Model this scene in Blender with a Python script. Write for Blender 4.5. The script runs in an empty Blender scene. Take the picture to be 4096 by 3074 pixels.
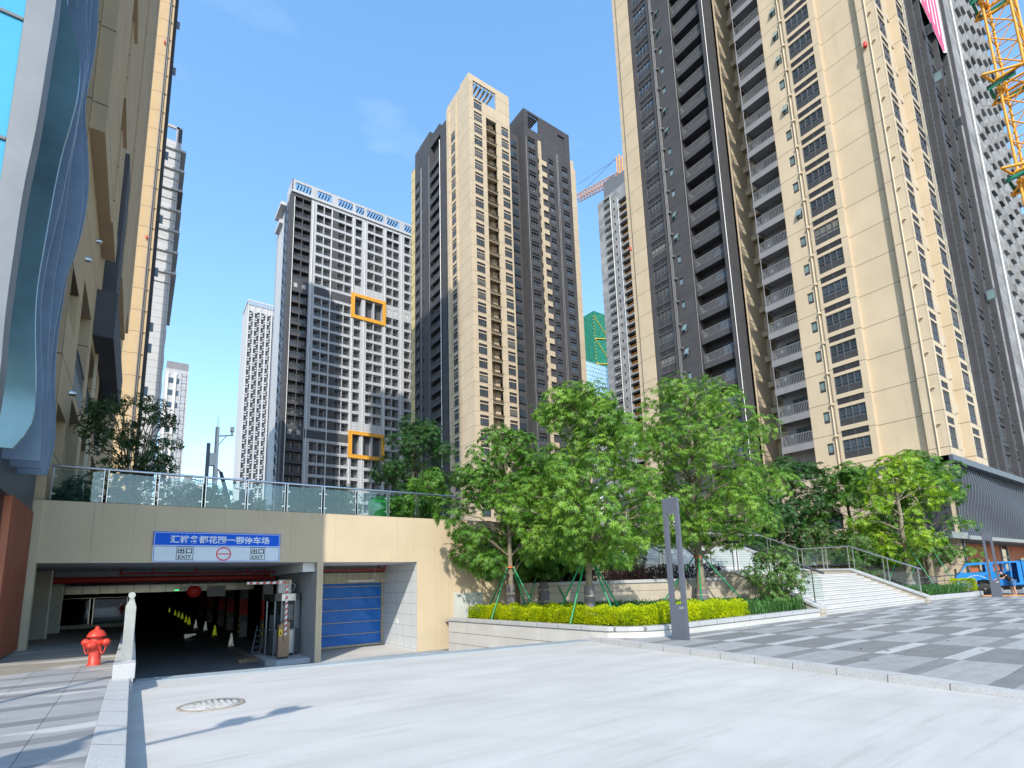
import bpy, bmesh, math, random
from mathutils import Vector, Matrix

# ------------------------------------------------------------------ camera, sky, sun
S = bpy.context.scene
COL = S.collection
# world axes: X runs along the garage front, Y into the buildings, Z up; plaza paving is z = 0
TILT, ROLL, HEAD = math.radians(9.465), math.radians(-1.746), math.radians(35.6)
def to_grid(v):
    A = (math.cos(HEAD), math.sin(HEAD)); N = (-math.sin(HEAD), math.cos(HEAD))
    return Vector((v[0]*A[0]+v[1]*A[1], v[0]*N[0]+v[1]*N[1], v[2]))
_r0 = Vector((1, 0, 0)); _u0 = Vector((0, -math.sin(TILT), math.cos(TILT))); _f = Vector((0, math.cos(TILT), math.sin(TILT)))
_R = math.cos(ROLL)*_r0+math.sin(ROLL)*_u0; _U = -math.sin(ROLL)*_r0+math.cos(ROLL)*_u0
cam_d = bpy.data.cameras.new("Camera"); cam = bpy.data.objects.new("Camera", cam_d); COL.objects.link(cam)
_m = Matrix((to_grid(_R), to_grid(_U), -to_grid(_f))).transposed().to_4x4(); _m.translation = Vector((0, 0, 1.65))
cam.matrix_world = _m
cam_d.sensor_width = 36.0; cam_d.lens = 36.0*2101.5/4096.0; cam_d.shift_y = 441.0/4096.0
cam_d.clip_start = 0.1; cam_d.clip_end = 5000
S.camera = cam
S.view_settings.view_transform = 'Standard'; S.view_settings.look = 'None'
S.view_settings.exposure = EXPOSURE = 1.40; S.view_settings.gamma = 1.0; S.view_settings.use_curve_mapping = False
SUN_AZ, SUN_EL = math.radians(52.0), math.radians(39.6)     # light travels towards (cos, sin) of SUN_AZ
sun_d = bpy.data.lights.new("Sun", 'SUN'); sun = bpy.data.objects.new("Sun", sun_d); COL.objects.link(sun)
sun_d.energy = 2.0; sun_d.angle = math.radians(0.53); sun_d.color = (1.0, 0.93, 0.82)
sun.rotation_euler = Vector((math.cos(SUN_AZ)*math.cos(SUN_EL), math.sin(SUN_AZ)*math.cos(SUN_EL), -math.sin(SUN_EL))).to_track_quat('-Z', 'Y').to_euler()
sun.location = (-60, -80, 90)
W = bpy.data.worlds.new("World"); S.world = W; W.use_nodes = True
nt = W.node_tree; nt.nodes.clear()
def wn(t, **k):
    n = nt.nodes.new(t)
    for a, b in k.items(): setattr(n, a, b)
    return n
sky = wn('ShaderNodeTexSky', sky_type='NISHITA'); sky.sun_disc = False
sky.sun_elevation = SUN_EL; sky.sun_rotation = math.atan2(-math.cos(SUN_AZ), -math.sin(SUN_AZ))
sky.altitude = 0; sky.air_density = 1.25; sky.dust_density = 0.45; sky.ozone_density = 2.2
hs = wn('ShaderNodeHueSaturation'); hs.inputs['Saturation'].default_value = 1.34; hs.inputs['Value'].default_value = 1.22
tc = wn('ShaderNodeTexCoord'); mp = wn('ShaderNodeMapping'); mp.inputs['Scale'].default_value = (1.6, 1.6, 4.2)
ns = wn('ShaderNodeTexNoise'); ns.inputs['Scale'].default_value = 1.7; ns.inputs['Detail'].default_value = 7; ns.inputs['Roughness'].default_value = 0.55
cr = wn('ShaderNodeValToRGB'); cr.color_ramp.elements[0].position = 0.54; cr.color_ramp.elements[1].position = 1.0; cr.color_ramp.elements[1].color = (.16,.16,.16,1)
mx = wn('ShaderNodeMixRGB'); mx.inputs['Color2'].default_value = (8.2, 8.6, 9.0, 1)
bg = wn('ShaderNodeBackground'); bg.inputs['Strength'].default_value = 0.15
out = wn('ShaderNodeOutputWorld')
L = nt.links.new
gm = wn('ShaderNodeGamma'); gm.inputs['Gamma'].default_value = .76; L(sky.outputs[0], gm.inputs['Color']); L(gm.outputs[0], hs.inputs['Color']); L(tc.outputs['Generated'], mp.inputs['Vector']); L(mp.outputs[0], ns.inputs['Vector'])
L(ns.outputs['Fac'], cr.inputs[0]); L(cr.outputs[0], mx.inputs['Fac']); L(hs.outputs[0], mx.inputs['Color1']); L(mx.outputs[0], bg.inputs[0]); L(bg.outputs[0], out.inputs[0])

# ------------------------------------------------------------------ helpers
RNG = random.Random(11)
class MB:
    """collects faces and links them as one mesh object"""
    def __init__(s): s.v = []; s.f = []; s.m = []; s.sm = []; s.xf = None
    def add(s, pts, faces, m=0, smooth=False):
        b = len(s.v)
        if s.xf is not None: pts = [tuple(s.xf @ Vector(p)) for p in pts]
        s.v.extend([tuple(p) for p in pts])
        for f in faces:
            s.f.append(tuple(b+i for i in f)); s.m.append(m); s.sm.append(smooth)
    def box(s, x0, x1, y0, y1, z0, z1, m=0):
        if x0 > x1: x0, x1 = x1, x0
        if y0 > y1: y0, y1 = y1, y0
        if z0 > z1: z0, z1 = z1, z0
        s.add([(x0,y0,z0),(x1,y0,z0),(x1,y1,z0),(x0,y1,z0),(x0,y0,z1),(x1,y0,z1),(x1,y1,z1),(x0,y1,z1)],
              [(0,3,2,1),(4,5,6,7),(0,1,5,4),(1,2,6,5),(2,3,7,6),(3,0,4,7)], m)
    def quad(s, a, b, c, d, m=0): s.add([a,b,c,d], [(0,1,2,3)], m)
    def prism(s, poly, axis, d0, d1, m=0, smooth=False):
        n = len(poly)
        def P(p, d): return {'x': (d,p[0],p[1]), 'y': (p[0],d,p[1]), 'z': (p[0],p[1],d)}[axis]
        pts = [P(p,d0) for p in poly]+[P(p,d1) for p in poly]
        s.add(pts, [tuple(range(n)), tuple(range(2*n-1, n-1, -1))], m)
        s.add(pts, [(i, n+i, n+(i+1)%n, (i+1)%n) for i in range(n)], m, smooth)
    def tube(s, pts, r, seg=8, m=0, cap=True, smooth=True):
        pts = [Vector(p) for p in pts]; n = len(pts); rr = r if isinstance(r, (list, tuple)) else [r]*n
        V = []; up = None
        for i, p in enumerate(pts):
            t = (pts[min(i+1,n-1)]-pts[max(i-1,0)]).normalized()
            if up is None: up = Vector((0,0,1)) if abs(t.z) < .9 else Vector((1,0,0))
            a = t.cross(up).normalized(); b = a.cross(t).normalized(); up = b
            for k in range(seg):
                w = 2*math.pi*k/seg; V.append(p+a*math.cos(w)*rr[i]+b*math.sin(w)*rr[i])
        F = [(i*seg+k, i*seg+(k+1)%seg, (i+1)*seg+(k+1)%seg, (i+1)*seg+k) for i in range(n-1) for k in range(seg)]
        s.add(V, F, m, smooth)
        if cap: s.add(V, [tuple(range(seg-1,-1,-1)), tuple((n-1)*seg+k for k in range(seg))], m)
    def lathe(s, prof, c=(0,0,0), seg=20, m=0, axis='z', smooth=True):
        V = []
        for r, h in prof:
            for k in range(seg):
                w = 2*math.pi*k/seg; x, y = r*math.cos(w), r*math.sin(w)
                p = {'z': (x,y,h), 'y': (x,h,y), 'x': (h,x,y)}[axis]
                V.append((p[0]+c[0], p[1]+c[1], p[2]+c[2]))
        n = len(prof)
        s.add(V, [(i*seg+k, i*seg+(k+1)%seg, (i+1)*seg+(k+1)%seg, (i+1)*seg+k) for i in range(n-1) for k in range(seg)], m, smooth)
        s.add(V, [tuple(range(seg-1,-1,-1)), tuple((n-1)*seg+k for k in range(seg))], m)
    def build(s, name, mats, parent=None, w=True, mesh_only=False):
        me = bpy.data.meshes.new(name)
        off = Vector((0,0,0))
        if parent is not None and w:
            p = parent
            while p is not None: off += p.location; p = p.parent
        vs = s.v if off.length == 0 else [(x-off.x, y-off.y, z-off.z) for x, y, z in s.v]
        me.from_pydata(vs, [], s.f)
        if not isinstance(mats, (list, tuple)): mats = [mats]
        for m in mats: me.materials.append(m)
        me.polygons.foreach_set('material_index', s.m); me.polygons.foreach_set('use_smooth', s.sm)
        me.update()
        if mesh_only: return me
        return link(me, name, parent)
def link(me, name, parent=None, loc=None):
    o = bpy.data.objects.new(name, me); COL.objects.link(o)
    if parent is not None: o.parent = parent
    if loc is not None: o.location = loc
    return o
def bevel(o, w, seg=2, ang=40):
    b = o.modifiers.new('Bevel', 'BEVEL'); b.width = w; b.segments = seg; b.limit_method = 'ANGLE'; b.angle_limit = math.radians(ang); return o
def tag(o, label, cat, group=None, kind=None):
    o['label'] = label; o['category'] = cat
    if group: o['group'] = group
    if kind: o['kind'] = kind
    return o
def thing(name, label, cat, loc=(0,0,0), rot=0.0, group=None):
    o = bpy.data.objects.new(name, None); COL.objects.link(o); o.location = loc; o.rotation_euler = (0,0,rot); o.empty_display_size = .2
    return tag(o, label, cat, group)
def struct(o, kind='structure', label=None, cat=None):
    o['kind'] = kind
    if label: o['label'] = label
    if cat: o['category'] = cat
    return o
def copy_tree(o, parent=None):
    c = o.copy(); COL.objects.link(c)
    if parent is not None: c.parent = parent
    for ch in list(o.children): copy_tree(ch, c)
    return c
class Fac:
    """a facade frame: origin, direction along the wall, outward normal"""
    def __init__(s, org, U, N): s.o = Vector(org); s.U = Vector(U); s.N = Vector(N)
    def p(s, u, z, d=0.0):
        q = s.o+s.U*u+s.N*d; return (q.x, q.y, q.z+z)
    def box(s, mb, u0, u1, z0, z1, d0, d1, m=0):
        P = s.p
        mb.add([P(u0,z0,d0),P(u1,z0,d0),P(u1,z0,d1),P(u0,z0,d1),P(u0,z1,d0),P(u1,z1,d0),P(u1,z1,d1),P(u0,z1,d1)],
               [(0,3,2,1),(4,5,6,7),(0,1,5,4),(1,2,6,5),(2,3,7,6),(3,0,4,7)], m)
    def wall(s, mb, u0, u1, z0, z1, holes, depth=.25, m=0, mr=None, d=0.0):
        us = sorted({u0,u1}|{h[0] for h in holes}|{h[1] for h in holes}); us = [u for u in us if u0 <= u <= u1]
        P = s.p
        for a, b in zip(us, us[1:]):
            c = (a+b)/2; hs_ = sorted([(max(h[2],z0), min(h[3],z1)) for h in holes if h[0] < c < h[1] and h[3] > z0 and h[2] < z1])
            z = z0
            for q0, q1 in hs_+[(z1, z1)]:
                if q0 > z+1e-5: mb.quad(P(a,z,d), P(b,z,d), P(b,q0,d), P(a,q0,d), m)
                z = max(z, q1)
        mr = m if mr is None else mr
        for h in holes:
            a, b, q0, q1 = h[0], h[1], max(h[2],z0), min(h[3],z1)
            if q1 <= q0: continue
            mb.quad(P(a,q0,d), P(a,q0,d-depth), P(a,q1,d-depth), P(a,q1,d), mr); mb.quad(P(b,q0,d), P(b,q1,d), P(b,q1,d-depth), P(b,q0,d-depth), mr)
            mb.quad(P(a,q0,d), P(b,q0,d), P(b,q0,d-depth), P(a,q0,d-depth), mr); mb.quad(P(a,q1,d), P(a,q1,d-depth), P(b,q1,d-depth), P(b,q1,d), mr)
def FB(a, n0=0.0): return Fac((a, n0, 0), (0,1,0), (-1,0,0))     # wall facing -X, u = Y
def FC(n, a0=0.0): return Fac((a0, n, 0), (1,0,0), (0,-1,0))     # wall facing -Y, u = X
def FE(a, n0=0.0): return Fac((a, n0, 0), (0,1,0), (1,0,0))      # wall facing +X

# ------------------------------------------------------------------ materials
def mat(name, col, rough=.6, metal=0.0, var=.10, scale=3.0, bump=0.0, bscale=40.0, spec=.5, seam=None, vseam=None, streak=0.0, sscale=26, emit=None, stretch=(1,1,1), fine=0.0):
    """procedural principled surface: colour noise, optional panel seams (period, offset, width), streaks and grain"""
    m = bpy.data.materials.new(name); m.use_nodes = True; t = m.node_tree; N = t.nodes; K = t.links.new
    b = N['Principled BSDF']; b.inputs['Roughness'].default_value = rough; b.inputs['Metallic'].default_value = metal
    b.inputs['Specular IOR Level'].default_value = spec
    g = N.new('ShaderNodeNewGeometry'); mp = N.new('ShaderNodeMapping'); mp.inputs['Scale'].default_value = stretch
    K(g.outputs['Position'], mp.inputs['Vector'])
    n = N.new('ShaderNodeTexNoise'); n.inputs['Scale'].default_value = scale; n.inputs['Detail'].default_value = 6; n.inputs['Roughness'].default_value = .6
    K(mp.outputs[0], n.inputs['Vector'])
    r = N.new('ShaderNodeMapRange'); r.inputs['From Min'].default_value = .3; r.inputs['From Max'].default_value = .7
    r.inputs['To Min'].default_value = 1-var; r.inputs['To Max'].default_value = 1+var
    K(n.outputs['Fac'], r.inputs['Value']); cur = r.outputs[0]
    def mul(a, bb):
        q = N.new('ShaderNodeMath'); q.operation = 'MULTIPLY'; K(a, q.inputs[0])
        if hasattr(bb, 'links'): K(bb, q.inputs[1])
        else: q.inputs[1].default_value = bb
        return q.outputs[0]
    if fine:
        n2 = N.new('ShaderNodeTexNoise'); n2.inputs['Scale'].default_value = 60; n2.inputs['Detail'].default_value = 3
        K(g.outputs['Position'], n2.inputs['Vector']); r2 = N.new('ShaderNodeMapRange'); r2.inputs['From Min'].default_value = .3; r2.inputs['From Max'].default_value = .7
        r2.inputs['To Min'].default_value = 1-fine; r2.inputs['To Max'].default_value = 1+fine; K(n2.outputs['Fac'], r2.inputs['Value']); cur = mul(cur, r2.outputs[0])
    if streak:
        m2 = N.new('ShaderNodeMapping'); m2.inputs['Scale'].default_value = (sscale, sscale, .07); K(g.outputs['Position'], m2.inputs['Vector'])
        n3 = N.new('ShaderNodeTexNoise'); n3.inputs['Scale'].default_value = 1.0; n3.inputs['Detail'].default_value = 5; K(m2.outputs[0], n3.inputs['Vector'])
        r3 = N.new('ShaderNodeMapRange'); r3.inputs['From Min'].default_value = .58; r3.inputs['From Max'].default_value = .72; r3.inputs['To Min'].default_value = 1.0; r3.inputs['To Max'].default_value = 1-streak
        K(n3.outputs['Fac'], r3.inputs['Value']); cur = mul(cur, r3.outputs[0])
    sep = None
    for sm_, ax in ((seam, 'Z'), (vseam, None)):
        if not sm_: continue
        if sep is None: sep = N.new('ShaderNodeSeparateXYZ'); K(g.outputs['Position'], sep.inputs[0])
        src = sep.outputs['Z']
        if ax is None:
            q = N.new('ShaderNodeMath'); q.operation = 'ADD'; K(sep.outputs['X'], q.inputs[0]); K(sep.outputs['Y'], q.inputs[1]); src = q.outputs[0]
        a1 = N.new('ShaderNodeMath'); a1.operation = 'SUBTRACT'; K(src, a1.inputs[0]); a1.inputs[1].default_value = sm_[1]-sm_[2]/2
        a2 = N.new('ShaderNodeMath'); a2.operation = 'FLOORED_MODULO'; K(a1.outputs[0], a2.inputs[0]); a2.inputs[1].default_value = sm_[0]
        a3 = N.new('ShaderNodeMath'); a3.operation = 'GREATER_THAN'; K(a2.outputs[0], a3.inputs[0]); a3.inputs[1].default_value = sm_[2]
        a4 = N.new('ShaderNodeMapRange'); K(a3.outputs[0], a4.inputs['Value']); a4.inputs['To Min'].default_value = .35; a4.inputs['To Max'].default_value = 1
        cur = mul(cur, a4.outputs[0])
    c = N.new('ShaderNodeMixRGB'); c.blend_type = 'MULTIPLY'; c.inputs['Fac'].default_value = 1; c.inputs['Color1'].default_value = (*col, 1)
    K(cur, c.inputs['Color2']); K(c.outputs[0], b.inputs['Base Color'])
    if bump:
        bn = N.new('ShaderNodeTexNoise'); bn.inputs['Scale'].default_value = bscale; bn.inputs['Detail'].default_value = 4; K(g.outputs['Position'], bn.inputs['Vector'])
        bp = N.new('ShaderNodeBump'); bp.inputs['Strength'].default_value = bump; bp.inputs['Distance'].default_value = .02; K(bn.outputs['Fac'], bp.inputs['Height']); K(bp.outputs[0], b.inputs['Normal'])
    if emit: b.inputs['Emission Color'].default_value = (*emit[:3], 1); b.inputs['Emission Strength'].default_value = emit[3]
    return m
def leaf_mat(name, c1, c2, trans=.3, rough=.45):
    m = bpy.data.materials.new(name); m.use_nodes = True; t = m.node_tree; N = t.nodes; K = t.links.new
    b = N['Principled BSDF']; b.inputs['Roughness'].default_value = rough; b.inputs['Specular IOR Level'].default_value = .35
    g = N.new('ShaderNodeNewGeometry'); n = N.new('ShaderNodeTexNoise'); n.inputs['Scale'].default_value = 1.3; n.inputs['Detail'].default_value = 3
    K(g.outputs['Position'], n.inputs['Vector'])
    a = N.new('ShaderNodeMath'); a.operation = 'MULTIPLY_ADD'; K(g.outputs['Random Per Island'], a.inputs[0]); a.inputs[1].default_value = .55
    r = N.new('ShaderNodeMapRange'); r.inputs['From Min'].default_value = .33; r.inputs['From Max'].default_value = .68; r.inputs['To Min'].default_value = -.1; r.inputs['To Max'].default_value = .55
    K(n.outputs['Fac'], r.inputs['Value']); K(r.outputs[0], a.inputs[2])
    mx = N.new('ShaderNodeMixRGB'); mx.inputs['Color1'].default_value = (*c1, 1); mx.inputs['Color2'].default_value = (*c2, 1); K(a.outputs[0], mx.inputs['Fac'])
    K(mx.outputs[0], b.inputs['Base Color'])
    tr = N.new('ShaderNodeBsdfTranslucent'); K(mx.outputs[0], tr.inputs['Color'])
    ms = N.new('ShaderNodeMixShader'); ms.inputs['Fac'].default_value = trans; K(b.outputs[0], ms.inputs[1]); K(tr.outputs[0], ms.inputs[2]); K(ms.outputs[0], N['Material Output'].inputs['Surface'])
    return m
def clear_glass(name, tint=(.78,.90,.88), refl=.5):
    m = bpy.data.materials.new(name); m.use_nodes = True; t = m.node_tree; N = t.nodes; K = t.links.new
    N.remove(N['Principled BSDF'])
    tr = N.new('ShaderNodeBsdfTransparent'); tr.inputs['Color'].default_value = (*tint, 1)
    gl = N.new('ShaderNodeBsdfGlossy'); gl.inputs['Roughness'].default_value = .02; gl.inputs['Color'].default_value = (.9,.97,1,1)
    fr = N.new('ShaderNodeFresnel'); fr.inputs['IOR'].default_value = 1.45
    ad = N.new('ShaderNodeMath'); ad.operation = 'MULTIPLY_ADD'; ad.inputs[1].default_value = refl*1.6; ad.inputs[2].default_value = refl*.08; K(fr.outputs[0], ad.inputs[0])
    ms = N.new('ShaderNodeMixShader'); K(ad.outputs[0], ms.inputs['Fac']); K(tr.outputs[0], ms.inputs[1]); K(gl.outputs[0], ms.inputs[2]); K(ms.outputs[0], N['Material Output'].inputs['Surface'])
    return m
CREAM = (.53,.44,.315); DARK = (.066,.066,.072)
M = {}
M['cream'] = mat('cream_render', CREAM, .8, var=.07, scale=.35, bump=.25, bscale=60, seam=(3.02, 17.17, .06), spec=.2, streak=.10, sscale=3.2)
M['cream_wall'] = mat('cream_wall_render', (.56,.455,.315), .85, var=.06, scale=.8, bump=.3, bscale=50, streak=.30, spec=.15)
M['cream_plain'] = mat('cream_plain_render', (.53,.44,.32), .85, var=.07, scale=.3, streak=.12, sscale=2.2, seam=(3.0, 1.9, .07), bump=.2, bscale=50, spec=.15)
M['cream_panel'] = mat('cream_panel_render', (.55,.46,.34), .8, var=.05, scale=.7, seam=(1.6, 1.9, .05), vseam=(4.0, 0, .04), spec=.2)
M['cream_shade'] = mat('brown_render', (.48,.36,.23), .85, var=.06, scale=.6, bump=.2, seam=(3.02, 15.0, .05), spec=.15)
M['dark'] = mat('charcoal_render', DARK, .75, var=.14, scale=.35, streak=.2, sscale=3, bump=.2, bscale=50, seam=(3.02, 17.17, .05), spec=.3)
M['dark_plain'] = mat('charcoal_plain', (.070,.070,.078), .7, var=.1, scale=1, spec=.3)
M['grey_render'] = mat('grey_render', (.22,.22,.23), .75, var=.08, scale=1)
M['frame'] = mat('window_frame_grey', (.10,.104,.112), .45, spec=.5)
M['glass'] = mat('window_glass', (.035,.05,.066), .06, var=.35, scale=.35, spec=.9)
M['glass2'] = mat('window_glass_sky', (.05,.075,.10), .05, var=.4, scale=.3, spec=1.0)
M['glass3'] = mat('window_glass_curtained', (.17,.165,.15), .25, var=.35, scale=.8, stretch=(4,4,.2), spec=.7)
M['rail_grey'] = mat('rail_grey_paint', (.20,.205,.215), .45)
M['glass_pale'] = mat('vent_window_glass', (.16,.24,.25), .08, var=.3, scale=.5, spec=.9)  # paler glass colour for the vent windows and open sashes
M['louvre'] = mat('louvre_metal', (.07,.07,.078), .5)
M['white_pipe'] = mat('white_pipe', (.7,.7,.68), .4)
M['grey_pipe'] = mat('grey_pipe', (.16,.16,.17), .4)
M['cream_pipe'] = mat('cream_pipe', (.66,.54,.38), .5)
M['white_cream'] = mat('ac_box_white', (.6,.58,.55), .5)
M['black_void'] = mat('dark_interior', (.03,.03,.032), .9, spec=.1)
M['white_panel'] = mat('white_stone_panel', (.45,.46,.485), .6, var=.06, scale=.4, seam=(.76, 102.08, .05), vseam=(1.4, .4, .05), spec=.3)
M['orange'] = mat('orange_panel', (.70,.33,.03), .5, var=.05, vseam=(1.0, 0, .05))
M['white_tile'] = mat('white_facade_panel', (.48,.48,.49), .6, var=.05, scale=.3, seam=(1.2, .3, .05), vseam=(2.0, 0, .05))
M['concrete_dim'] = mat('darker_concrete', (.19,.19,.19), .9, var=.3, scale=1)  # darker concrete colour for the flat window patches
M['concrete_raw'] = mat('raw_concrete', (.27,.27,.27), .85, var=.38, scale=.22, bump=.2, seam=(2.9, .5, .05), spec=.2, fine=.08, stretch=(1,1,2.2))
M['steel'] = mat('brushed_steel', (.55,.55,.55), .28, metal=1.0, var=.08, scale=8)
M['metal_grey'] = mat('grey_metal', (.09,.095,.11), .42, metal=.3, var=.05, spec=.5)
M['metal_mid'] = mat('mid_grey_metal', (.24,.26,.29), .4, metal=.4, var=.05)
M['yellow'] = mat('crane_yellow', (.72,.33,.02), .5, var=.1)
M['net'] = mat('green_safety_net', (.01,.19,.12), .85, var=.4, scale=.5, seam=(1.8, 0, .35))
M['blueglass'] = mat('pale_blue_glass', (.36,.55,.66), .25, var=.12, scale=.08, spec=.6)
M['fin'] = mat('blue_grey_fin_metal', (.19,.265,.36), .42, metal=.2, var=.12, scale=1.4, spec=.6)
M['fin_teal'] = mat('teal_fin_metal', (.17,.30,.35), .22, metal=.3, var=.28, scale=.6, spec=.6)
M['fin_grey'] = mat('grey_end_metal', (.15,.165,.18), .45, metal=.2, var=.12, scale=1.2)
M['curtain'] = mat('curtain_wall_glass', (.05,.33,.50), .06, var=.12, scale=.4, spec=.9)
M['fascia'] = mat('fascia_metal', (.045,.05,.062), .5, metal=.1, var=.08)
M['wood'] = mat('red_brown_slat', (.26,.075,.035), .55, var=.22, scale=2.0, stretch=(6,6,.6))
M['wood2'] = mat('orange_brown_slat', (.42,.12,.04), .6, var=.2, scale=2.0, stretch=(6,6,.5))
M['granite'] = mat('pale_granite', (.42,.42,.42), .6, var=.05, scale=2, fine=.22, vseam=(.9, .2, .02))
M['granite_top'] = mat('cap_granite', (.40,.405,.41), .6, var=.05, scale=2, fine=.18, vseam=(.9, .35, .02))
M['white_stone'] = mat('white_stone', (.50,.485,.46), .65, var=.08, scale=1.2, fine=.10, seam=(.42, .17, .022), streak=.16)
M['stone_beige'] = mat('beige_stone', (.42,.37,.30), .7, var=.12, scale=1.5, streak=.2, seam=(.5, 1.1, .02))
M['step'] = mat('white_step_stone', (.54,.53,.515), .6, var=.08, scale=1.0, fine=.08, streak=.1)
M['soil'] = mat('dark_soil', (.05,.035,.022), .95, var=.3, scale=12)
M['asphalt'] = mat('ground_asphalt', (.06,.06,.06), .9)
M['green_pole'] = mat('green_painted_pole', (.0,.22,.075), .4)
M['orange_tape'] = mat('orange_strap', (.7,.12,.03), .6)
M['bark'] = mat('grey_green_bark', (.22,.19,.13), .9, var=.35, scale=9, bump=.5, bscale=25)
M['bark_dark'] = mat('dark_bark', (.07,.055,.042), .9, var=.3, scale=9, bump=.5, bscale=25)
M['wrap'] = mat('grey_trunk_wrap', (.17,.155,.17), .9, var=.3, scale=12, bump=.9, bscale=22, stretch=(1,1,4))
M['twig'] = mat('twig_bark', (.20,.17,.11), .9)
M['red'] = mat('hydrant_red', (.54,.042,.024), .42, var=.30, scale=22, bump=.15, bscale=60)
M['red_pipe'] = mat('red_pipe', (.33,.02,.018), .45)
M['white_paint'] = mat('white_paint', (.74,.74,.72), .5)
M['black_paint'] = mat('black_paint', (.015,.015,.016), .5)
M['yellow_paint'] = mat('yellow_paint', (.75,.50,.02), .5)
M['red_paint'] = mat('red_paint', (.55,.02,.02), .5)
M['blue_door'] = mat('blue_shutter_cloth', (.004,.13,.50), .45, var=.12, scale=1.6, bump=.6, bscale=2.4)
M['beige_metal'] = mat('beige_metal', (.40,.37,.28), .5, vseam=(.5, .1, .02))
M['tile'] = mat('white_wall_tile', (.60,.63,.63), .35, var=.04, seam=(.45, 0, .012), vseam=(.75, 0, .012))
M['plaster'] = mat('grey_plaster', (.40,.42,.45), .8, var=.06, scale=1.5, bump=.2)
M['ceiling'] = mat('garage_ceiling', (.72,.72,.72), .8)
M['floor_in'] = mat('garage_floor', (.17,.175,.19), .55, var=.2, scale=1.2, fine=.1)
M['duct'] = mat('galvanised_duct', (.35,.37,.36), .35, metal=.9, vseam=(.6, 0, .03))
M['sign_blue'] = mat('sign_blue', (.004,.11,.66), .6, var=.05, spec=.2)
M['sign_white'] = mat('sign_white', (.66,.72,.78), .55, var=.04)
M['sign_red'] = mat('sign_red', (.70,.03,.06), .4)
M['bronze'] = mat('bronze_box', (.30,.19,.12), .4, metal=.3)
M['door_white'] = mat('door_cream_white', (.55,.57,.53), .45, var=.04)
M['door_beige'] = mat('door_beige', (.38,.35,.30), .55)
M['truck'] = mat('blue_truck_paint', (.006,.20,.56), .3, var=.10, scale=3)
M['rubber'] = mat('tyre_rubber', (.035,.033,.032), .8)
M['rim'] = mat('grey_wheel_rim', (.16,.16,.165), .45, metal=.5)
M['skin'] = mat('skin', (.46,.24,.15), .6, var=.05)
M['shirt'] = mat('black_shirt', (.012,.012,.015), .8)
M['jeans'] = mat('blue_denim', (.05,.15,.32), .85, var=.3, scale=14)
M['hair'] = mat('black_hair', (.012,.010,.009), .7)
M['bin'] = mat('green_bin_plastic', (.0,.23,.03), .35)
M['clear'] = clear_glass('railing_glass', (.86,.93,.92), .45)
M['clear2'] = clear_glass('clear_glass', (.90,.95,.94), .35)
M['lamp_post'] = mat('lamp_post_paint', (.085,.095,.125), .45, var=.06, spec=.45)
M['pink'] = mat('pink_banner', (.80,.10,.22), .7)
M['banner_white'] = mat('banner_white', (.8,.75,.75), .7)
M['plank'] = mat('orange_plank', (.55,.25,.08), .6)
M['light_tube'] = mat('light_tube', (.7,.7,.72), .3)
M['green_led'] = mat('green_exit_light', (.0,.2,.05), .4, emit=(.05,1,.25,.9))
M['tarmac_white'] = mat('white_fitting', (.68,.68,.66), .4)
LEAF = {
 'bright': leaf_mat('bright_leaf', (.040,.15,.014), (.25,.43,.05), .36),
 'mid': leaf_mat('mid_leaf', (.030,.12,.012), (.15,.32,.035), .32),
 'deep': leaf_mat('deep_leaf', (.012,.050,.010), (.045,.135,.022), .22),
 'lime': leaf_mat('lime_leaf', (.055,.20,.012), (.36,.52,.02), .36),
 'hedge': leaf_mat('yellow_hedge_leaf', (.30,.47,.010), (.78,.80,.014), .35),
 'strap': leaf_mat('strap_leaf', (.022,.085,.018), (.10,.24,.055), .2),
 'purple': leaf_mat('purple_leaf', (.020,.010,.012), (.06,.03,.034), .15),
 'olive': leaf_mat('olive_leaf', (.02,.055,.012), (.07,.13,.03), .2),
 'shrub': leaf_mat('shrub_leaf', (.03,.10,.015), (.17,.30,.07), .25),
}
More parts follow.
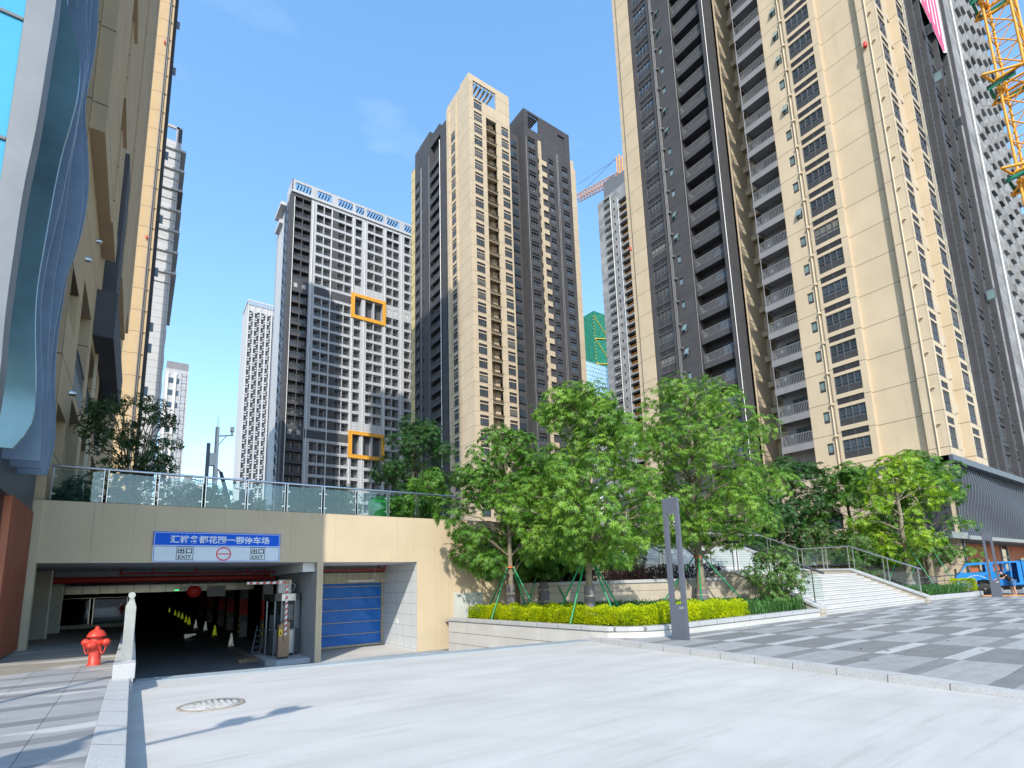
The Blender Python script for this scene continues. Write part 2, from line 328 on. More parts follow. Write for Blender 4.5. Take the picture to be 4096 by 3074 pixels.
# ------------------------------------------------------------------ ground, drive, paving
def paving_mat(name, plaza=True):
    m = bpy.data.materials.new(name); m.use_nodes = True; t = m.node_tree; N = t.nodes; K = t.links.new
    b = N['Principled BSDF']; b.inputs['Roughness'].default_value = .62; b.inputs['Specular IOR Level'].default_value = .35
    g = N.new('ShaderNodeNewGeometry'); s = N.new('ShaderNodeSeparateXYZ'); K(g.outputs['Position'], s.inputs[0])
    def ma(op, a, bb=None, c=None):
        q = N.new('ShaderNodeMath'); q.operation = op
        for i, x in enumerate((a, bb, c)):
            if x is None: continue
            if hasattr(x, 'links'): K(x, q.inputs[i])
            else: q.inputs[i].default_value = x
        return q.outputs[0]
    X, Y = s.outputs['X'], s.outputs['Y']
    fy = ma('FLOORED_MODULO', ma('SUBTRACT', Y, 4.56 if plaza else 8.45), 1.15)
    stripe = ma('LESS_THAN', fy, .29)
    row = ma('FLOOR', ma('DIVIDE', ma('SUBTRACT', Y, 4.56 if plaza else 8.45), 1.15))
    colp = 2.25 if plaza else .72
    cx = ma('DIVIDE', ma('SUBTRACT', X, 12.4 if plaza else -.05), colp)
    col = ma('FLOOR', cx)
    odd = ma('FLOORED_MODULO', col, 2.0)
    wn_ = N.new('ShaderNodeTexWhiteNoise'); cb = N.new('ShaderNodeCombineXYZ'); K(col, cb.inputs[0]); K(row, cb.inputs[1]); K(stripe, cb.inputs[2]); K(cb.outputs[0], wn_.inputs['Vector'])
    if plaza:
        # even columns: dark slab, white stripe ; odd columns: light slab, dark stripe
        even = ma('SUBTRACT', 1.0, odd); nst = ma('SUBTRACT', 1.0, stripe)
        dark = ma('ADD', ma('MULTIPLY', even, nst), ma('MULTIPLY', odd, stripe)); white = ma('MULTIPLY', even, stripe)
        base = ma('SUBTRACT', ma('ADD', .31, ma('MULTIPLY', white, .11)), ma('MULTIPLY', dark, .118))
    else:
        base = ma('SUBTRACT', .30, ma('MULTIPLY', stripe, .095))
    base = ma('MULTIPLY', base, ma('MULTIPLY_ADD', wn_.outputs['Value'], .16, .92))
    n = N.new('ShaderNodeTexNoise'); n.inputs['Scale'].default_value = 2.2; n.inputs['Detail'].default_value = 8; n.inputs['Roughness'].default_value = .68
    mp = N.new('ShaderNodeMapping'); mp.inputs['Scale'].default_value = (.7, 2.2, 1); K(g.outputs['Position'], mp.inputs[0]); K(mp.outputs[0], n.inputs['Vector'])
    base = ma('MULTIPLY', base, ma('MULTIPLY_ADD', n.outputs['Fac'], .8, .6))
    n2 = N.new('ShaderNodeTexNoise'); n2.inputs['Scale'].default_value = 90; K(g.outputs['Position'], n2.inputs['Vector'])
    base = ma('MULTIPLY', base, ma('MULTIPLY_ADD', n2.outputs['Fac'], .35, .825))
    # joints
    jx = ma('LESS_THAN', ma('FLOORED_MODULO', ma('MULTIPLY', cx, colp), colp/(3 if plaza else 1)), .012 if not plaza else .008)
    jy = ma('LESS_THAN', ma('ABSOLUTE', ma('SUBTRACT', fy, .29)), .005)
    base = ma('MULTIPLY', base, ma('SUBTRACT', 1.0, ma('MULTIPLY', ma('MAXIMUM', jx, jy), .55)))
    cc = N.new('ShaderNodeMixRGB'); cc.blend_type = 'MULTIPLY'; cc.inputs[0].default_value = 1; cc.inputs[1].default_value = (.985,1.0,1.015,1); K(base, cc.inputs[2])
    if not plaza:   # brownish colour past a diagonal line, white lime spills
        n3 = N.new('ShaderNodeTexNoise'); n3.inputs['Scale'].default_value = .9; n3.inputs['Detail'].default_value = 6; K(mp.outputs[0], n3.inputs['Vector'])
        far = N.new('ShaderNodeMapRange'); K(ma('ADD', Y, ma('MULTIPLY', X, -.9)), far.inputs['Value']); far.inputs['From Min'].default_value = 15.4; far.inputs['From Max'].default_value = 15.7
        m1 = N.new('ShaderNodeMixRGB'); K(far.outputs[0], m1.inputs[0]); K(cc.outputs[0], m1.inputs[1]); m1.inputs[2].default_value = (.27,.24,.20,1)
        sp = N.new('ShaderNodeMapRange'); K(n3.outputs['Fac'], sp.inputs['Value']); sp.inputs['From Min'].default_value = .58; sp.inputs['From Max'].default_value = .66; sp.inputs['To Max'].default_value = .55
        m2 = N.new('ShaderNodeMixRGB'); K(sp.outputs[0], m2.inputs[0]); K(m1.outputs[0], m2.inputs[1]); m2.inputs[2].default_value = (.58,.57,.55,1)
        K(m2.outputs[0], b.inputs['Base Color'])
    else: K(cc.outputs[0], b.inputs['Base Color'])
    return m
def drive_mat():
    m = bpy.data.materials.new('drive_concrete'); m.use_nodes = True; t = m.node_tree; N = t.nodes; K = t.links.new
    b = N['Principled BSDF']; b.inputs['Roughness'].default_value = .8; b.inputs['Specular IOR Level'].default_value = .25
    g = N.new('ShaderNodeNewGeometry')
    def noise(sc, det, st):
        mp = N.new('ShaderNodeMapping'); mp.inputs['Scale'].default_value = st; mp.inputs['Rotation'].default_value = (0,0,.55); K(g.outputs['Position'], mp.inputs[0])
        n = N.new('ShaderNodeTexNoise'); n.inputs['Scale'].default_value = sc; n.inputs['Detail'].default_value = det; n.inputs['Roughness'].default_value = .65; K(mp.outputs[0], n.inputs['Vector']); return n.outputs['Fac']
    def rng(v, a, bb, c, d):
        r = N.new('ShaderNodeMapRange'); K(v, r.inputs['Value']); 
        for k, x in zip(('From Min','From Max','To Min','To Max'), (a,bb,c,d)): r.inputs[k].default_value = x
        return r.outputs[0]
    def mul(a, c):
        q = N.new('ShaderNodeMath'); q.operation = 'MULTIPLY'; K(a, q.inputs[0]); K(c, q.inputs[1]); return q.outputs[0]
    v = mul(rng(noise(1.0, 8, (.35,1.5,1)), .3, .7, .89, 1.06), rng(noise(.35, 4, (1,1,1)), .3, .7, .93, 1.05))
    v = mul(v, rng(noise(2.4, 9, (.18,2.6,1)), .54, .78, 1.0, .80)); v = mul(v, rng(noise(70, 2, (1,1,1)), .3, .7, .965, 1.035))
    v = mul(v, rng(noise(1.6, 9, (.5,1.2,1)), .64, .74, 1.0, .82)); v = mul(v, rng(noise(11, 3, (1,1,1)), .70, .76, 1.0, .80))
    for cx, cy, sc, lo in ((-7.0, -3.0, .8, .965),):      # faint tyre arcs
        mp = N.new('ShaderNodeMapping'); mp.inputs['Location'].default_value = (-cx*.22,-cy*.22,0); mp.inputs['Scale'].default_value = (.22,.22,0); K(g.outputs['Position'], mp.inputs[0])
        w = N.new('ShaderNodeTexWave'); w.wave_type = 'RINGS'; w.rings_direction = 'Z'; w.inputs['Scale'].default_value = sc; w.inputs['Distortion'].default_value = 3.0; w.inputs['Detail'].default_value = 3; w.inputs['Detail Scale'].default_value = 3; K(mp.outputs[0], w.inputs['Vector'])
        q1 = rng(w.outputs['Fac'], .86, 1.0, 1.0, lo); v = mul(v, q1)
    c = N.new('ShaderNodeMixRGB'); c.blend_type = 'MULTIPLY'; c.inputs[0].default_value = 1; c.inputs[1].default_value = (.485,.475,.455,1); K(v, c.inputs[2]); K(c.outputs[0], b.inputs['Base Color'])
    bp = N.new('ShaderNodeBump'); bp.inputs['Strength'].default_value = .25; bp.inputs['Distance'].default_value = .01
    K(noise(35, 5, (1,1,1)), bp.inputs['Height']); K(bp.outputs[0], b.inputs['Normal'])
    return m
M['plaza'] = paving_mat('plaza_paving', True); M['pave_left'] = paving_mat('side_paving', False); M['drive'] = drive_mat()
def sheet(name, polys, m, kind='structure'):
    b = MB()
    for p in polys: b.add(p, [tuple(range(len(p)))])
    o = b.build(name, m); o['kind'] = kind; return o
sheet('ground', [[(-900,-900,-1.7),(900,-900,-1.7),(900,1500,-1.7),(-900,1500,-1.7)]], M['asphalt'])
# concrete drive: the crest of the ramp runs from (0.1,12.9) to (11.3,11.6)
CR0, CR1 = Vector((.12,12.85,-.05)), Vector((11.35,11.55,-.12))
sheet('driveway', [[(.06,-20,-.05),(9.9,-20,-.12),(9.9,2.3,-.12),(10.95,11.2,-.12),tuple(CR1),tuple(CR0),(.06,12.85,-.05)],
                   [(9.9,-20,-.12),(60,-20,-.12),(60,-3,-.12),(9.9,-3,-.12)]], M['drive'])
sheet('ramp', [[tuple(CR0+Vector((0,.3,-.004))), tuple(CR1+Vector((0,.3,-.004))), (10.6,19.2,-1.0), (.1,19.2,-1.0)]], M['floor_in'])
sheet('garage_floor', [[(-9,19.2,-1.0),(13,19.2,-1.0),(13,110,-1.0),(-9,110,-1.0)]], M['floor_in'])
bay = MB(); bay.box(5.66,9.41,20.0,23.75,-1.05,-.985); struct(bay.build('bay_floor', M['drive']))
# plaza: main sheet, with a flared corner that drops to the drive by the kerb end
sheet('plaza', [[(10.15,3.6,0),(140,3.6,0),(140,60,0),(53,60,0),(53,14.5,0),(33,14.5,0),(33,9.95,0),(10.95,9.95,0)],
                [(10.95,9.95,0),(12.6,9.95,0),(11.2,11.3,0),(11.0,11.3,0)],
                [(10.15,3.6,0),(9.9,.5,-.105),(9.9,-3,-.105),(12.3,-3,0),(12.3,3.6,0)],
                [(12.3,-3,0),(140,-3,0),(140,3.6,0),(12.3,3.6,0)]], M['plaza'])
k = MB()
kp = [(11.02,11.5,0),(10.7,9.0,0),(10.42,6.2,0),(10.12,3.6,0),(9.86,.6,-.1),(9.86,-2.9,-.1)]
for p, q in zip(kp, kp[1:]):
    w = .16
    k.add([(p[0]-w,p[1],p[2]+.004),(p[0]+.14,p[1],p[2]+.004),(q[0]+.14,q[1],q[2]+.004),(q[0]-w,q[1],q[2]+.004)], [(0,1,2,3)])
    k.add([(p[0]-w,p[1],p[2]+.004),(q[0]-w,q[1],q[2]+.004),(q[0]-w-.01,q[1],-.2),(p[0]-w-.01,p[1],-.2)], [(0,1,2,3)])
k.add([(10.86,11.5,.004),(11.16,11.5,.004),(11.16,11.5,-.2),(10.86,11.5,-.2)], [(0,1,2,3)])
struct(k.build('kerb', M['granite']))
# paving on the left, 0.2 m up, with its kerb strip
sheet('side_paving', [[(-30,-14,.2),(-.24,-14,.2),(-.24,11.6,.2),(-.2,11.6,.2),(-.2,30.6,.2),(-30,30.6,.2)]], M['pave_left'])
b = MB(); b.box(-.24,.05,-14,11.6,-.2,.206); struct(bevel(b.build('side_kerb', M['granite_top']), .012))
b = MB(); b.box(-.2,.1,11.6,30.6,-1.2,.19); b.box(-9,-.2,30.5,30.62,-1.2,.19); struct(b.build('ramp_side_wall', M['granite']))

def drain(name, p, q, w, label, group):
    p, q = Vector(p), Vector(q); d = (q-p); Ln = d.length; d.normalize(); s = Vector((-d.y, d.x, 0)).normalized()
    t = thing(name, label, 'drain grate', tuple(p), 0, group)
    b = MB()
    def bar(a0, a1, o0, o1, z0, z1):
        P = lambda a, o, z: tuple(p+d*a+s*o+Vector((0,0,z)))
        b.add([P(a0,o0,z0),P(a1,o0,z0),P(a1,o1,z0),P(a0,o1,z0),P(a0,o0,z1),P(a1,o0,z1),P(a1,o1,z1),P(a0,o1,z1)], [(4,5,6,7),(0,1,5,4),(1,2,6,5),(2,3,7,6),(3,0,4,7)])
    n = int(Ln/.05)
    for i in range(n): bar(i*.05, i*.05+.022, .03, w-.03, .0, .03)
    for o in (0, w*.33, w*.66, w-.03): bar(0, Ln, o, o+.025, .0, .034)
    b.build('grate_bars', mat('galvanised_grate', (.36,.41,.45), .45, metal=.4), t)
    c = MB(); P = lambda a, o, z: tuple(p+d*a+s*o+Vector((0,0,z)))
    c.quad(P(0,0,.006), P(Ln,0,.006), P(Ln,w,.006), P(0,w,.006)); c.build('channel', M['black_paint'], t)
    return t
drain('drain_grate', CR0+Vector((0,-.12,.0)), CR1+Vector((0,-.12,0)), .42, 'galvanised steel drain grate running along the crest of the drive', 'drain grates across the drive')
drain('drain_grate', (.3,19.35,-.995), (10.3,19.35,-.995), .32, 'narrow drain grate at the foot of the ramp under the garage wall', 'drain grates across the drive')
# manhole
t = thing('manhole_cover', 'round chalky manhole cover with a rusty rim in the concrete drive', 'manhole cover', (1.08,9.5,-.055))
b = MB(); b.lathe([(.40,.0),(.40,.012),(.0,.012)], (0,0,0), 40)
for i in range(9):
    for j in range(9):
        x, y = -.32+i*.08, -.32+j*.08
        if x*x+y*y < .115: b.box(x-.025, x+.025, y-.025, y+.025, .012, .018)
b.build('lid', mat('chalky_lid', (.42,.41,.39), .85, var=.25, scale=7, bump=.4), t, w=False)
b = MB(); b.lathe([(.40,-.01),(.40,.014),(.455,.014),(.455,-.01)], (0,0,0), 40); b.build('rim', mat('rusty_rim', (.30,.26,.21), .8, var=.4, scale=9), t, w=False)
# painted lines on the ramp
b = MB(); b.quad((.7,18.2,-.87),(1.0,18.2,-.87),(1.0,19.1,-.98),(.7,19.1,-.98)); b.quad((3.95,19.9,-.993),(4.1,19.9,-.993),(4.1,28,-.993),(3.95,28,-.993))
b.quad((9.2,18.9,-.955),(10.3,18.3,-.88),(10.3,18.5,-.905),(9.4,19.0,-.965))
struct(b.build('floor_markings', mat('worn_line_paint', (.42,.38,.30), .8, var=.3)))
b = MB(); b.quad((1.9,23,-.993),(2.05,23,-.993),(2.05,24.6,-.993),(1.9,24.6,-.993)); b.add([(1.7,23.0,-.993),(2.25,23.0,-.993),(1.975,22.2,-.993)], [(0,1,2)])
struct(b.build('floor_arrow', mat('faded_arrow', (.20,.20,.20), .8)))
# ------------------------------------------------------------------ garage building with its terrace
G = thing('garage_building', 'cream rendered garage building with two vehicle bays under a planted terrace', 'building', (3.5,20,-1))
F = FC(20.0)
b = MB()
F.wall(b, -2.7, 16.2, -1.05, 4.40, [(-2.7,5.43,-1.05,2.58),(5.65,9.42,-1.05,2.58)], .02)
b.box(-2.7,16.2,20.0,20.0001,4.39,4.40)
b.build('front_wall', M['cream_wall'], G)
b = MB(); b.box(-2.75,-2.31,19.93,20.2,-.2,4.38); b.build('edge_pier', M['cream_wall'], G)
b = MB(); b.box(-9,16.2,20.02,45,2.58,4.38); b.box(-9,16.2,45,110,2.2,4.38); b.build('roof_slab', M['ceiling'], G)
b = MB(); b.box(-9,9.8,27.6,28.0,2.25,2.58); b.box(-9,9.8,34,34.5,2.05,2.58); b.box(5.0,5.42,20.3,27,2.25,2.579); b.build('ceiling_beam', M['ceiling'], G)
b = MB(); b.box(5.43,5.65,20.02,26.5,-1.05,2.58); b.build('partition_wall', M['plaster'], G)
b = MB(); b.box(5.432,5.648,19.995,20.02,-1.05,2.578); b.build('partition_end', M['cream_wall'], G)
b = MB(); b.box(9.42,9.7,20.02,24.2,-1.05,2.58); b.build('bay_side_wall', M['tile'], G)
b = MB(); b.box(5.65,9.42,24.2,24.5,-1.05,2.58); b.build('bay_back_wall', M['plaster'], G)
b = MB(); b.box(-9,13,109,110,-1,2.6); b.box(-9.3,-9,20.3,110,-1,2.6); b.box(9.7,13,24.5,24.7,-1,2.6); b.box(12.7,13,24.6,109,-1,2.6); b.box(-9,-2.75,20.05,20.3,-.9,2.58); b.build('inner_wall', mat('garage_back_wall', (.34,.34,.35), .9), G)
# round-cornered columns with colour bands
def column(x, y, w=.42):
    c = MB(); c.box(x-w/2,x+w/2,y-w/2,y+w/2,-1,2.58,0)
    for z0, z1, m in ((-1,-.15,0),(-.15,.22,2),(.22,1.15,1)): c.box(x-w/2-.004,x+w/2+.004,y-w/2-.004,y+w/2+.004,z0,z1,m)
    o = c.build('column', [M['plaster'], M['red_paint'], M['grey_render']], G)
    s = MB()
    for i in range(6): s.box(x-w/2-.012, x-w/2+.06, y-w/2-.012, y-w/2+.05, -.95+i*.17, -.95+(i+1)*.17, i % 2)
    s.build('corner_guard', [M['black_paint'], M['yellow_paint']], o)
for x, y in ((5.18,27.4),(5.3,34.8),(5.5,41.4),(5.5,46),(5.5,53.2),(5.7,62)): column(x, y)
column(-4.6, 31.5, .8)
# roller shutter
r = MB(); n = 60
prof = []
def shz(u, z): return 23.72+.012*math.sin(u*9+z*4)+.012*math.sin(z*11+u*3)
V = []; NX, NZ = 36, 44
for j in range(NZ+1):
    for i in range(NX+1):
        u, z = 5.68+3.66*i/NX, -.9+2.72*j/NZ; V.append((u, shz(u, z), z))
r.add(V, [(j*(NX+1)+i, j*(NX+1)+i+1, (j+1)*(NX+1)+i+1, (j+1)*(NX+1)+i) for j in range(NZ) for i in range(NX)], 0, True)
sh = r.build('roller_door', M['blue_door'], G)
r = MB()
for z in (-.43,.09,.62,1.14,1.65): r.box(5.68,9.34,23.67,23.70,z,z+.028)
r.box(5.68,9.34,23.64,23.74,-.96,-.87); r.build('stiffener', M['beige_metal'], sh)
r = MB(); r.box(9.34,9.41,23.6,23.8,-.99,1.82); r.build('guide_rail', M['beige_metal'], sh)
r = MB(); r.box(5.66,9.41,23.42,24.1,1.80,2.25); r.build('shutter_box', M['beige_metal'], sh)
r = MB(); r.box(7.6,8.83,23.2,23.28,1.87,1.93); r.tube([(8.8,23.24,1.93),(8.82,23.1,2.2),(8.74,23.1,2.58)], .012, 6); r.tube([(7.66,23.24,1.93),(7.66,23.24,2.58)], .004, 5)
tag(r.build('tube_light', M['light_tube']), 'long white tube lamp hung in front of the blue shutter box', 'lamp')
r = MB(); r.box(9.405,9.42,21.95,22.07,.02,.2); r.build('wall_socket', M['white_paint'], G)
def pipe(pts, rad, label, m='red_pipe', group='red sprinkler pipes under the garage ceiling'):
    b = MB(); b.tube(pts, rad, 10)
    return b
b = pipe([(5.66,22.9,2.36),(9.2,22.9,2.36),(9.2,22.9,2.58)], .04, '')
for x in (6.4,8.9): b.tube([(x,22.9,2.36),(x,22.9,2.58)], .03, 8)
tag(b.build('sprinkler_pipe', M['red_pipe']), 'thin red pipe above the blue shutter', 'pipe', 'red pipes under the garage ceiling')
b = pipe([(-8,26.0,2.2),(5.2,26.0,2.2)], .125, '')
tag(b.build('sprinkler_pipe', M['red_pipe']), 'thick dark red main pipe crossing behind the exit sign', 'pipe', 'red pipes under the garage ceiling')
b = pipe([(-.5,25,2.40),(5.4,25,2.40)], .045, '')
for x in (-.45,.55,2.0,3.9,4.6): b.tube([(x,25,2.40),(x,25,2.58)], .035, 8)
tag(b.build('sprinkler_pipe', M['red_pipe']), 'thin red pipe with drops over the barrier bay', 'pipe', 'red pipes under the garage ceiling')
b = MB(); b.box(-8.8,4.9,29.4,30.6,1.68,2.02)
tag(b.build('air_duct', M['duct']), 'ribbed galvanised air duct across the dark garage', 'duct')
# hanging plates
t = thing('convex_mirror', 'round red backed mirror hanging under the garage ceiling', 'mirror', (2.15,27.0,1.62)); b = MB(); b.lathe([(0,.0),(.27,.0),(.27,.03),(.23,.05),(0,.09)], (2.15,27.0,1.66), 28, axis='y')
b.build('disc', M['red_paint'], t); b = MB(); b.tube([(2.0,27.1,1.6),(1.95,27.1,2.58)], .02, 6); b.build('rod', M['steel'], t)
t = thing('hanging_board', 'pale grey rectangular board hanging beside the red mirror', 'board', (2.95,26.6,1.4)); b = MB(); b.box(2.6,3.32,26.58,26.62,1.42,1.88); b.build('panel', M['grey_render'], t)
b = MB(); b.tube([(2.75,26.6,1.88),(2.75,26.6,2.58)], .012, 5); b.tube([(3.1,26.6,1.88),(3.1,26.6,2.58)], .012, 5); b.build('rod', M['steel'], t)
t = thing('warning_light', 'slim white fitting with green glow under the ceiling', 'lamp', (1.6,27.6,1.75)); b = MB(); b.box(1.45,1.62,27.58,27.62,1.72,1.75); b.build('lens', M['green_led'], t); b = MB(); b.box(1.7,2.6,26.9,27.0,1.9,1.97); b.build('housing', M['white_paint'], t)
# sign with lettering
SG = thing('parking_sign', 'blue and white parking garage exit sign above the left bay', 'sign', (2.25,19.95,2.59))
b = MB(); b.box(.39,4.11,19.94,19.992,2.595,3.115); b.build('white_panel', M['sign_white'], SG)
b = MB(); b.box(.39,4.11,19.94,19.992,3.115,3.56); b.build('blue_panel', M['sign_blue'], SG)
def frame_bars(mb, x0, x1, z0, z1, y, w, dy=.002, m=0):
    mb.box(x0,x1,y-dy,y,z0,z0+w,m); mb.box(x0,x1,y-dy,y,z1-w,z1,m); mb.box(x0,x0+w,y-dy,y,z0+w,z1-w,m); mb.box(x1-w,x1,y-dy,y,z0+w,z1-w,m)
b = MB(); frame_bars(b, .415,4.085,3.12,3.535,19.938,.014); b.build('white_border', M['sign_white'], SG)
b = MB(); frame_bars(b, .415,4.085,2.615,3.10,19.938,.014); b.build('blue_border', M['sign_blue'], SG)
def text(body, x, y, z, size, m, parent, name, fit=None, bold=0.0, rot=(math.pi/2,0,0)):
    cu = bpy.data.curves.new(name, 'FONT'); cu.body = body; cu.size = size; cu.align_x = 'CENTER'; cu.extrude = .002; cu.offset = bold
    ob = bpy.data.objects.new('tmp_text', cu); COL.objects.link(ob)
    dg = bpy.context.evaluated_depsgraph_get(); me = bpy.data.meshes.new_from_object(ob.evaluated_get(dg)); bpy.data.objects.remove(ob)
    me.name = name
    if fit and len(me.vertices):
        xs = [v.co.x for v in me.vertices]; ys = [v.co.y for v in me.vertices]; w, h = max(xs)-min(xs), max(ys)-min(ys); cx, cy = (max(xs)+min(xs))/2, (max(ys)+min(ys))/2
        sx = fit[0]/w; sy = fit[1]/h
        for v in me.vertices: v.co.x = (v.co.x-cx)*sx; v.co.y = (v.co.y-cy)*sy
    me.materials.clear(); me.materials.append(m)
    o = link(me, name, parent); off = Vector((0,0,0)); p = parent
    while p is not None: off += p.location; p = p.parent
    o.location = Vector((x,y,z))-off; o.rotation_euler = rot
    return o
text('\u6c47\u88d5\u540d\u90fd\u82b1\u56ed\u4e00\u671f\u505c\u8f66\u573a', 2.29, 19.937, 3.325, .25, M['sign_white'], SG, 'title_lettering', (2.93,.255), .006)
for cx in (1.255, 3.395):
    e = MB(); frame_bars(e, cx-.235, cx+.235, 2.665, 3.085, 19.937, .014); ex = e.build('exit_frame', M['black_paint'], SG)
    text('\u51fa\u53e3', cx, 19.936, 2.955, .2, M['black_paint'], ex, 'exit_characters', (.40,.19), .005)
    text('EXIT', cx, 19.936, 2.755, .12, M['black_paint'], ex, 'exit_word', (.36,.115), .002)
b = MB()
for i in range(48):
    a0, a1 = 2*math.pi*i/48, 2*math.pi*(i+1)/48; c = (2.36, 2.86)
    P = lambda a, r, y: (c[0]+r*math.cos(a), y, c[1]+r*math.sin(a))
    b.quad(P(a0,.185,19.937), P(a0,.225,19.937), P(a1,.225,19.937), P(a1,.185,19.937))
b.box(2.165,2.555,19.936,19.9372,2.842,2.878); b.build('no_entry_ring', M['sign_red'], SG)
# railing on the terrace: steel handrail, paired posts, glass panes with clamps
TR = thing('terrace_railing', 'steel and glass railing along the top of the garage wall', 'railing', (4,20.2,4.4))
b = MB(); b.tube([(-2.25,20.22,5.46),(11.6,20.22,5.46)], .042, 12); b.build('handrail', M['steel'], TR)
posts = [-2.19,-.99,-.88,.33,.43,1.65,1.75,2.96,3.04,4.26,4.35,5.57,5.67,6.86,6.96,8.17,8.26,9.46,9.56,10.75,10.87]
for x in posts:
    b = MB(); b.box(x-.014,x+.014,20.18,20.26,4.36,5.44); b.build('post', M['steel'], TR)
pairs = [(-2.19,-.99),(-.88,.33),(.43,1.65),(1.75,2.96),(3.04,4.26),(4.35,5.57),(5.67,6.86),(6.96,8.17),(8.26,9.46),(9.56,10.75)]
for p, q in pairs:
    b = MB(); b.box(p+.03,q-.03,20.215,20.227,4.42,5.36); o = b.build('glass_pane', M['clear'], TR)
    b = MB()
    for x in (p+.05, q-.05):
        for z in (4.62,5.16): b.box(x-.045,x+.045,20.20,20.215,z-.022,z+.022)
    b.build('clamp', M['steel'], o)
b = MB(); b.box(-2.31,40,20.02,130,4.30,4.385); o = b.build('terrace', mat('terrace_paving', (.30,.28,.26), .8)); struct(o)
# ramp rail: granite block, end post, glass along the ramp and across the far end
t = thing('ramp_railing', 'steel railing with glass standing on a granite upstand beside the ramp', 'railing', (0,11.6,.2))
b = MB(); b.box(-.2,.12,11.6,30.6,.19,.45); o = b.build('upstand', M['granite'], t); bevel(o, .01)
b = MB(); b.prism([(-.1,.45),(.06,.45),(.06,1.4),(.02,1.55),(-.04,1.55),(-.1,1.42)], 'y', 12.15, 12.19); b.build('end_post', M['steel'], t)
b = MB(); b.tube([(-.02,12.0,1.62),(-.02,30.5,1.62)], .055, 14); b.build('handrail', M['steel'], t)
for y in (14.5,14.62,17,17.12,19.5,19.62,22,22.12,24.5,24.62,27,27.12,29.8): 
    b = MB(); b.box(-.06,.02,y-.015,y+.015,.45,1.6); b.build('post', M['steel'], t)
b = MB(); b.box(-.03,-.018,12.25,30.4,.5,1.5); b.build('glass_pane', M['clear2'], t)
t = thing('end_railing', 'glass railing with steel posts on the kerb at the back of the tiled passage', 'railing', (-1.5,30.5,.2))
b = MB(); b.box(-9,-.2,30.3,30.6,.19,.36); b.build('kerb_base', M['granite'], t)
b = MB(); b.tube([(-3.1,30.42,1.5),(-.05,30.42,1.5)], .035, 10); b.build('handrail', M['steel'], t)
for x in (-2.9,-1.55,-1.42,-.2):
    b = MB(); b.box(x-.014,x+.014,30.38,30.46,.36,1.48); b.build('post', M['steel'], t)
b = MB(); b.box(-2.88,-1.57,30.41,30.42,.42,1.42); b.build('glass_pane', M['clear2'], t)
b = MB(); b.box(-1.4,-.22,30.41,30.42,.42,1.42); b.build('glass_pane', M['clear2'], t)
# open steel double door
for (x, y, rz, lab, mm) in ((-3.0,24.6,-.15,'beige steel door leaf standing open nearest the wooden slats','door_beige'),(-2.85,27.4,.55,'white steel door leaf with lever handle standing open behind the beige one','door_white')):
    t = thing('door_leaf', lab, 'door', (x,y,.2), rz, 'open door leaves by the slatted wall')
    b = MB(); b.box(0,.62,0,.05,0,2.32); b.build('panel', M[mm], t, w=False); b = MB(); b.box(.62,.66,-.01,.06,0,2.33); b.build('edge_strip', M['white_paint'], t, w=False)
    b = MB(); b.tube([(.52,-.03,1.02),(.42,-.05,1.02)], .018, 8); b.tube([(.52,.0,1.02),(.52,-.04,1.02)], .025, 8); b.build('handle', M['steel'], t, w=False)
# booth on its island
b = MB(); b.prism([(3.95,20.75),(4.25,20.38),(5.41,20.36),(5.41,23.2),(3.95,23.2)], 'z', -1.0, -.83)
struct(bevel(b.build('booth_island', M['plaster']), .04))
t = thing('ticket_booth', 'round fronted steel and glass attendant booth on a concrete island', 'booth', (4.9,22.2,-.83))
bp = [(4.28,22.6),(4.3,22.15),(4.42,21.85),(4.62,21.68),(5.1,21.68),(5.28,21.85),(5.36,22.1),(5.38,23.1),(4.28,23.1)]
b = MB(); b.prism(bp, 'z', -.75, .12); b.build('lower_panel', M['steel'], t)
b = MB(); b.prism(bp, 'z', .12, 1.2); b.build('glazing', clear_glass('booth_glass', (.35,.42,.42), .8), t)
b = MB(); b.prism([(x+(x-4.85)*.05, y+(y-22.3)*.05) for x, y in bp], 'z', 1.2, 1.46); b.build('roof_band', M['steel'], t)
b = MB()
for x, y in (bp[0], bp[2], bp[3], bp[4], bp[6]): b.box(x-.02,x+.02,y-.02,y+.02,-.83,1.2)
b.prism([(x+(x-4.85)*.02, y+(y-22.3)*.02) for x, y in bp], 'z', .10, .15); b.build('frame_bar', M['metal_mid'], t)
b = MB(); b.box(4.5,5.2,22.4,22.9,.12,.42); b.box(4.9,5.15,22.0,22.05,.35,.6); b.build('desk_set', M['black_paint'], t)
t = thing('air_conditioner', 'white air conditioner unit sitting on the booth roof', 'air conditioner', (4.8,22.2,1.46)); b = MB(); b.box(4.55,5.02,22.0,22.35,1.48,2.0); bevel(b.build('casing', M['white_paint'], t), .02)
b = MB(); b.tube([(5.0,22.0,1.9),(5.15,21.95,1.8),(5.1,21.95,1.6),(4.95,22,1.55)], .012, 6); b.build('hose', M['white_paint'], t)
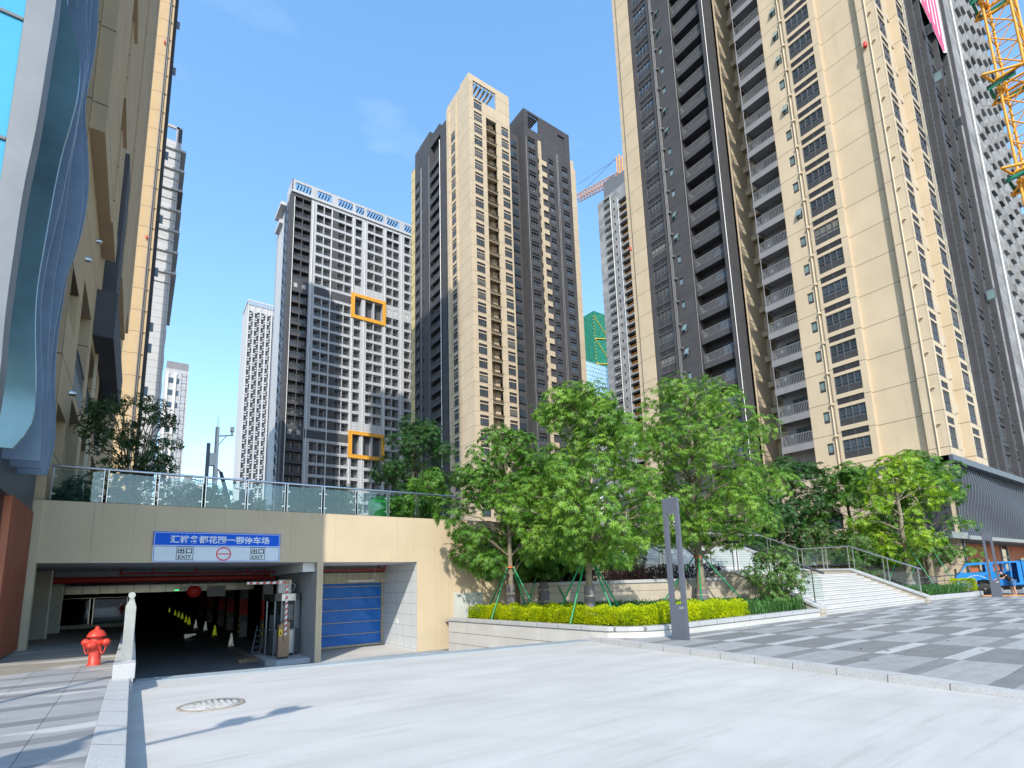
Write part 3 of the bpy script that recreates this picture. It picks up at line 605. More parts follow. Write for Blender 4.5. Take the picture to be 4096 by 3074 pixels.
# barrier gate
t = thing('barrier_gate', 'bronze barrier box with a folding red and white arm raised beside the booth', 'barrier gate', (4.55,20.95,-.83))
b = MB(); b.prism([(4.37,-.76),(4.74,-.76),(4.74,.46),(4.5,.46),(4.37,.34)], 'y', 20.82, 21.1); bevel(b.build('cabinet', M['bronze'], t), .012)
b = MB(); b.box(4.4,4.72,20.85,21.08,-.83,-.76); b.build('plinth', M['black_paint'], t)
b = MB(); b.box(4.37,4.5,20.812,20.818,-.02,.2); o = b.build('warning_label', M['yellow_paint'], t)
b = MB(); b.add([(4.395,20.81,.03),(4.475,20.81,.03),(4.435,20.81,.14)], [(0,1,2)]); b.build('warning_triangle', M['black_paint'], o)
b = MB(); b.box(4.545,4.625,20.74,20.79,-.1,1.86); o = b.build('lower_arm', M['white_paint'], t)
b = MB()
for i in range(9): b.add([(4.545,20.737,.05+i*.2),(4.625,20.737,.12+i*.2),(4.625,20.737,.20+i*.2),(4.545,20.737,.13+i*.2)], [(0,1,2,3)])
b.build('red_band', M['red_paint'], o)
b = MB(); b.box(3.24,4.56,20.74,20.79,1.84,1.92); o = b.build('folding_arm', M['white_paint'], t)
b = MB()
for i in range(6): b.add([(3.3+i*.22,20.737,1.845),(3.4+i*.22,20.737,1.845),(3.44+i*.22,20.737,1.915),(3.34+i*.22,20.737,1.915)], [(0,1,2,3)])
b.build('red_band', M['red_paint'], o)
b = MB(); b.box(4.52,4.66,20.72,20.82,1.80,1.97); b.box(4.53,4.65,20.73,20.82,-.2,.0); b.build('joint_block', M['bronze'], t)
# cones
def cone(x, y, label, m, lying=False):
    t = thing('traffic_cone', label, 'traffic cone', (x,y,-1.0), 0, 'striped cones down the garage lane')
    if lying: t.rotation_euler = (math.radians(80), 0, 1.0); t.location.z = -.86
    b = MB(); b.box(-.17,.17,-.17,.17,0,.04); b.build('base', M['black_paint'], t, w=False)
    b = MB(); r = lambda z: .125-.095*z/.62
    zs = [.04+.58*i/30 for i in range(31)]; seg = 12
    for i in range(30):
        for k_ in range(seg):
            a0, a1 = 2*math.pi*k_/seg, 2*math.pi*(k_+1)/seg
            b.add([(r(zs[i])*math.cos(a0), r(zs[i])*math.sin(a0), zs[i]), (r(zs[i])*math.cos(a1), r(zs[i])*math.sin(a1), zs[i]), (r(zs[i+1])*math.cos(a1), r(zs[i+1])*math.sin(a1), zs[i+1]), (r(zs[i+1])*math.cos(a0), r(zs[i+1])*math.sin(a0), zs[i+1])], [(0,1,2,3)], int((zs[i]*9+a0*.6) % 1 < .42))
    b.build('striped_body', [m, M['black_paint']], t, w=False)
glow_y = mat('reflective_lime_glow', (.6,.8,.05), .5, emit=(.75,.9,.05,.10)); glow_w = mat('reflective_white_glow', (.85,.85,.82), .5, emit=(.8,.9,.8,.10))  # faint emission stands in for light thrown back by the cones
CL = ['black and white striped cone nearest the garage mouth','pale green striped cone just behind the nearest standing one','white striped cone third along the lane','white striped cone fourth along the lane, farthest of the white ones','lime striped cone first of the lime row','lime striped cone second of the lime row','lime striped cone third of the lime row','lime striped cone fourth of the lime row','faint lime cone second to last in the dark','faintest lime cone at the far end of the row']
for i, (x, y) in enumerate([(3.97,29),(4.14,36.9),(4.16,42.2),(3.85,45.4),(3.85,51),(3.9,54.9),(4.1,62.5),(4.1,67.5),(4.1,73.4),(4.1,85.7)]): cone(x, y, CL[i], glow_w if i in (0,2,3) else glow_y)
cone(2.55, 36, 'striped cone lying on its side in the middle of the lane', glow_w, True)
# pallet, ladder
t = thing('pallet', 'small wooden pallet lying beside the booth island', 'pallet', (3.7,22.6,-1)); b = MB()
for i in range(5): b.box(3.35+i*.17,3.46+i*.17,22.3,23.0,-.9,-.87)
for y in (22.3,22.62,22.93): b.box(3.35,4.14,y,y+.07,-1,-.9)
b.build('slats', mat('pallet_wood', (.24,.17,.11), .9, var=.25), t)
t = thing('ladder', 'short grey ladder leaning on the red banded column', 'ladder', (4.2,23.9,-1)); b = MB()
for x in (3.95,4.25): b.tube([(x,23.6,-1),(x+.3,24.2,.2)], .025, 6)
for i in range(5): f = .15+i*.17; b.tube([(3.95+.3*f,23.6+.6*f,-1+1.2*f),(4.25+.3*f,23.6+.6*f,-1+1.2*f)], .014, 6)
b.build('rails', M['metal_mid'], t)
# fire hydrant
t = thing('fire_hydrant', 'chipped red fire hydrant standing on the side paving', 'fire hydrant', (-.57,14.4,.2), math.radians(-38))
b = MB(); b.lathe([(.125,0),(.125,.02),(.105,.03),(.105,.38),(.115,.40),(.115,.52),(.105,.55),(.10,.58)], (0,0,0), 24); b.build('barrel', M['red'], t, w=False)
b = MB(); b.lathe([(.10,.56),(.165,.57),(.17,.60),(.155,.62),(.13,.67),(.085,.71),(.05,.725),(0,.73)], (0,0,0), 24); b.lathe([(.05,.72),(.05,.75),(.035,.75),(.035,.79),(0,.79)], (0,0,0), 6); b.build('bonnet', M['red'], t, w=False)
for sx in (-1, 1):
    b = MB(); b.lathe([(.06,sx*.08),(.055,sx*.18),(.072,sx*.185),(.078,sx*.25),(.05,sx*.26),(.05,sx*.285),(0,sx*.285)], (0,0,.46), 18, axis='x'); b.build('side_outlet', M['red'], t, w=False)
    b = MB(); pts = [(sx*(.25-.15*i/8), -.02, .42-.18*math.sin(math.pi*i/8)-.03*i/8) for i in range(9)]; b.tube(pts, .012, 6); b.build('chain', M['red'], t, w=False)
b = MB(); b.lathe([(.095,-.08),(.10,-.15),(.085,-.155),(.085,-.17),(.045,-.175),(.045,-.20),(0,-.20)], (0,0,.40), 22, axis='y'); b.build('front_outlet', M['red'], t, w=False)
# steel hatch door low in the garage wall by the planter
t = thing('service_door', 'pale double service door in the cream wall behind the planter', 'door', (11.8,19.98,.2)); b = MB(); b.box(11.14,11.80,19.95,19.985,.2,1.2); b.build('leaf', M['door_white'], t); b = MB(); b.box(11.81,12.47,19.95,19.985,.2,1.2); b.build('leaf', M['door_white'], t)
b = MB(); frame_bars(b, 11.09,12.52,.15,1.25,19.985,.05,.05); b.build('door_frame', M['door_white'], t); b = MB()
for x in (11.25,12.25): b.box(x,x+.14,19.90,19.95,1.12,1.18)
b.build('closer', M['metal_mid'], t)
t = thing('wall_vent', 'white louvred vent grille on the cream wall behind the left tree', 'vent', (14.0,19.98,1.75)); b = MB(); frame_bars(b, 13.4,14.7,1.75,2.25,19.99,.05,.03)
for i in range(7): b.box(13.45,14.65,19.955,19.985,1.80+i*.062,1.83+i*.062)
b.build('slats', M['white_paint'], t)
# ------------------------------------------------------------------ left: office block with fins, brown tower, orange tower
OB = thing('office_block', 'glass office block with wavy blue grey metal fins and a slatted base', 'building', (-2.45,10.4,.2))
b = MB(); b.box(-22,-2.62,10.75,14,6.9,25); b.box(-22,-2.62,14,19.6,5.24,25); b.box(-22,-2.9,16.3,19.6,.2,5.3); b.build('core', M['black_void'], OB)
b = MB(); b.box(-22,-2.48,14.4,19.62,3.95,5.25); b.build('fascia', M['fascia'], OB)
g = MB(); g.box(-12,-2.15,10.42,10.5,6.6,25); gl = g.build('curtain_wall', M['curtain'], OB)
g = MB()
for z in (7.35,8.75,11.0,13.25,15.5): g.box(-12,-2.15,10.39,10.42,z,z+.05)
for x in (-4.6,-7): g.box(x,x+.06,10.39,10.42,6.6,19)
g.build('mullion', M['frame'], gl)
def fin(name, y, th, prof, a_in, m, zt=19.0):
    z_pts = [p[1] for p in prof]; n = 70; poly = []
    z0, z1 = prof[0][1], prof[-1][1]
    for i in range(n+1):
        z = z0+(z1-z0)*i/n
        j = max(k for k in range(len(prof)-1) if prof[k][1] <= z+1e-9); p, q = prof[j], prof[j+1]; f = (z-p[1])/(q[1]-p[1])
        pm = prof[j-1] if j > 0 else p; qn = prof[j+2] if j+2 < len(prof) else q
        h = .5*(2*p[0]+(q[0]-pm[0])*f+(2*pm[0]-5*p[0]+4*q[0]-qn[0])*f*f+(3*p[0]-pm[0]-3*q[0]+qn[0])*f**3)
        poly.append((h, z))
    poly = poly+[(a_in, z1), (a_in, z0)]
    f_ = MB(); f_.prism(poly, 'y', y, y+th); return f_.build(name, m, OB)
fin('end_panel', 10.38, .42, [(-1.86,4.35),(-1.85,4.9),(-1.88,5.9),(-1.88,7.0),(-1.87,8.0),(-1.82,9.2),(-1.80,10.6),(-1.79,11.8),(-1.85,13.5),(-1.8,15.5),(-1.86,19),(-1.86,25)], -2.14, M['fin_grey'])
base = [(-2.16,4.55),(-2.03,4.78),(-1.91,5.15),(-1.92,5.7),(-1.98,6.4),(-2.06,7.2),(-2.10,8.0),(-2.07,9.2),(-2.03,10.4),(-1.98,11.3),(-1.88,12.3),(-1.84,13.0),(-1.88,13.8),(-2.05,14.5),(-2.2,15.0),(-2.2,16),(-2.0,17.5),(-2.1,19),(-2.1,24)]
fin('fin_sheet', 13.9, .12, base, -2.75, M['fin_teal'])
for y, pr in [(15.0, [(-1.87, 4.55), (-1.89, 5.03), (-1.94, 5.65), (-1.97, 6.28), (-2.05, 6.9), (-2.12, 7.54), (-2.17, 8.19), (-2.17, 8.87), (-2.14, 9.57), (-2.08, 10.3), (-2.03, 11.04), (-2.0, 11.79), (-1.95, 12.57), (-1.93, 13.35), (-1.91, 14.15), (-1.94, 14.93), (-2.1, 15.64), (-2.22, 16.37), (-2.22, 24.0)]), (15.9, [(-1.93, 4.56), (-1.92, 4.59), (-1.93, 5.24), (-1.98, 5.9), (-2.0, 6.57), (-2.06, 7.25), (-2.09, 7.94), (-2.11, 8.64), (-2.12, 9.36), (-2.09, 10.11), (-2.07, 10.88), (-2.07, 11.64), (-2.08, 12.42), (-2.05, 13.23), (-2.03, 14.06), (-2.01, 14.91), (-2.01, 15.76), (-2.09, 16.57), (-2.15, 17.41), (-2.15, 24.0)]), (16.8, [(-1.98, 4.56), (-1.96, 4.76), (-1.93, 5.46), (-1.98, 6.16), (-2.08, 6.86), (-2.11, 7.58), (-2.11, 8.32), (-2.07, 9.09), (-2.03, 9.87), (-1.91, 10.7), (-1.86, 11.53), (-1.87, 12.35), (-1.95, 13.15), (-2.03, 13.96), (-2.1, 14.79), (-2.09, 15.68), (-2.08, 16.58), (-2.14, 17.46), (-2.17, 18.37), (-2.17, 24.0)]), (18.4, [(-2.13, 4.85), (-2.09, 5.06), (-2.04, 5.83), (-2.09, 6.6), (-2.17, 7.37), (-2.22, 8.16), (-2.23, 8.98), (-2.21, 9.82), (-2.18, 10.67), (-2.04, 11.59), (-1.96, 12.5), (-1.94, 13.42), (-2.0, 14.31), (-2.11, 15.19), (-2.23, 16.08), (-2.22, 17.05), (-2.17, 18.08), (-2.17, 19.09), (-2.22, 20.08), (-2.22, 24.0)])]:
    fin('fin_sheet', y, .10, pr, -2.75, M['fin'])
w = MB(); n = 19
for i in range(n):
    y = 16.34+i*(19.55-16.34)/n; w.box(-2.57,-2.42,y,y+.06,.26,3.96)
w.build('wood_slats', M['wood'], OB)
w = MB(); w.box(-2.66,-2.57,16.3,19.55,.2,3.95); w.box(-2.9,-2.6,16.28,16.34,.2,3.95); w.build('slat_backing', mat('slat_backing', (.05,.02,.012), .8), OB)

LT = thing('apartment_tower', 'brown rendered apartment tower in shade with stacked bays, behind the fins', 'building', (-2.3,20,4.4))
fe = FE(-2.3)
b = MB(); b.box(-13,-2.7,20.25,53.8,4.38,138); b.build('core', M['black_void'], LT)  # storeys above view raised in height to cast shade on the centre tower
holes = [(20.35,22.5,10.4,12.0),(20.45,22.9,6.0,7.5),(23.6,27.2,9.0,13.2),(23.7,27.2,4.5,8.6),(28.6,33.0,4.5,8.9),(28.4,33,9.6,12.6),(34.5,39,9.6,13.4),(34.5,39,4.5,8.9)]
for k_ in range(24):
    z = 17.6+3.02*k_
    for y0 in (25.9, 36.6, 48.6): holes.append((y0, y0+1.3, z, z+1.9))
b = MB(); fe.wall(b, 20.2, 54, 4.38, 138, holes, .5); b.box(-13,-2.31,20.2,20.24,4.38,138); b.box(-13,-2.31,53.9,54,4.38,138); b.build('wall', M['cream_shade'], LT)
b = MB()
for h in holes: fe.box(b, h[0], h[1], h[2], h[3], -.45, -.42)
b.build('window_glass', M['glass'], LT)['kind'] = 'stuff'
b = MB()
for (u0,u1,z0,z1) in holes[:2]: fe.box(b,u0,u1,z0,z0+.06,-.4,-.36); fe.box(b,u0,u1,z1-.06,z1,-.4,-.36); fe.box(b,u0,u0+.06,z0,z1,-.4,-.36); fe.box(b,u1-.06,u1,z0,z1,-.4,-.36); fe.box(b,(u0+u1)/2-.03,(u0+u1)/2+.03,z0,z1,-.4,-.36)
b.build('window_frame', M['frame'], LT)
for (u0,u1,z0) in ((23.6,27.2,9.75),(28.4,33,9.9),(34.5,39,10)):
    b = MB(); fe.box(b,u0,u1,z0-.75,z0,-.06,-.01); fe.box(b,u0,u1,z0,z0+.06,-.06,.0)
    q = int((u1-u0)/.12)
    for i in range(q): fe.box(b,u0+i*.12,u0+i*.12+.02,z0,z0+.75,-.05,-.03)
    fe.box(b,u0,u1,z0+.75,z0+.8,-.06,.0); b.build('balcony_rail', M['frame'], LT)
for (u0,u1,z0,z1,d) in ((20.3,25.6,17.0,92,.42),(27.6,36.2,19.0,92,.36),(38.2,48.2,21,92,.34),(50.2,54,24,92,.3)):
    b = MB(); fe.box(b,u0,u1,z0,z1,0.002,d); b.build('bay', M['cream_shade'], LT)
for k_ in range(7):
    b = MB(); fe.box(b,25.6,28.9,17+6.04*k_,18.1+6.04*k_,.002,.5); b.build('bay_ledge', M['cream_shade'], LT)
b = MB(); fe.box(b,28.3,40.5,13.0,15.2,.002,.75); fe.box(b,30.5,33,15.2,24,.002,.55); b.build('dark_balcony', M['dark_plain'], LT)
b = MB(); fe.box(b,30.6,30.75,5,13,.002,.12); b.build('downpipe', M['cream_pipe'], LT)
for (y,z) in ((23.2,13.8),(22.9,8.55),(26,16.2)):
    b = MB(); b.lathe([(.09,0),(.07,.14),(0,.15)], (-2.3,y,z), 12, axis='x'); b.xf=None; 
    me = MB(); me.lathe([(.10,-2.3),(.08,-2.12),(0,-2.11)], (0,y,z), 12, axis='x'); me.build('wall_lamp', M['steel'], LT)
OT = thing('apartment_tower', 'tall tower with a sunlit orange cream strip and twin downpipe at left', 'building', (-3,80,4.4))
b = MB(); b.box(-6.5,-1.15,80,86,4.3,130); b.build('wall', mat('orange_cream_render', (.50,.365,.21), .8, var=.05, scale=.5, seam=(3.02,17.17,.07)), OT)
b = MB(); b.box(-2.45,-1.15,79.8,80,4.3,130); b.build('pilaster', mat('orange_cream_pilaster', (.51,.375,.22), .8, var=.05, scale=.5, seam=(3.02,17.17,.07)), OT)
b = MB(); b.tube([(-1.72,79.7,4.4),(-1.72,79.7,130)], .06, 8); b.tube([(-1.52,79.7,4.4),(-1.52,79.7,130)], .05, 8)
for i in range(42): b.box(-1.8,-1.3,79.65,79.8,5+3.02*i,5.06+3.02*i)
b.build('downpipe', M['grey_pipe'], OT)
b = MB(); b.box(-1.15,-.78,80.5,86,4.3,130); b.build('side_strip', M['dark_plain'], OT)
for z in (27,33,36,44,52,62,76,84):
    b = MB(); b.box(-.78,-.35,80.7,80.75,z,z+1.3); b.box(-.72,-.40,80.68,80.69,z+.08,z+1.22,1); b.build('open_sash', [M['frame'],M['glass']], OT)
for z in (48.5, 79.5):
    b = MB(); b.lathe([(.12,0),(.12,.3),(.07,.45),(0,.46)], (-1.95,79.6,z), 10); b.build('beacon_lamp', M['red_paint'], OT)
# white towers
WT = thing('white_tower', 'white panelled tower with deep projecting cornices, just right of the orange strip', 'building', (0,95,4.4))
b = MB(); b.box(-20,1.25,95,115,4.3,76.7); b.build('wall', M['white_tile'], WT)
for i in range(7):
    z = 75.0-3.75*i; b = MB(); b.box(-20,2.0,94.7,115,z,z+.35); b.box(-20,1.35,94.85,115,z-1.7,z-1.45); b.build('cornice', M['white_tile'], WT)
for i in range(14): 
    b = MB(); b.box(1.25,1.33,97,99,10+4.6*i,11.6+4.6*i); b.build('window', M['glass'], WT)
b = MB()
for x in (-5,-2.3,.4): b.box(x,x+.4,95,95.4,76.7,79.6)
b.box(-20,1.25,95,95.4,79.2,79.6); b.box(-20,.0,98,98.4,77,78.6); b.box(.75,1.25,95,96,76.7,79.3,1); b.build('roof_frame', [M['white_tile'], M['dark_plain']], WT)
W2 = thing('white_tower', 'distant slender white tower with a scaffold hoist up its face', 'building', (5.6,170,4.4))
b = MB(); b.box(2.8,8.5,170,185,4.3,64.2); b.build('wall', M['white_tile'], W2)
b = MB(); b.box(3.1,8.4,170.5,184,64.2,66.6); b.build('roof_screen', M['grey_render'], W2)
b = MB(); b.box(3.3,3.7,169.8,170,4.3,63); b.box(5.0,5.6,169.7,170,4.3,63); b.build('rib', M['white_paint'], W2)
for i in range(16):
    z = 6+3.6*i
    for x0_, x1_ in ((3.75,4.95),(5.7,6.3)): b = MB(); b.box(x0_,x1_,169.95,170,z,z+1.6); b.build('window', M['glass'], W2)
b = MB()
for i in range(30): b.box(6.4,7.6,169.3,169.4,5+2*i,5.15+2*i)
for x in (6.4,7.5): b.box(x,x+.1,169.3,169.4,4.4,64)
b.build('hoist', M['steel'], W2)

# ------------------------------------------------------------------ window prototypes (drawn once, shared)
VAR = {}; VR = random.Random(4)
def win_mesh(name, fac, w, zl, zg0, zg1, panes, louvre=True, dep=-.10):
    """lower louvre/rail strip, framed glass panes above"""
    f = Fac((0,0,0), fac.U, fac.N); mb = MB(); fr = .07
    f.box(mb, 0, w, zg0, zg1, dep-.05, dep-.02, 1)
    f.box(mb, 0, w, zg1-fr, zg1, dep-.02, dep+.04); f.box(mb, 0, w, zg0, zg0+fr, dep-.02, dep+.04)
    for i in range(panes+1):
        u = i*(w-fr)/panes; f.box(mb, u, u+fr, zg0, zg1, dep-.02, dep+.05)
    f.box(mb, fr, w-fr, zg0+(zg1-zg0)*.30, zg0+(zg1-zg0)*.30+.05, dep-.02, dep+.035)
    if louvre:
        n = max(3, int((zg0-zl)/.09))
        f.box(mb, 0, w, zl, zg0, dep-.12, dep-.10, 2)
        for i in range(n): f.box(mb, 0, w, zl+(zg0-zl)*i/n, zl+(zg0-zl)*(i+.5)/n, dep-.06, dep+.03)
        for u in (0, w/2-.03, w-.06): f.box(mb, u, u+.06, zl, zg0, dep-.05, dep+.045)
    first = mb.build(name, [M['frame'], M['glass'], M['black_void']], mesh_only=True); VAR[first] = [first]
    for g_ in ('glass2','glass','glass3','glass2','glass'):
        c = first.copy(); c.materials[1] = M[g_]; VAR[first].append(c)
    return first
def louvre_mesh(name, fac, w, h, n=8, dep=-.08):
    f = Fac((0,0,0), fac.U, fac.N); mb = MB()
    f.box(mb, 0, w, 0, h, dep-.14, dep-.12, 1)
    for i in range(n): f.box(mb, 0, w, h*i/n, h*(i+.45)/n, dep-.08, dep+.02)
    for u in (0, w/2-.03, w-.06): f.box(mb, u, u+.06, 0, h, dep-.06, dep+.04)
    return mb.build(name, [M['louvre'], M['black_void']], mesh_only=True)
def balcony_mesh(fac, w, out, zb, zt, m):
    f = Fac((0,0,0), fac.U, fac.N); mb = MB(); f.box(mb, 0, w, zb, zt, -.12, 0); f.box(mb, 0, w, zb+.25, zb+.40, -out, -.12); f.box(mb, .0, .12, zb, zt, -out, -.12); f.box(mb, w-.12, w, zb, zt, -out, -.12)
    return mb.build('balcony', m, mesh_only=True)
def rail_mesh(fac, w, out, z0, z1, m):
    f = Fac((0,0,0), fac.U, fac.N); mb = MB()
    f.box(mb, 0, w, z1-.07, z1, -.10, -.03); f.box(mb, 0, w, z0+.06, z0+.10, -.09, -.04); n = int(w/.15)
    for i in range(n+1): f.box(mb, i*(w-.03)/n, i*(w-.03)/n+.035, z0, z1, -.085, -.05)
    for u in (.0, w-.05):
        f.box(mb, u, u+.05, z1-.07, z1, -out, -.1)
        for i in range(int(out/.2)): f.box(mb, u+.01, u+.04, z0, z1, -out+.2*i, -out+.2*i+.035)
    return mb.build('railing', m, mesh_only=True)
def put(me, name, parent, fac, u, z, d=0.0, label=None):
    q = Vector(fac.p(u, z, d)); r = parent
    while r is not None: q -= r.location; r = r.parent
    if me in VAR: me = VR.choice(VAR[me])
    o = link(me, name, parent, q)
    if label: o['label'] = label
    return o

# ------------------------------------------------------------------ the big tower on the right
BT = thing('apartment_tower', 'huge cream and charcoal apartment tower filling the right of the picture', 'building', (51.5,12.65,10))
TOPZ = 97.0; Z0 = 10.0; S0 = 17.17-3.02*2; NF = 28
sl = [S0+3.02*k_ for k_ in range(NF)]
fb = FB(51.5); fc = FC(12.65)
b = MB(); b.box(54.5,76.5,14.2,25.5,Z0,TOPZ); b.box(54.5,76.5,29.45,42.5,Z0,TOPZ); b.box(59,76.5,25.5,29.45,Z0,TOPZ); b.build('core', M['black_void'], BT)
# cream left end with folded pilaster
b = MB(); b.box(51.5,60,40.1,42.15,Z0,TOPZ); b.box(51.85,60,42.15,43.1,Z0,TOPZ); b.build('left_pilaster', M['cream'], BT)
# charcoal strip with windows, pipes, small windows
fd = FB(51.75)
h = []
for s in sl: h += [(37.25,39.5,s+.54,s+2.27),(37.25,39.5,s+2.57,s+3.16),(35.25,35.8,s+1.15,s+2.27)]
b = MB(); fd.wall(b, 33.8, 40.1, Z0, TOPZ, h, .22); fd.box(b,33.85,40.05,Z0,TOPZ,-1.2,-1.0); fd.box(b,36.9,37.18,Z0,TOPZ,.001,.14); fd.box(b,39.6,40.1,Z0,TOPZ,.001,.14); b.box(51.75,54.6,33.79,33.81,Z0,TOPZ); b.build('dark_strip', M['dark'], BT)
b = MB()
for y in (36.35,36.5,36.66): b.tube([(51.62,y,Z0),(51.62,y,TOPZ)], .05, 6)
b.tube([(51.7,33.72,Z0),(51.7,33.72,TOPZ)], .05, 6); b.build('downpipe', M['grey_pipe'], BT)
wb = win_mesh('window', fb, 2.25, .54, 1.15, 2.27, 4); lb = louvre_mesh('louvre', fb, 2.25, .59)
sw = MB(); f0 = Fac((0,0,0), fb.U, fb.N)
f0.box(sw,0,.55,.30,1.12,-.16,-.14,1); f0.box(sw,0,.55,0,.30,-.2,-.18,2); f0.box(sw,0,.55,.27,.33,-.14,-.08); f0.box(sw,0,.05,0,1.12,-.14,-.08); f0.box(sw,.5,.55,0,1.12,-.14,-.08); f0.box(sw,0,.55,1.07,1.12,-.14,-.08)
for i in range(4): f0.box(sw,.05,.5,.02+.07*i,.05+.07*i,-.14,-.08)
swm = sw.build('vent_window', [M['frame'],M['glass_pale'],M['black_void']], mesh_only=True)
sa = MB(); v = [f0.p(.02,1.1,-.02), f0.p(.53,1.1,-.02), f0.p(.53,.38,.34), f0.p(.02,.38,.34)]; v2 = [(x,y,z-.04) for x,y,z in v]
sa.add(v+v2, [(0,1,2,3),(7,6,5,4),(0,3,7,4),(1,5,6,2),(2,6,7,3)], 0); sam = sa.build('open_sash', M['glass_pale'], mesh_only=True)
ac = MB(); f0.box(ac,0,.3,0,.22,.0,.22); f0.box(ac,.05,.25,.05,.2,.22,.26); acm = ac.build('bracket', M['grey_pipe'], mesh_only=True); acc = ac.build('bracket', M['cream_pipe'], mesh_only=True)
for i, s in enumerate(sl):
    if i < 25:
        put(wb, 'window', BT, fd, 37.25, s); put(lb, 'louvre', BT, fd, 37.25, s+2.57)
        o = put(swm, 'vent_window', BT, fd, 35.25, s+1.15)
        if (i*7) % 5 in (0,2): put(sam, 'open_sash', o, fd, 35.25, s+1.15)
        put(acm, 'bracket', BT, fd, 36.0, s+2.35)
# charcoal balconies
fbk = FB(52.0); kb = Fac((0,0,0), fbk.U, fbk.N)
bm_ = balcony_mesh(fbk, 4.1, 1.3, -1.04, -.36, M['dark_plain']); rm_ = rail_mesh(fbk, 4.1, 1.3, -.36, .66, M['rail_grey'])
dw = MB(); kb.box(dw,0,1.9,0,2.2,-.05,0,1); 
for u in (0,.62,1.26,1.84): kb.box(dw,u,u+.06,0,2.2,0,.05)
kb.box(dw,0,1.9,2.14,2.2,0,.05); dwm = dw.build('balcony_door', [M['frame'],M['glass2']], mesh_only=True); d3_ = dwm.copy(); d3_.materials[1] = M['glass3']; VAR[dwm] = [dwm,dwm,dwm,d3_]
for i, s in enumerate(sl[1:]):
    o = put(bm_, 'balcony', BT, fbk, 29.55, s); put(rm_, 'railing', o, fbk, 29.55, s)
    put(dwm, 'balcony_door', BT, FB(53.25), 30.0, s-.62)
b = MB(); b.box(53.3,54.5,28.9,33.8,Z0,TOPZ); b.box(51.5,53.7,28.9,29.5,Z0,TOPZ); b.build('dark_recess_wall', M['dark'], BT)
b = MB(); b.tube([(51.42,28.98,Z0),(51.42,28.98,TOPZ)], .045, 8); b.build('white_downpipe', M['white_pipe'], BT)
# cream return and open recess with slabs
b = MB(); b.box(53.7,57.2,28.85,29.4,Z0,TOPZ); b.box(57.2,57.5,28.5,29.4,Z0,TOPZ); b.box(58.5,58.8,25.7,29.3,Z0,TOPZ); b.build('cream_return', M['cream'], BT)
for s in sl[1:]:
    b = MB(); b.box(56.5,56.9,25.75,28.85,s-.95,s-.25); b.box(56.9,58.5,25.75,28.85,s-.45,s-.28); b.build('access_slab', M['cream_plain'], BT)
# grey balconies
fbg = FB(51.5)
bm2 = balcony_mesh(fbg, 2.98, 1.5, -.85, -.2, M['grey_render']); rm2 = rail_mesh(fbg, 2.98, 1.5, -.2, .87, M['rail_grey'])
b = MB(); b.box(53.0,53.4,22.7,25.7,Z0,TOPZ); b.box(53.4,58.5,25.55,25.75,Z0,TOPZ); b.build('grey_recess_wall', M['grey_render'], BT)
wbx = MB(); f0.box(wbx,0,.22,0,.32,0,.12); wbm = wbx.build('meter_box', M['white_cream'], mesh_only=True)
for i, s in enumerate(sl[1:]):
    o = put(bm2, 'balcony', BT, fbg, 22.72, s); put(rm2, 'railing', o, fbg, 22.72, s)
    put(dwm, 'balcony_door', BT, FB(52.98), 22.85, s-.45); put(wbm, 'meter_box', BT, FB(53), 25.1, s+.9)
b = MB(); b.tube([(51.55,25.62,Z0),(51.55,25.62,TOPZ)], .05, 6); b.build('downpipe', M['grey_pipe'], BT)
# cream strip with small windows, louvred windows, big blank wall, corner pilaster
fs = FB(51.62); h = [(21.02,21.57,s+1.15,s+2.27) for s in sl]
b = MB(); fs.wall(b, 20.45, 22.7, Z0, TOPZ, h, .22); fs.box(b,20.5,22.65,Z0,TOPZ,-.5,-.4); b.box(51.62,53.4,22.69,22.705,Z0,TOPZ); b.build('vent_strip', M['cream'], BT)
h = []
for s in sl: h += [(17.95,20.2,s+.54,s+2.27),(17.95,20.2,s+2.57,s+3.16)]
b = MB(); fb.wall(b, 17.45, 20.45, Z0, TOPZ, h, .22); fb.box(b,17.5,20.4,Z0,TOPZ,-.8,-.6); b.box(51.5,52.1,17.44,17.45,Z0,TOPZ); b.box(51.5,51.63,20.45,20.455,Z0,TOPZ); b.build('window_strip', M['cream'], BT)
b = MB(); b.box(52.0,54.5,14.05,17.45,Z0,TOPZ); b.build('blank_wall', M['cream'], BT)
b = MB(); b.box(51.5,52.02,12.67,14.05,Z0,TOPZ); b.build('corner_pilaster', M['cream'], BT)
b = MB(); b.tube([(51.42,13.35,Z0),(51.42,13.35,TOPZ)], .055, 8); b.tube([(51.5,20.7,Z0),(51.5,20.7,TOPZ)], .05, 8)
for s in sl: b.box(51.3,51.5,12.95,13.2,s+1.9,s+1.95)
b.build('cream_downpipe', M['cream_pipe'], BT)
for i, s in enumerate(sl):
    if i < 25:
        put(wb, 'window', BT, fb, 17.95, s); put(lb, 'louvre', BT, fb, 17.95, s+2.57)
        o = put(swm, 'vent_window', BT, fs, 21.02, s+1.15)
        if i in (8,12,14,15,16,17,18,20,22): put(sam, 'open_sash', o, fs, 21.02, s+1.15)
        put(acc, 'bracket', BT, fs, 20.5, s+2.7)
b = MB(); b.lathe([(.16,0),(.16,.28),(.10,.5),(0,.52)], (51.35,13.75,49.2), 12); b.build('beacon_lamp', M['red_paint'], BT)
b = MB(); b.lathe([(.16,0),(.16,.28),(.10,.5),(0,.52)], (51.35,42.6,45.2), 12); b.build('beacon_lamp', M['red_paint'], BT)
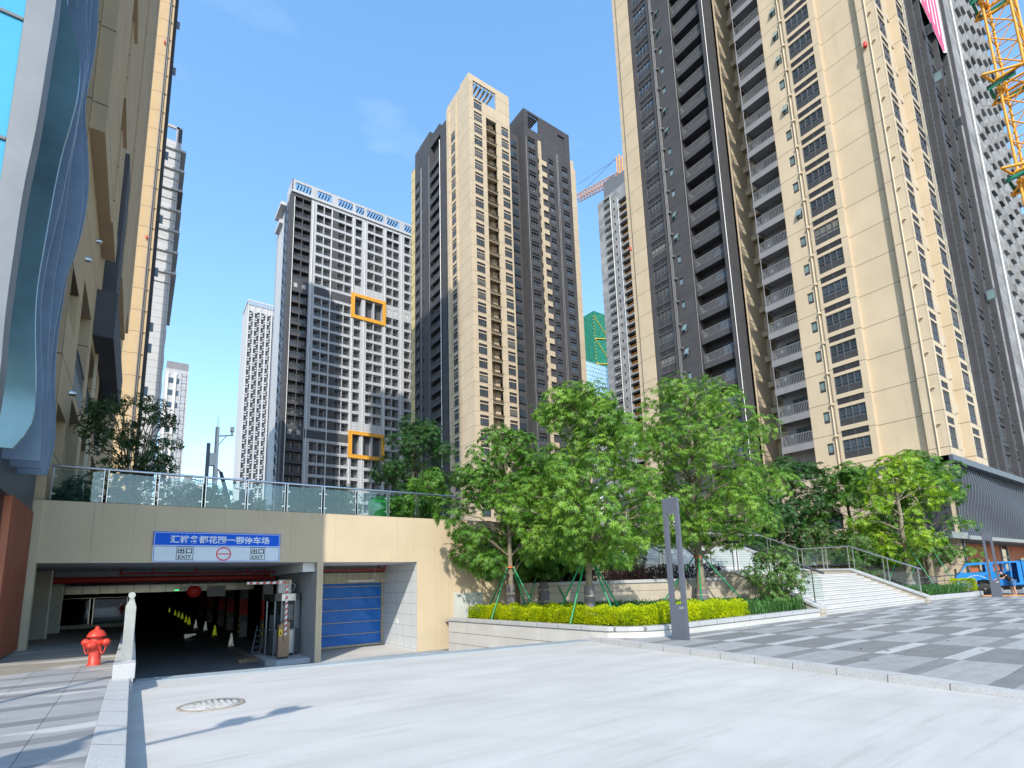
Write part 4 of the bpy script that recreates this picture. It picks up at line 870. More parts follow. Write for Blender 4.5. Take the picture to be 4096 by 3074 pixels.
# the face on the right: two cream window strips then three charcoal ones
h = []
for s in sl: h += [(52.05,53.75,s,s+1.82),(52.05,53.75,s+2.02,s+2.6)]
b = MB(); fc.wall(b, 51.5, 54.6, Z0, TOPZ, h, .22); fc.box(b,52.03,54.55,Z0,TOPZ,-.7,-.5); b.box(54.59,54.61,12.65,14,Z0,TOPZ); b.build('window_strip', M['cream'], BT)
b = MB(); b.box(54.6,58.1,13.35,14,Z0,TOPZ); b.build('cream_return', M['cream'], BT)
for s in sl[1:]:
    b = MB(); b.box(54.6,55.5,12.7,13.35,s+.3,s+1.15); b.build('ac_ledge', M['cream_plain'], BT)
h = []
for s in sl: h += [(58.45,60.5,s,s+1.82),(58.45,60.5,s+2.02,s+2.6)]
b = MB(); fc.wall(b, 58.1, 61.5, Z0, TOPZ, h, .22); fc.box(b,58.15,61.45,Z0,TOPZ,-.7,-.5); b.box(58.09,58.1,12.65,14,Z0,TOPZ); b.build('window_strip', M['cream'], BT)
wc = win_mesh('window', fc, 1.7, 0, .55, 1.82, 3); lc = louvre_mesh('louvre', fc, 1.7, .58, 6); wc2 = win_mesh('window', fc, 2.05, 0, .55, 1.82, 3); lc2 = louvre_mesh('louvre', fc, 2.05, .58, 6)
for i, s in enumerate(sl[:25]):
    put(wc, 'window', BT, fc, 52.05, s); put(lc, 'louvre', BT, fc, 52.05, s+2.02); put(wc2, 'window', BT, fc, 58.45, s); put(lc2, 'louvre', BT, fc, 58.45, s+2.02)
b = MB(); b.tube([(61.8,12.9,Z0),(61.8,12.9,TOPZ)], .08, 8); b.tube([(62.1,12.9,Z0),(62.1,12.9,TOPZ)], .08, 8); b.build('downpipe', M['grey_pipe'], BT)
fk = FC(13.1); cols = [(65.3,67.5),(70.6,72.6),(74.6,76.5)]; h = []
for s in sl:
    for u0, u1 in cols: h += [(u0,u1,s,s+1.82),(u0,u1,s+2.02,s+2.6)]
b = MB(); fk.wall(b, 61.5, 77.1, Z0, TOPZ, h, .25); fk.box(b,61.5,77.1,Z0,TOPZ,-.9,-.7)
for u in (64.6,67.55,72.65,76.55): fk.box(b,u,u+.45,Z0,TOPZ,.001,.4)
b.box(77.09,77.1,13.1,40,Z0,TOPZ); b.build('dark_face', M['dark'], BT)
b = MB(); q = MB()
for s in sl:
    for u0, u1 in cols:
        fk.box(b,u0,u1,s+.5,s+1.82,-.2,-.17,1); fk.box(b,u0,u0+.07,s,s+1.82,-.17,-.1); fk.box(b,u1-.07,u1,s,s+1.82,-.17,-.1); fk.box(b,(u0+u1)/2-.04,(u0+u1)/2+.04,s+.5,s+1.82,-.17,-.1); fk.box(b,u0,u1,s+.5,s+.58,-.17,-.08); fk.box(b,u0,u1,s+1.75,s+1.82,-.17,-.08)
        for i in range(5): fk.box(b,u0,u1,s+.1*i,s+.1*i+.05,-.15,-.06); fk.box(q,u0,u1,s+2.04+.11*i,s+2.09+.11*i,-.15,-.06)
b.build('window', [M['frame'],M['glass']], BT, w=True)['kind'] = 'stuff'; q.build('louvre', M['louvre'], BT)['kind'] = 'stuff'
for (u,k_,gl_) in ((67.4,16,0),(67.5,14,1),(72.6,13,0),(72.5,6,1),(53.9,20,0)):
    b = MB(); s = sl[k_]; yy = 12.6
    b.box(u,u+.05,yy-.75,yy,s+.6,s+1.75); b.box(u-.01,u+.06,yy-.68,yy-.07,s+.68,s+1.67,1); b.build('open_sash', [M['frame'], M['glass_pale'] if gl_ else M['clear2']], BT)
BN = thing('banner', 'pink and white lettered cloth banner hung high on the charcoal face', 'banner', (73,12.55,72))
b = MB(); b.add([(63.8,12.6,66.5),(68.6,12.6,65.2),(74.6,12.6,62.6),(76.6,12.6,64),(76.6,12.6,90),(63.8,12.6,90)], [(0,1,2,3,4,5)]); b.build('cloth', M['banner_white'], BN)
b = MB()
for i in range(8):
    x = 64.3+i*1.45; z = 66.3-(x-64)*.36
    b.add([(x,12.57,z+1),(x+.85,12.57,z+.6),(x+1.15,12.57,z+16),(x+.35,12.57,z+16)], [(0,1,2,3)])
b.add([(68.6,12.575,65.3),(74.6,12.575,62.7),(75.6,12.575,64.2),(68.6,12.575,67.0)], [(0,1,2,3)]); b.build('pink_lettering', M['pink'], BN)
# podium under the tower
PD = thing('podium_building', 'shop podium with rippling grey fins, red brown slats and cream side wall', 'building', (49.5,12.3,0))
fp = FB(49.5)
b = MB(); fp.wall(b, 12.35, 60, -.2, 10.0, [(17.0,18.6,2.2,3.5),(20.2,21.6,5.3,6.6),(22.5,24,5.3,6.6),(15.0,16,5.0,6.6)], .3); b.box(49.51,80,12.9,60,9.5,9.98); b.build('side_wall', M['cream_panel'], PD)
for q_ in [(17.0,18.6,2.2,3.5),(20.2,21.6,5.3,6.6),(22.5,24,5.3,6.6),(15.0,16,5.0,6.6)]: b = MB(); fp.box(b,q_[0],q_[1],q_[2],q_[3],-.3,-.27); b.build('window_glass', M['glass'], PD)
b = MB(); b.box(49.35,49.6,12.3,19.5,9.55,10.1); b.box(49.35,90,12.05,12.9,9.62,10.12); b.build('coping', M['lamp_post'], PD)
b = MB(); b.box(49.6,90,12.95,13.2,4.0,9.62); b.box(49.42,49.7,12.7,14.3,3.9,9.55); b.build('fin_backing', M['metal_grey'], PD)
b = MB(); x = 49.7; i = 0
while x < 90:
    pr = []
    for j in range(25):
        z = 3.95+5.67*j/24; t_ = (z-3.95)/5.67
        pr.append((12.86-.38-.26*math.sin(2*math.pi*(t_*.95+i*.022)+2.2)*(1-.5*t_**2), z))
    poly = pr+[(12.95,9.62),(12.95,3.95)]
    b.prism(poly, 'x', x, x+.13); x += .72; i += 1
b.build('ripple_fins', mat('ripple_fin_grey', (.105,.12,.15), .5, metal=.2, var=.06), PD)
b = MB(); b.box(49.6,90,12.0,14.4,3.75,3.95); b.box(49.5,90,11.9,12.02,3.72,4.0)
for i in range(60): b.box(50+i*.66,50.08+i*.66,12.0,14.3,3.66,3.75)
b.build('canopy', M['metal_mid'], PD)
for i0, i1 in ((0,132),(153,260)):
    b = MB()
    for i in range(i0, i1): x = 50.3+i*.12; b.box(x,x+.07,13.9,13.98,0,3.7)
    b.build('wood_slats', M['wood2'], PD)
b = MB(); b.box(50,90,14.0,14.3,-.1,3.75); b.build('slat_backing', mat('slat_backing_orange', (.10,.03,.012), .8), PD)
b = MB(); b.box(49.48,49.62,12.28,12.42,0,9.6); b.build('corner_pipe', M['metal_grey'], PD)
for x in (53.3,58.6,60.8):
    b = MB(); b.box(x,x+.9,13.80,13.9,.8,2.3); b.box(x-.06,x+.96,13.72,13.9,2.3,2.36,1); b.build('shop_window', [M['glass'],M['wood2']], PD)
b = MB(); b.box(66.3,68.5,13.9,13.95,0,3.3); b.box(66.2,66.35,13.8,13.95,0,3.5,1); b.box(68.5,68.6,13.8,13.95,0,3.5,1); b.box(66.2,68.6,13.8,13.95,2.5,2.6,1); b.build('shop_door', [M['glass'],M['metal_mid']], PD)
b = MB(); b.tube([(49.4,14.6,0),(49.4,14.6,4.2)], .09, 10); b.tube([(49.4,14.9,0),(49.4,14.9,3.8)], .06, 8,); b.build('downpipe', M['cream_pipe'], PD)
b = MB(); b.box(46,49.5,12.0,20,3.75,4.2); o = b.build('side_canopy', M['metal_mid'], PD)

# ------------------------------------------------------------------ centre tower
CT = thing('apartment_tower', 'cream and charcoal apartment tower with open rafters on its roof, centre of the picture', 'building', (52.07,84,4.4))
gC = FC(84.0); gB = FB(52.07); TZ = 112.2; FL = 3.0
cz = [81.9-FL*k_ for k_ in range(-9, 27)]          # bottoms of the louvre strips
cz = [z for z in cz if 6 < z < 107.5]
b = MB(); b.box(54,62,86,94,4,106); b.box(55,80,88.5,110,4,104); b.build('core', M['black_void'], CT)
h = [(52.9,58.9,106.6,110.9)]
for z in cz: h += [(53.05,55.1,z-1.85,z-.35),(53.05,55.1,z-.15,z+.4)] + ([(60.25,62.2,z-1.85,z-.35),(60.25,62.2,z-.15,z+.4)] if z < 103 else []) + ([(56.15,58.9,z-1.9,z+.35)] if z < 104 else [])
b = MB(); gC.wall(b, 52.07, 62.6, 4, TZ, h, .3); b.box(62.59,62.6,84,88.5,4,TZ); b.box(52.08,62.6,91,91.3,105,TZ); b.build('right_face', M['cream_plain'], CT)
h = []
for z in cz: 
    if z < 105: h += [(90.5,92.55,z-1.85,z-.35),(90.5,92.55,z-.15,z+.4)]
b = MB(); gB.wall(b, 84, 94.15, 4, TZ, h, .3); gB.box(b,89.7,90.2,4,TZ-1.2,.001,.3); gB.box(b,93,94.15,4,TZ-1.2,.001,.3); gB.box(b,84,87.7,4,TZ,.001,.25); b.box(52.08,56,94.14,94.15,4,TZ); b.build('left_face', M['cream_plain'], CT)
b = MB()
for i in range(6): x = 53.2+i*1.0; b.box(x,x+.28,84.2,91,110.3,110.9)
b.build('rafter', M['cream_plain'], CT)
wC = win_mesh('window', gC, 2.05, 0, .35, 1.5, 4); lC = louvre_mesh('louvre', gC, 2.05, .55, 6); wC2 = win_mesh('window', gC, 1.95, 0, .35, 1.5, 4); lC2 = louvre_mesh('louvre', gC, 1.95, .55, 6)
wB = win_mesh('window', gB, 2.05, 0, .35, 1.5, 3); lB = louvre_mesh('louvre', gB, 2.05, .55, 6)
bs = MB(); q0 = Fac((0,0,0), gC.U, gC.N); q0.box(bs,0,2.75,-.65,0,-.28,.0); q0.box(bs,0,2.75,-.3,-.15,-2.2,-.28); q0.box(bs,1.55,2.75,0,2.2,-2.0,-1.2); q0.box(bs,.85,1.0,0,2.2,-1.4,-1.25); bsm = bs.build('air_con_balcony', M['cream_plain'], mesh_only=True)
for i, z in enumerate(cz):
    if i >= 33: break
    put(wC, 'window', CT, gC, 53.05, z-1.85); put(lC, 'louvre', CT, gC, 53.05, z-.15)
    if z < 103: put(wC2, 'window', CT, gC, 60.25, z-1.85); put(lC2, 'louvre', CT, gC, 60.25, z-.15)
    if z < 105: put(wB, 'window', CT, gB, 90.5, z-1.85); put(lB, 'louvre', CT, gB, 90.5, z-.15)
    if z < 104: put(bsm, 'air_con_balcony', CT, gC, 56.15, z-1.9)
b = MB(); gC.box(b,56.0,59.0,4,105,-1.75,-1.6)
for z in cz: gC.box(b,56.3,56.9,z-1.9,z-.1,-1.6,-1.57,1)
b.build('recess_back', [M['cream_plain'],M['black_void']], CT)
b = MB(); b.tube([(52.0,84.3,4),(52.0,84.3,108)], .09, 6); b.build('cream_downpipe', M['cream_pipe'], CT)
# charcoal left wing with balconies
b = MB(); b.box(53.4,58,94.2,97.6,4,108.4); b.box(53.2,58,97.6,103.2,4,109.5); b.box(52.1,53.6,95.1,97.7,4,109.5); b.box(52.1,58,103.2,109.2,4,113.0); b.box(52.3,58,98.5,103.2,108.4,111.5); b.build('dark_wing', M['dark'], CT)
h = []
for z in cz:
    if z < 103: h += [(109.2,111.5,z-1.85,z-.35),(109.2,111.5,z-.15,z+.4)]
b = MB(); gB.wall(b,109.2,111.7,4,112.8,h,.3); gB.box(b,109.2,111.7,4,112.8,-1,-.8); b.build('dark_window_strip', M['dark'], CT)
b = MB()
for z in cz:
    if z < 103:
        gB.box(b,109.2,111.5,z-1.5,z-.35,-.25,-.2,1)
        for u in (109.2,109.95,110.7,111.4): gB.box(b,u,u+.08,z-1.85,z-.35,-.2,-.1)
        gB.box(b,109.2,111.5,z-1.85,z-1.5,-.2,-.12)
        gB.box(b,106.9,107.5,z-1.3,z-.3,.002,.03,1)
b.build('side_window', [M['frame'],M['glass']], CT)['kind'] = 'stuff'
bb = MB(); fB0 = Fac((0,0,0), gB.U, gB.N); fB0.box(bb,0,4.9,-.9,-.3,-.15,0); fB0.box(bb,0,4.9,-.6,-.45,-1.2,-.15); fB0.box(bb,0,.15,-.9,-.3,-1.2,-.15); bbm = bb.build('balcony', M['dark_plain'], mesh_only=True)
rb = rail_mesh(gB, 4.9, 1.2, -.3, .75, M['frame'])
for z in cz:
    if z < 104: o = put(bbm, 'balcony', CT, FB(51.9), 98.0, z-1.2); put(rb, 'railing', o, FB(51.9), 98.0, z-1.2)
b = MB(); b.tube([(51.8,97.6,4),(51.8,97.6,106)], .10, 6); b.build('white_downpipe', M['white_pipe'], CT)
b = MB()
for u in (107.7,108.1,103.5): b.tube([(51.95,u,4),(51.95,u,106)], .08, 6)
b.build('downpipe', M['grey_pipe'], CT)
b = MB(); b.box(52.2,60,111.7,114.2,4,109.3); b.build('cream_end', mat('yellow_cream', (.55,.44,.22), .8, seam=(3.0,1.2,.25)), CT)
for z in cz[::1]:
    if z < 104: b = MB(); b.box(52.4,53.6,94.3,95.3,z-1.9,z-1.2); b.build('grey_ledge', M['grey_render'], CT)
# charcoal right wing
gD = FC(84.0); h = [(68.0,71.2,107.0,111.2),(77.2,79.4,105.2,110.2)]; dc = [(67.85,69.95),(73.85,75.4),(78.05,80.0)]
dz = [92.3-FL*k_ for k_ in range(-5, 30)]; dz = [z for z in dz if 6 < z < 106]
for z in dz:
    for u0,u1 in dc:
        if z > (105 if u0 < 70 else 102): continue
        h += [(u0,u1,z-1.85,z-.35),(u0,u1,z-.15,z+.4)]
b = MB(); gD.wall(b,66.8,81.0,4,111.8,h,.35); b.box(66.79,66.81,84,90,4,111.8); b.box(66.8,81,89.9,90,100,111.8); gD.box(b,77.0,81.0,103,111.8,-.3,-.29); b.build('dark_right_face', M['dark'], CT)
b = MB()
for i in range(6): x = 68.1+i*.55; b.box(x,x+.2,84.2,89.9,110.6,111.2)
b.build('dark_rafter', M['dark_plain'], CT)
b = MB(); q = MB()
for z in dz:
    for u0,u1 in dc:
        if z > (105 if u0 < 70 else 102): continue
        gD.box(b,u0,u1,z-1.5,z-.35,-.3,-.25,1)
        for i in range(4): u = u0+(u1-u0-.08)*i/3; gD.box(b,u,u+.08,z-1.85,z-.35,-.25,-.15)
        gD.box(b,u0,u1,z-1.85,z-1.5,-.25,-.17); gD.box(q,u0,u1,z-.12,z+.05,-.25,-.15); gD.box(q,u0,u1,z+.15,z+.35,-.25,-.15)
b.build('dark_wing_window', [M['frame'],M['glass']], CT)['kind'] = 'stuff'; q.build('dark_wing_louvre', M['louvre'], CT)['kind'] = 'stuff'
b = MB(); b.box(70.7,71.5,83.7,84.2,4,104.8)
for z in dz:
    if z < 103.5: b.box(70.7,73.0,83.72,84.1,z-2.5,z-1.3)
b.build('cream_slabs', M['cream_plain'], CT)
b = MB(); b.box(71.5,73.0,84.05,84.1,4,104.8); b.build('recess_dark', M['black_void'], CT)
b = MB()
for u in (76.4,76.8,67.2): b.tube([(u,83.9,4),(u,83.9,104)], .08, 6)
b.build('downpipe', M['grey_pipe'], CT)
b = MB(); b.box(81.0,82.2,84.1,98,4,105); b.box(82.2,83.0,84.4,98,4,103.2); b.build('cream_end', M['cream_plain'], CT)
b = MB(); b.box(63.2,66.8,86.5,88.4,4,106)
b.build('link_wall', M['dark_plain'], CT)
b = MB()
for z in dz: b.box(63.5,66.2,86.3,86.45,z-1.9,z-.3)
b.build('link_window', M['glass'], CT)['kind'] = 'stuff'

# ------------------------------------------------------------------ grey slab with orange frames
GY = thing('apartment_block', 'broad grey and white apartment block with two orange window frames', 'building', (44,133,4.4))
gy = FC(133.0); fz = [102.08-3.02*k_ for k_ in range(34)]; fz = [z for z in fz if z > 3]
opn = [(27.65,29.5),(29.7,31.6),(33.2,35.05),(35.25,37.15),(38.95,40.85),(41.05,42.9),(43.85,45.7),(47.35,49.3),(49.5,51.9),(53,54.85),(55.05,56.9),(58.55,60.4),(60.6,62.4)]
svc = (78.5, 78.6)
def is_svc(z): return abs(z-75.5+3.02*1.7) < 0  # placeholder
S1, S2 = fz[8], fz[21]                              # slab tops bounding the service storeys
holes = []; small = []
for i, z in enumerate(fz):
    for j, (u0,u1) in enumerate(opn):
        inframe = 6 <= j <= 8
        if i in (8, 21):
            if inframe: continue
            small.append((u0+.35,u1-.45,z+.55,z+1.85)); continue
        if inframe and i in (7, 9, 20, 22): continue
        holes.append((u0,u1,z,z+2.27))
for z0 in (fz[9]-.1, fz[22]-.1):
    for (u0,u1) in ((44.0,45.9),(47.0,49.2),(49.6,52.0)): holes.append((u0,u1,z0+.35,z0+5.75))
GT = 105.6
b = MB(); gy.wall(b,31.75,62.6,4,GT,[h for h in holes+small if h[0] > 31.7],1.5); b.build('white_wall', M['white_panel'], GY)
b = MB(); gy.wall(b,26.6,31.75,4,GT,[h for h in holes+small if h[0] < 31.7],1.5); b.box(26.58,26.6,133,135.5,4,GT); b.build('dark_wall', M['dark_plain'], GY)
b = MB()
for i, z in enumerate(fz):
    if i not in (8,21): gy.box(b,37.3,38.9,z-.05,z+2.3,.001,.03)
for i in (8,21): gy.box(b,31.9 if i==21 else 33.1,42.95,fz[i]-.0,fz[i]+2.25,.001,.03)
b.build('dark_infill', M['dark_plain'], GY)
b = MB(); gy.box(b,26.6,62.6,4,GT,-1.9,-1.5); b.box(26.6,62.6,135,150,4,GT-.5); b.build('recess_wall', mat('recess_grey', (.30,.30,.32), .8), GY)
wm = MB(); q1 = Fac((0,0,0), gy.U, gy.N)
q1.box(wm,.08,1.3,0,2.1,-1.48,-1.44,1)
for u in (.05,.45,.88,1.28): q1.box(wm,u,u+.07,0,2.15,-1.44,-1.38)
q1.box(wm,.05,1.35,2.08,2.15,-1.44,-1.36)
wmm = wm.build('balcony_door', [M['frame'],M['glass']], mesh_only=True); w2_ = wmm.copy(); w2_.materials[1] = M['glass2']; w3_ = wmm.copy(); w3_.materials[1] = M['glass3']; VAR[wmm] = [wmm,wmm,w2_,w2_,w3_]
rl = MB(); q1.box(rl,0,1.85,.95,1.0,-.12,-.07); n = 12
for i in range(n+1): q1.box(rl,i*1.82/n,i*1.82/n+.03,.05,.95,-.11,-.08)
q1.box(rl,.0,1.85,.06,.1,-.11,-.08); rlm = rl.build('railing', M['frame'], mesh_only=True)
cnt = 0; rest = MB(); rest2 = MB()
for hh in sorted(holes, key=lambda t: (t[0] > 43.5, -t[2])):
    if hh[3]-hh[2] > 3: continue
    if cnt < 100: put(wmm,'balcony_door',GY,gy,hh[0],hh[2]); put(rlm,'railing',GY,gy,hh[0],hh[2]); cnt += 1
    else:
        gy.box(rest,hh[0]+.08,hh[0]+1.3,hh[2],hh[2]+2.1,-1.48,-1.44,1)
        for u in (.05,.45,.88,1.28): gy.box(rest,hh[0]+u,hh[0]+u+.07,hh[2],hh[2]+2.15,-1.44,-1.38)
        w_ = hh[1]-hh[0]; gy.box(rest2,hh[0],hh[1],hh[2]+.95,hh[2]+1.0,-.12,-.07)
        for i in range(n+1): gy.box(rest2,hh[0]+i*(w_-.03)/n,hh[0]+i*(w_-.03)/n+.03,hh[2]+.05,hh[2]+.95,-.11,-.08)
rest.build('balcony_door', [M['frame'],M['glass']], GY)['kind'] = 'stuff'; rest2.build('railing', M['frame'], GY)['kind'] = 'stuff'
b = MB()
for s_ in small:
    gy.box(b,s_[0],s_[1],s_[2],s_[3],-.3,-.28,1); n_ = 5
    for i in range(n_): u = s_[0]+(s_[1]-s_[0])*i/n_; gy.box(b,u,u+.1,s_[2],s_[3],-.28,-.1)
b.build('service_window', [M['white_paint'],M['black_void']], GY)['kind'] = 'stuff'
for z0 in (fz[9]-.35, fz[22]-.35):
    b = MB()
    for (u0,u1,q0,q1_) in ((42.95,52.85,z0-.45,z0+.55),(42.95,52.85,z0+5.95,z0+6.9),(42.95,43.95,z0+.55,z0+5.95),(51.95,52.85,z0+.55,z0+5.95)): gy.box(b,u0,u1,q0,q1_,.002,.35)
    b.build('orange_frame', M['orange'], GY)
b = MB()
for u in (27.45,32.3,37.3,43.3,46.6,52.5,57.6): b.tube([(u,132.85,4),(u,132.85,104)], .09, 6)
b.build('white_downpipe', M['white_pipe'], GY)
h = [(27.5,31.6,106.3,108.5),(33.2,37.1,106.3,108.5),(38.8,42.9,106.3,108.5),(43.8,46.2,106.3,108.5),(47,51.9,106.3,108.5),(53,56.9,106.3,108.5),(58.5,62,106.3,108.5)]
b = MB(); gy.wall(b,26.7,62.6,GT,109.2,h,.3); gy.box(b,26.5,62.7,105.3,105.7,.0,.3); b.box(26.7,26.9,133,139,GT,109.2); b.build('roof_parapet', M['white_panel'], GY)
for q_ in h:
    b = MB()
    for i in range(int((q_[1]-q_[0])/.8)+1): u = q_[0]+i*.8; b.box(u,u+.16,133.2,136.5,107.9,108.4); b.box(u,u+.10,136.4,136.5,GT,108.4)
    b.box(q_[0],q_[1],136.5,136.6,108.2,108.4); b.build('roof_rafter', M['dark_plain'], GY)
for z0 in (fz[9]-.35, fz[22]-.35):
    b = MB(); gy.box(b,43.9,52.0,z0+.5,z0+6.0,-1.49,-1.45); b.build('loggia_shade_panel', M['metal_grey'], GY)  # dark panel colours in the shade of the deep loggia
b = MB(); zz = 4.4
while zz < 103: 
    b.add([(26.55,135.4,zz),(26.1,137,zz+.3),(26.1,138.2,zz+2.6),(26.55,139.6,zz+2.9)], [(0,1,2,3)]); b.box(26.35,26.6,135.4,139.6,zz,zz+2.75); zz += 3.02
b.build('folded_cladding', M['metal_grey'], GY)
b = MB(); b.box(26.5,30,139.6,148,4,104); b.box(25.2,26.6,139,147,105,106); b.box(25.6,26.6,142,148,101.5,102.6); b.build('side_wall', M['white_tile'], GY)

# ------------------------------------------------------------------ distant chequered tower
FT = thing('apartment_tower', 'thin distant tower with a chequered white and dark balcony front', 'building', (55,350,4.4))
b = MB(); b.box(46.9,64,350.5,372,4,183); b.build('dark_wall', M['dark_plain'], FT)
b = MB()
for x in (46.8,50.1,53.9,57.4,60.6): b.box(x,x+.9,349.6,350.6,4,182)
b.box(46.8,64,349.9,350.6,178.5,182); b.build('white_pier', M['white_tile'], FT)
b = MB(); c = MB(); d = MB()
for i in range(58):
    z = 5+3.0*i
    for j, x in enumerate((47.7,51.0,54.8,58.3)):
        k_ = (i+j) % 2
        b.box(x,x+1.5,349.9,350.5,z+(.2 if k_ else 1.6),z+(1.1 if k_ else 2.5)); b.box(x+1.5,x+2.6,349.8,350.5,z+(1.5 if k_ else 0),z+(2.2 if k_ else .7))
        d.box(x+.2,x+1.3,350.35,350.5,z+1.2,z+2.4)
    c.box(61.6,63.6,350.3,350.5,z+.6,z+2.2)
b.build('white_parapet', M['white_tile'], FT)['kind'] = 'stuff'; d.build('window', M['glass'], FT)['kind'] = 'stuff'; c.build('window', M['glass'], FT)['kind'] = 'stuff'
b = MB(); b.box(46.8,64,349.7,350.1,185,186); b.box(46.7,47.3,350,371,185,186)
for i in range(18): b.box(47+i*.95,47.3+i*.95,349.8,352,181.8,185)
b.box(46.6,46.9,351,371,4,183); b.build('roof_frame', M['white_tile'], FT)
# ------------------------------------------------------------------ raw concrete tower in the gap, scaffold tower, glass block
CC = thing('unfinished_tower', 'unfinished raw concrete tower with a dark painted top, in the gap between towers', 'building', (130,112,4.4))
cc = FB(130.0); h = []; cf = [135.9-2.95*k_ for k_ in range(45)]; cf = [z for z in cf if z > 5]
for z in cf: h += [(115.7,118.0,z-.4,z+1.35),(113.5,114.2,z-2.1,z-.9),(104.5,111.2,z-5.3,z-3.1)]
b = MB(); cc.wall(b,102,121.6,4,138.6,h,.9); b.box(130.01,140,102,121.6,138,138.6); b.build('wall', M['concrete_raw'], CC)
b = MB(); cc.box(b,102,121.6,4,138,-2,-.95); b.build('interior', M['black_void'], CC)
b = MB()
for z in cf:
    for u in (115.7,116.3,116.9,117.5,117.9): cc.box(b,u,u+.12,z-.4,z+1.35,-.3,-.15)
    cc.box(b,115.7,118,z+.6,z+.7,-.3,-.15)
b.build('window_frame', M['white_paint'], CC)['kind'] = 'stuff'
b = MB()
for z in cf: cc.box(b,115.3,118.2,z-.9,z-.4,.0,.5); cc.box(b,115.3,118.2,z+1.4,z+1.6,.0,.6); cc.box(b,104,111.3,z-3.1,z-2.5,.0,.5)
b.build('ledge', M['concrete_raw'], CC)['kind'] = 'stuff'
b = MB()
for z in cf: cc.box(b,108.5,111,z-4.4,z-4.2,-.5,-.4); cc.box(b,108.5,111,z-4.9,z-4.8,-.5,-.4)
b.build('orange_guard', mat('orange_guard', (.6,.25,.03), .6), CC)['kind'] = 'stuff'
b = MB(); b.tube([(129.6,115.0,4),(129.6,115,137)], .14, 6); b.tube([(129.6,111.6,4),(129.6,111.6,134)], .12, 6); b.build('white_downpipe', M['white_pipe'], CC)
b = MB(); b.box(130.2,142,104,112.9,138.4,143.5); b.box(130.05,140,112.9,118.2,138.6,145); b.build('penthouse', mat('penthouse_grey', (.13,.14,.155), .8), CC)
GN = thing('scaffold_tower', 'tower under construction wrapped in green safety netting', 'building', (266,260,4.4))
b = MB(); b.box(266.4,290,260,275,4,200.5); b.box(266.0,266.4,259.5,276,4,198); b.build('netting', M['net'], GN)
b = MB()
for i in range(3): b.tube([(266.5,259.7,160+i*18),(278,259.7,148+i*18)], .22, 5)
for z in (158,178): b.tube([(266,259.6,z),(280,259.6,z+3)], .35, 5)
for i in range(30): b.box(265.6,266.1,259.3,260,120+i*2.6,120.4+i*2.6)
b.build('bamboo_poles', M['yellow_paint'], GN)
GB = thing('glass_building', 'pale blue glass block with diagonal bracing lines beneath the green netting', 'building', (205,200,4.4))
b = MB(); b.box(196,225,200,220,101.5,122); b.build('glass_facade', M['blueglass'], GB)
b = MB(); b.box(196,225,200.5,220,4,101.4); b.build('base', M['concrete_raw'], GB)
b = MB()
for i in range(9): b.box(196,225,199.9,200,101.6+2.5*i,101.72+2.5*i)
for i in range(16):
    x = 196+i*2
    b.tube([(x,199.95,101.6),(x+8,199.95,121.6)], .07, 4); b.tube([(x+8,199.95,101.6),(x,199.95,121.6)], .07, 4)
b.build('bracing', mat('bracing_blue', (.08,.20,.30), .5), GB)
# raw concrete tower at the right edge
RC = thing('unfinished_tower', 'raw grey concrete tower with slanting rows of ledges, behind the crane at the right edge', 'building', (90,13.6,4.4))
rc = FC(13.6); 
b = MB(); b.box(77.15,112.5,13.6,40,4,150); b.build('wall', M['concrete_raw'], RC)
b = MB(); led = MB()
for k_ in range(46):
    z = 5+3.0*k_
    for u in (92.6,96.3,101.4,106.4,110.6):
        rc.box(b,u+.1,u+.7,z+.2,z+1.4,.003,.006); rc.box(led,u-.2,u+1.6,z-.3,z-.1,.0,.35); rc.box(led,u+1.6,u+1.8,z-.3,z+1.4,.0,.35)
b.build('window', M['concrete_dim'], RC)['kind'] = 'stuff'; led.build('ledge', M['concrete_raw'], RC)['kind'] = 'stuff'
b = MB(); rc.box(b,83.4,83.75,4,150,.0,.35); b.build('dark_joint', M['dark_plain'], RC)
b = MB(); b.tube([(89.4,13.4,4),(89.4,13.4,150)], .10, 6); b.build('white_downpipe', M['white_pipe'], RC)
b = MB(); b.box(118,150,17,45,4,62); tag(b.build('concrete_building', M['concrete_raw']), 'plain concrete block low behind the crane at the right edge', 'building')
# tower crane mast on the right
def lattice(mb, p, q, w, n, rp=.07, rd=.045, m=0, up=None):
    p, q = Vector(p), Vector(q); d = (q-p).normalized(); s = d.cross(Vector((0,0,1)) if abs(d.z) < .9 else Vector((0.1,1,0))).normalized(); t_ = s.cross(d).normalized()
    c = [s*w/2+t_*w/2, -s*w/2+t_*w/2, -s*w/2-t_*w/2, s*w/2-t_*w/2]; Ls = (q-p).length
    for k_ in range(4): mb.tube([p+c[k_], q+c[k_]], rp, 5)
    for i in range(n):
        a, e = p+d*Ls*i/n, p+d*Ls*(i+1)/n
        for k_ in range(4): mb.tube([a+c[k_], e+c[(k_+1) % 4]], rd, 4, cap=False); mb.tube([a+c[k_], a+c[(k_+1) % 4]], rd, 4, cap=False)
CR = thing('tower_crane', 'yellow lattice tower crane mast tied to the raw concrete tower', 'crane', (56.7,5.6,0))
b = MB(); lattice(b, (56.7,5.6,26), (56.7,5.6,70), 1.65, 22, .10, .055); b.build('mast', M['yellow'], CR)
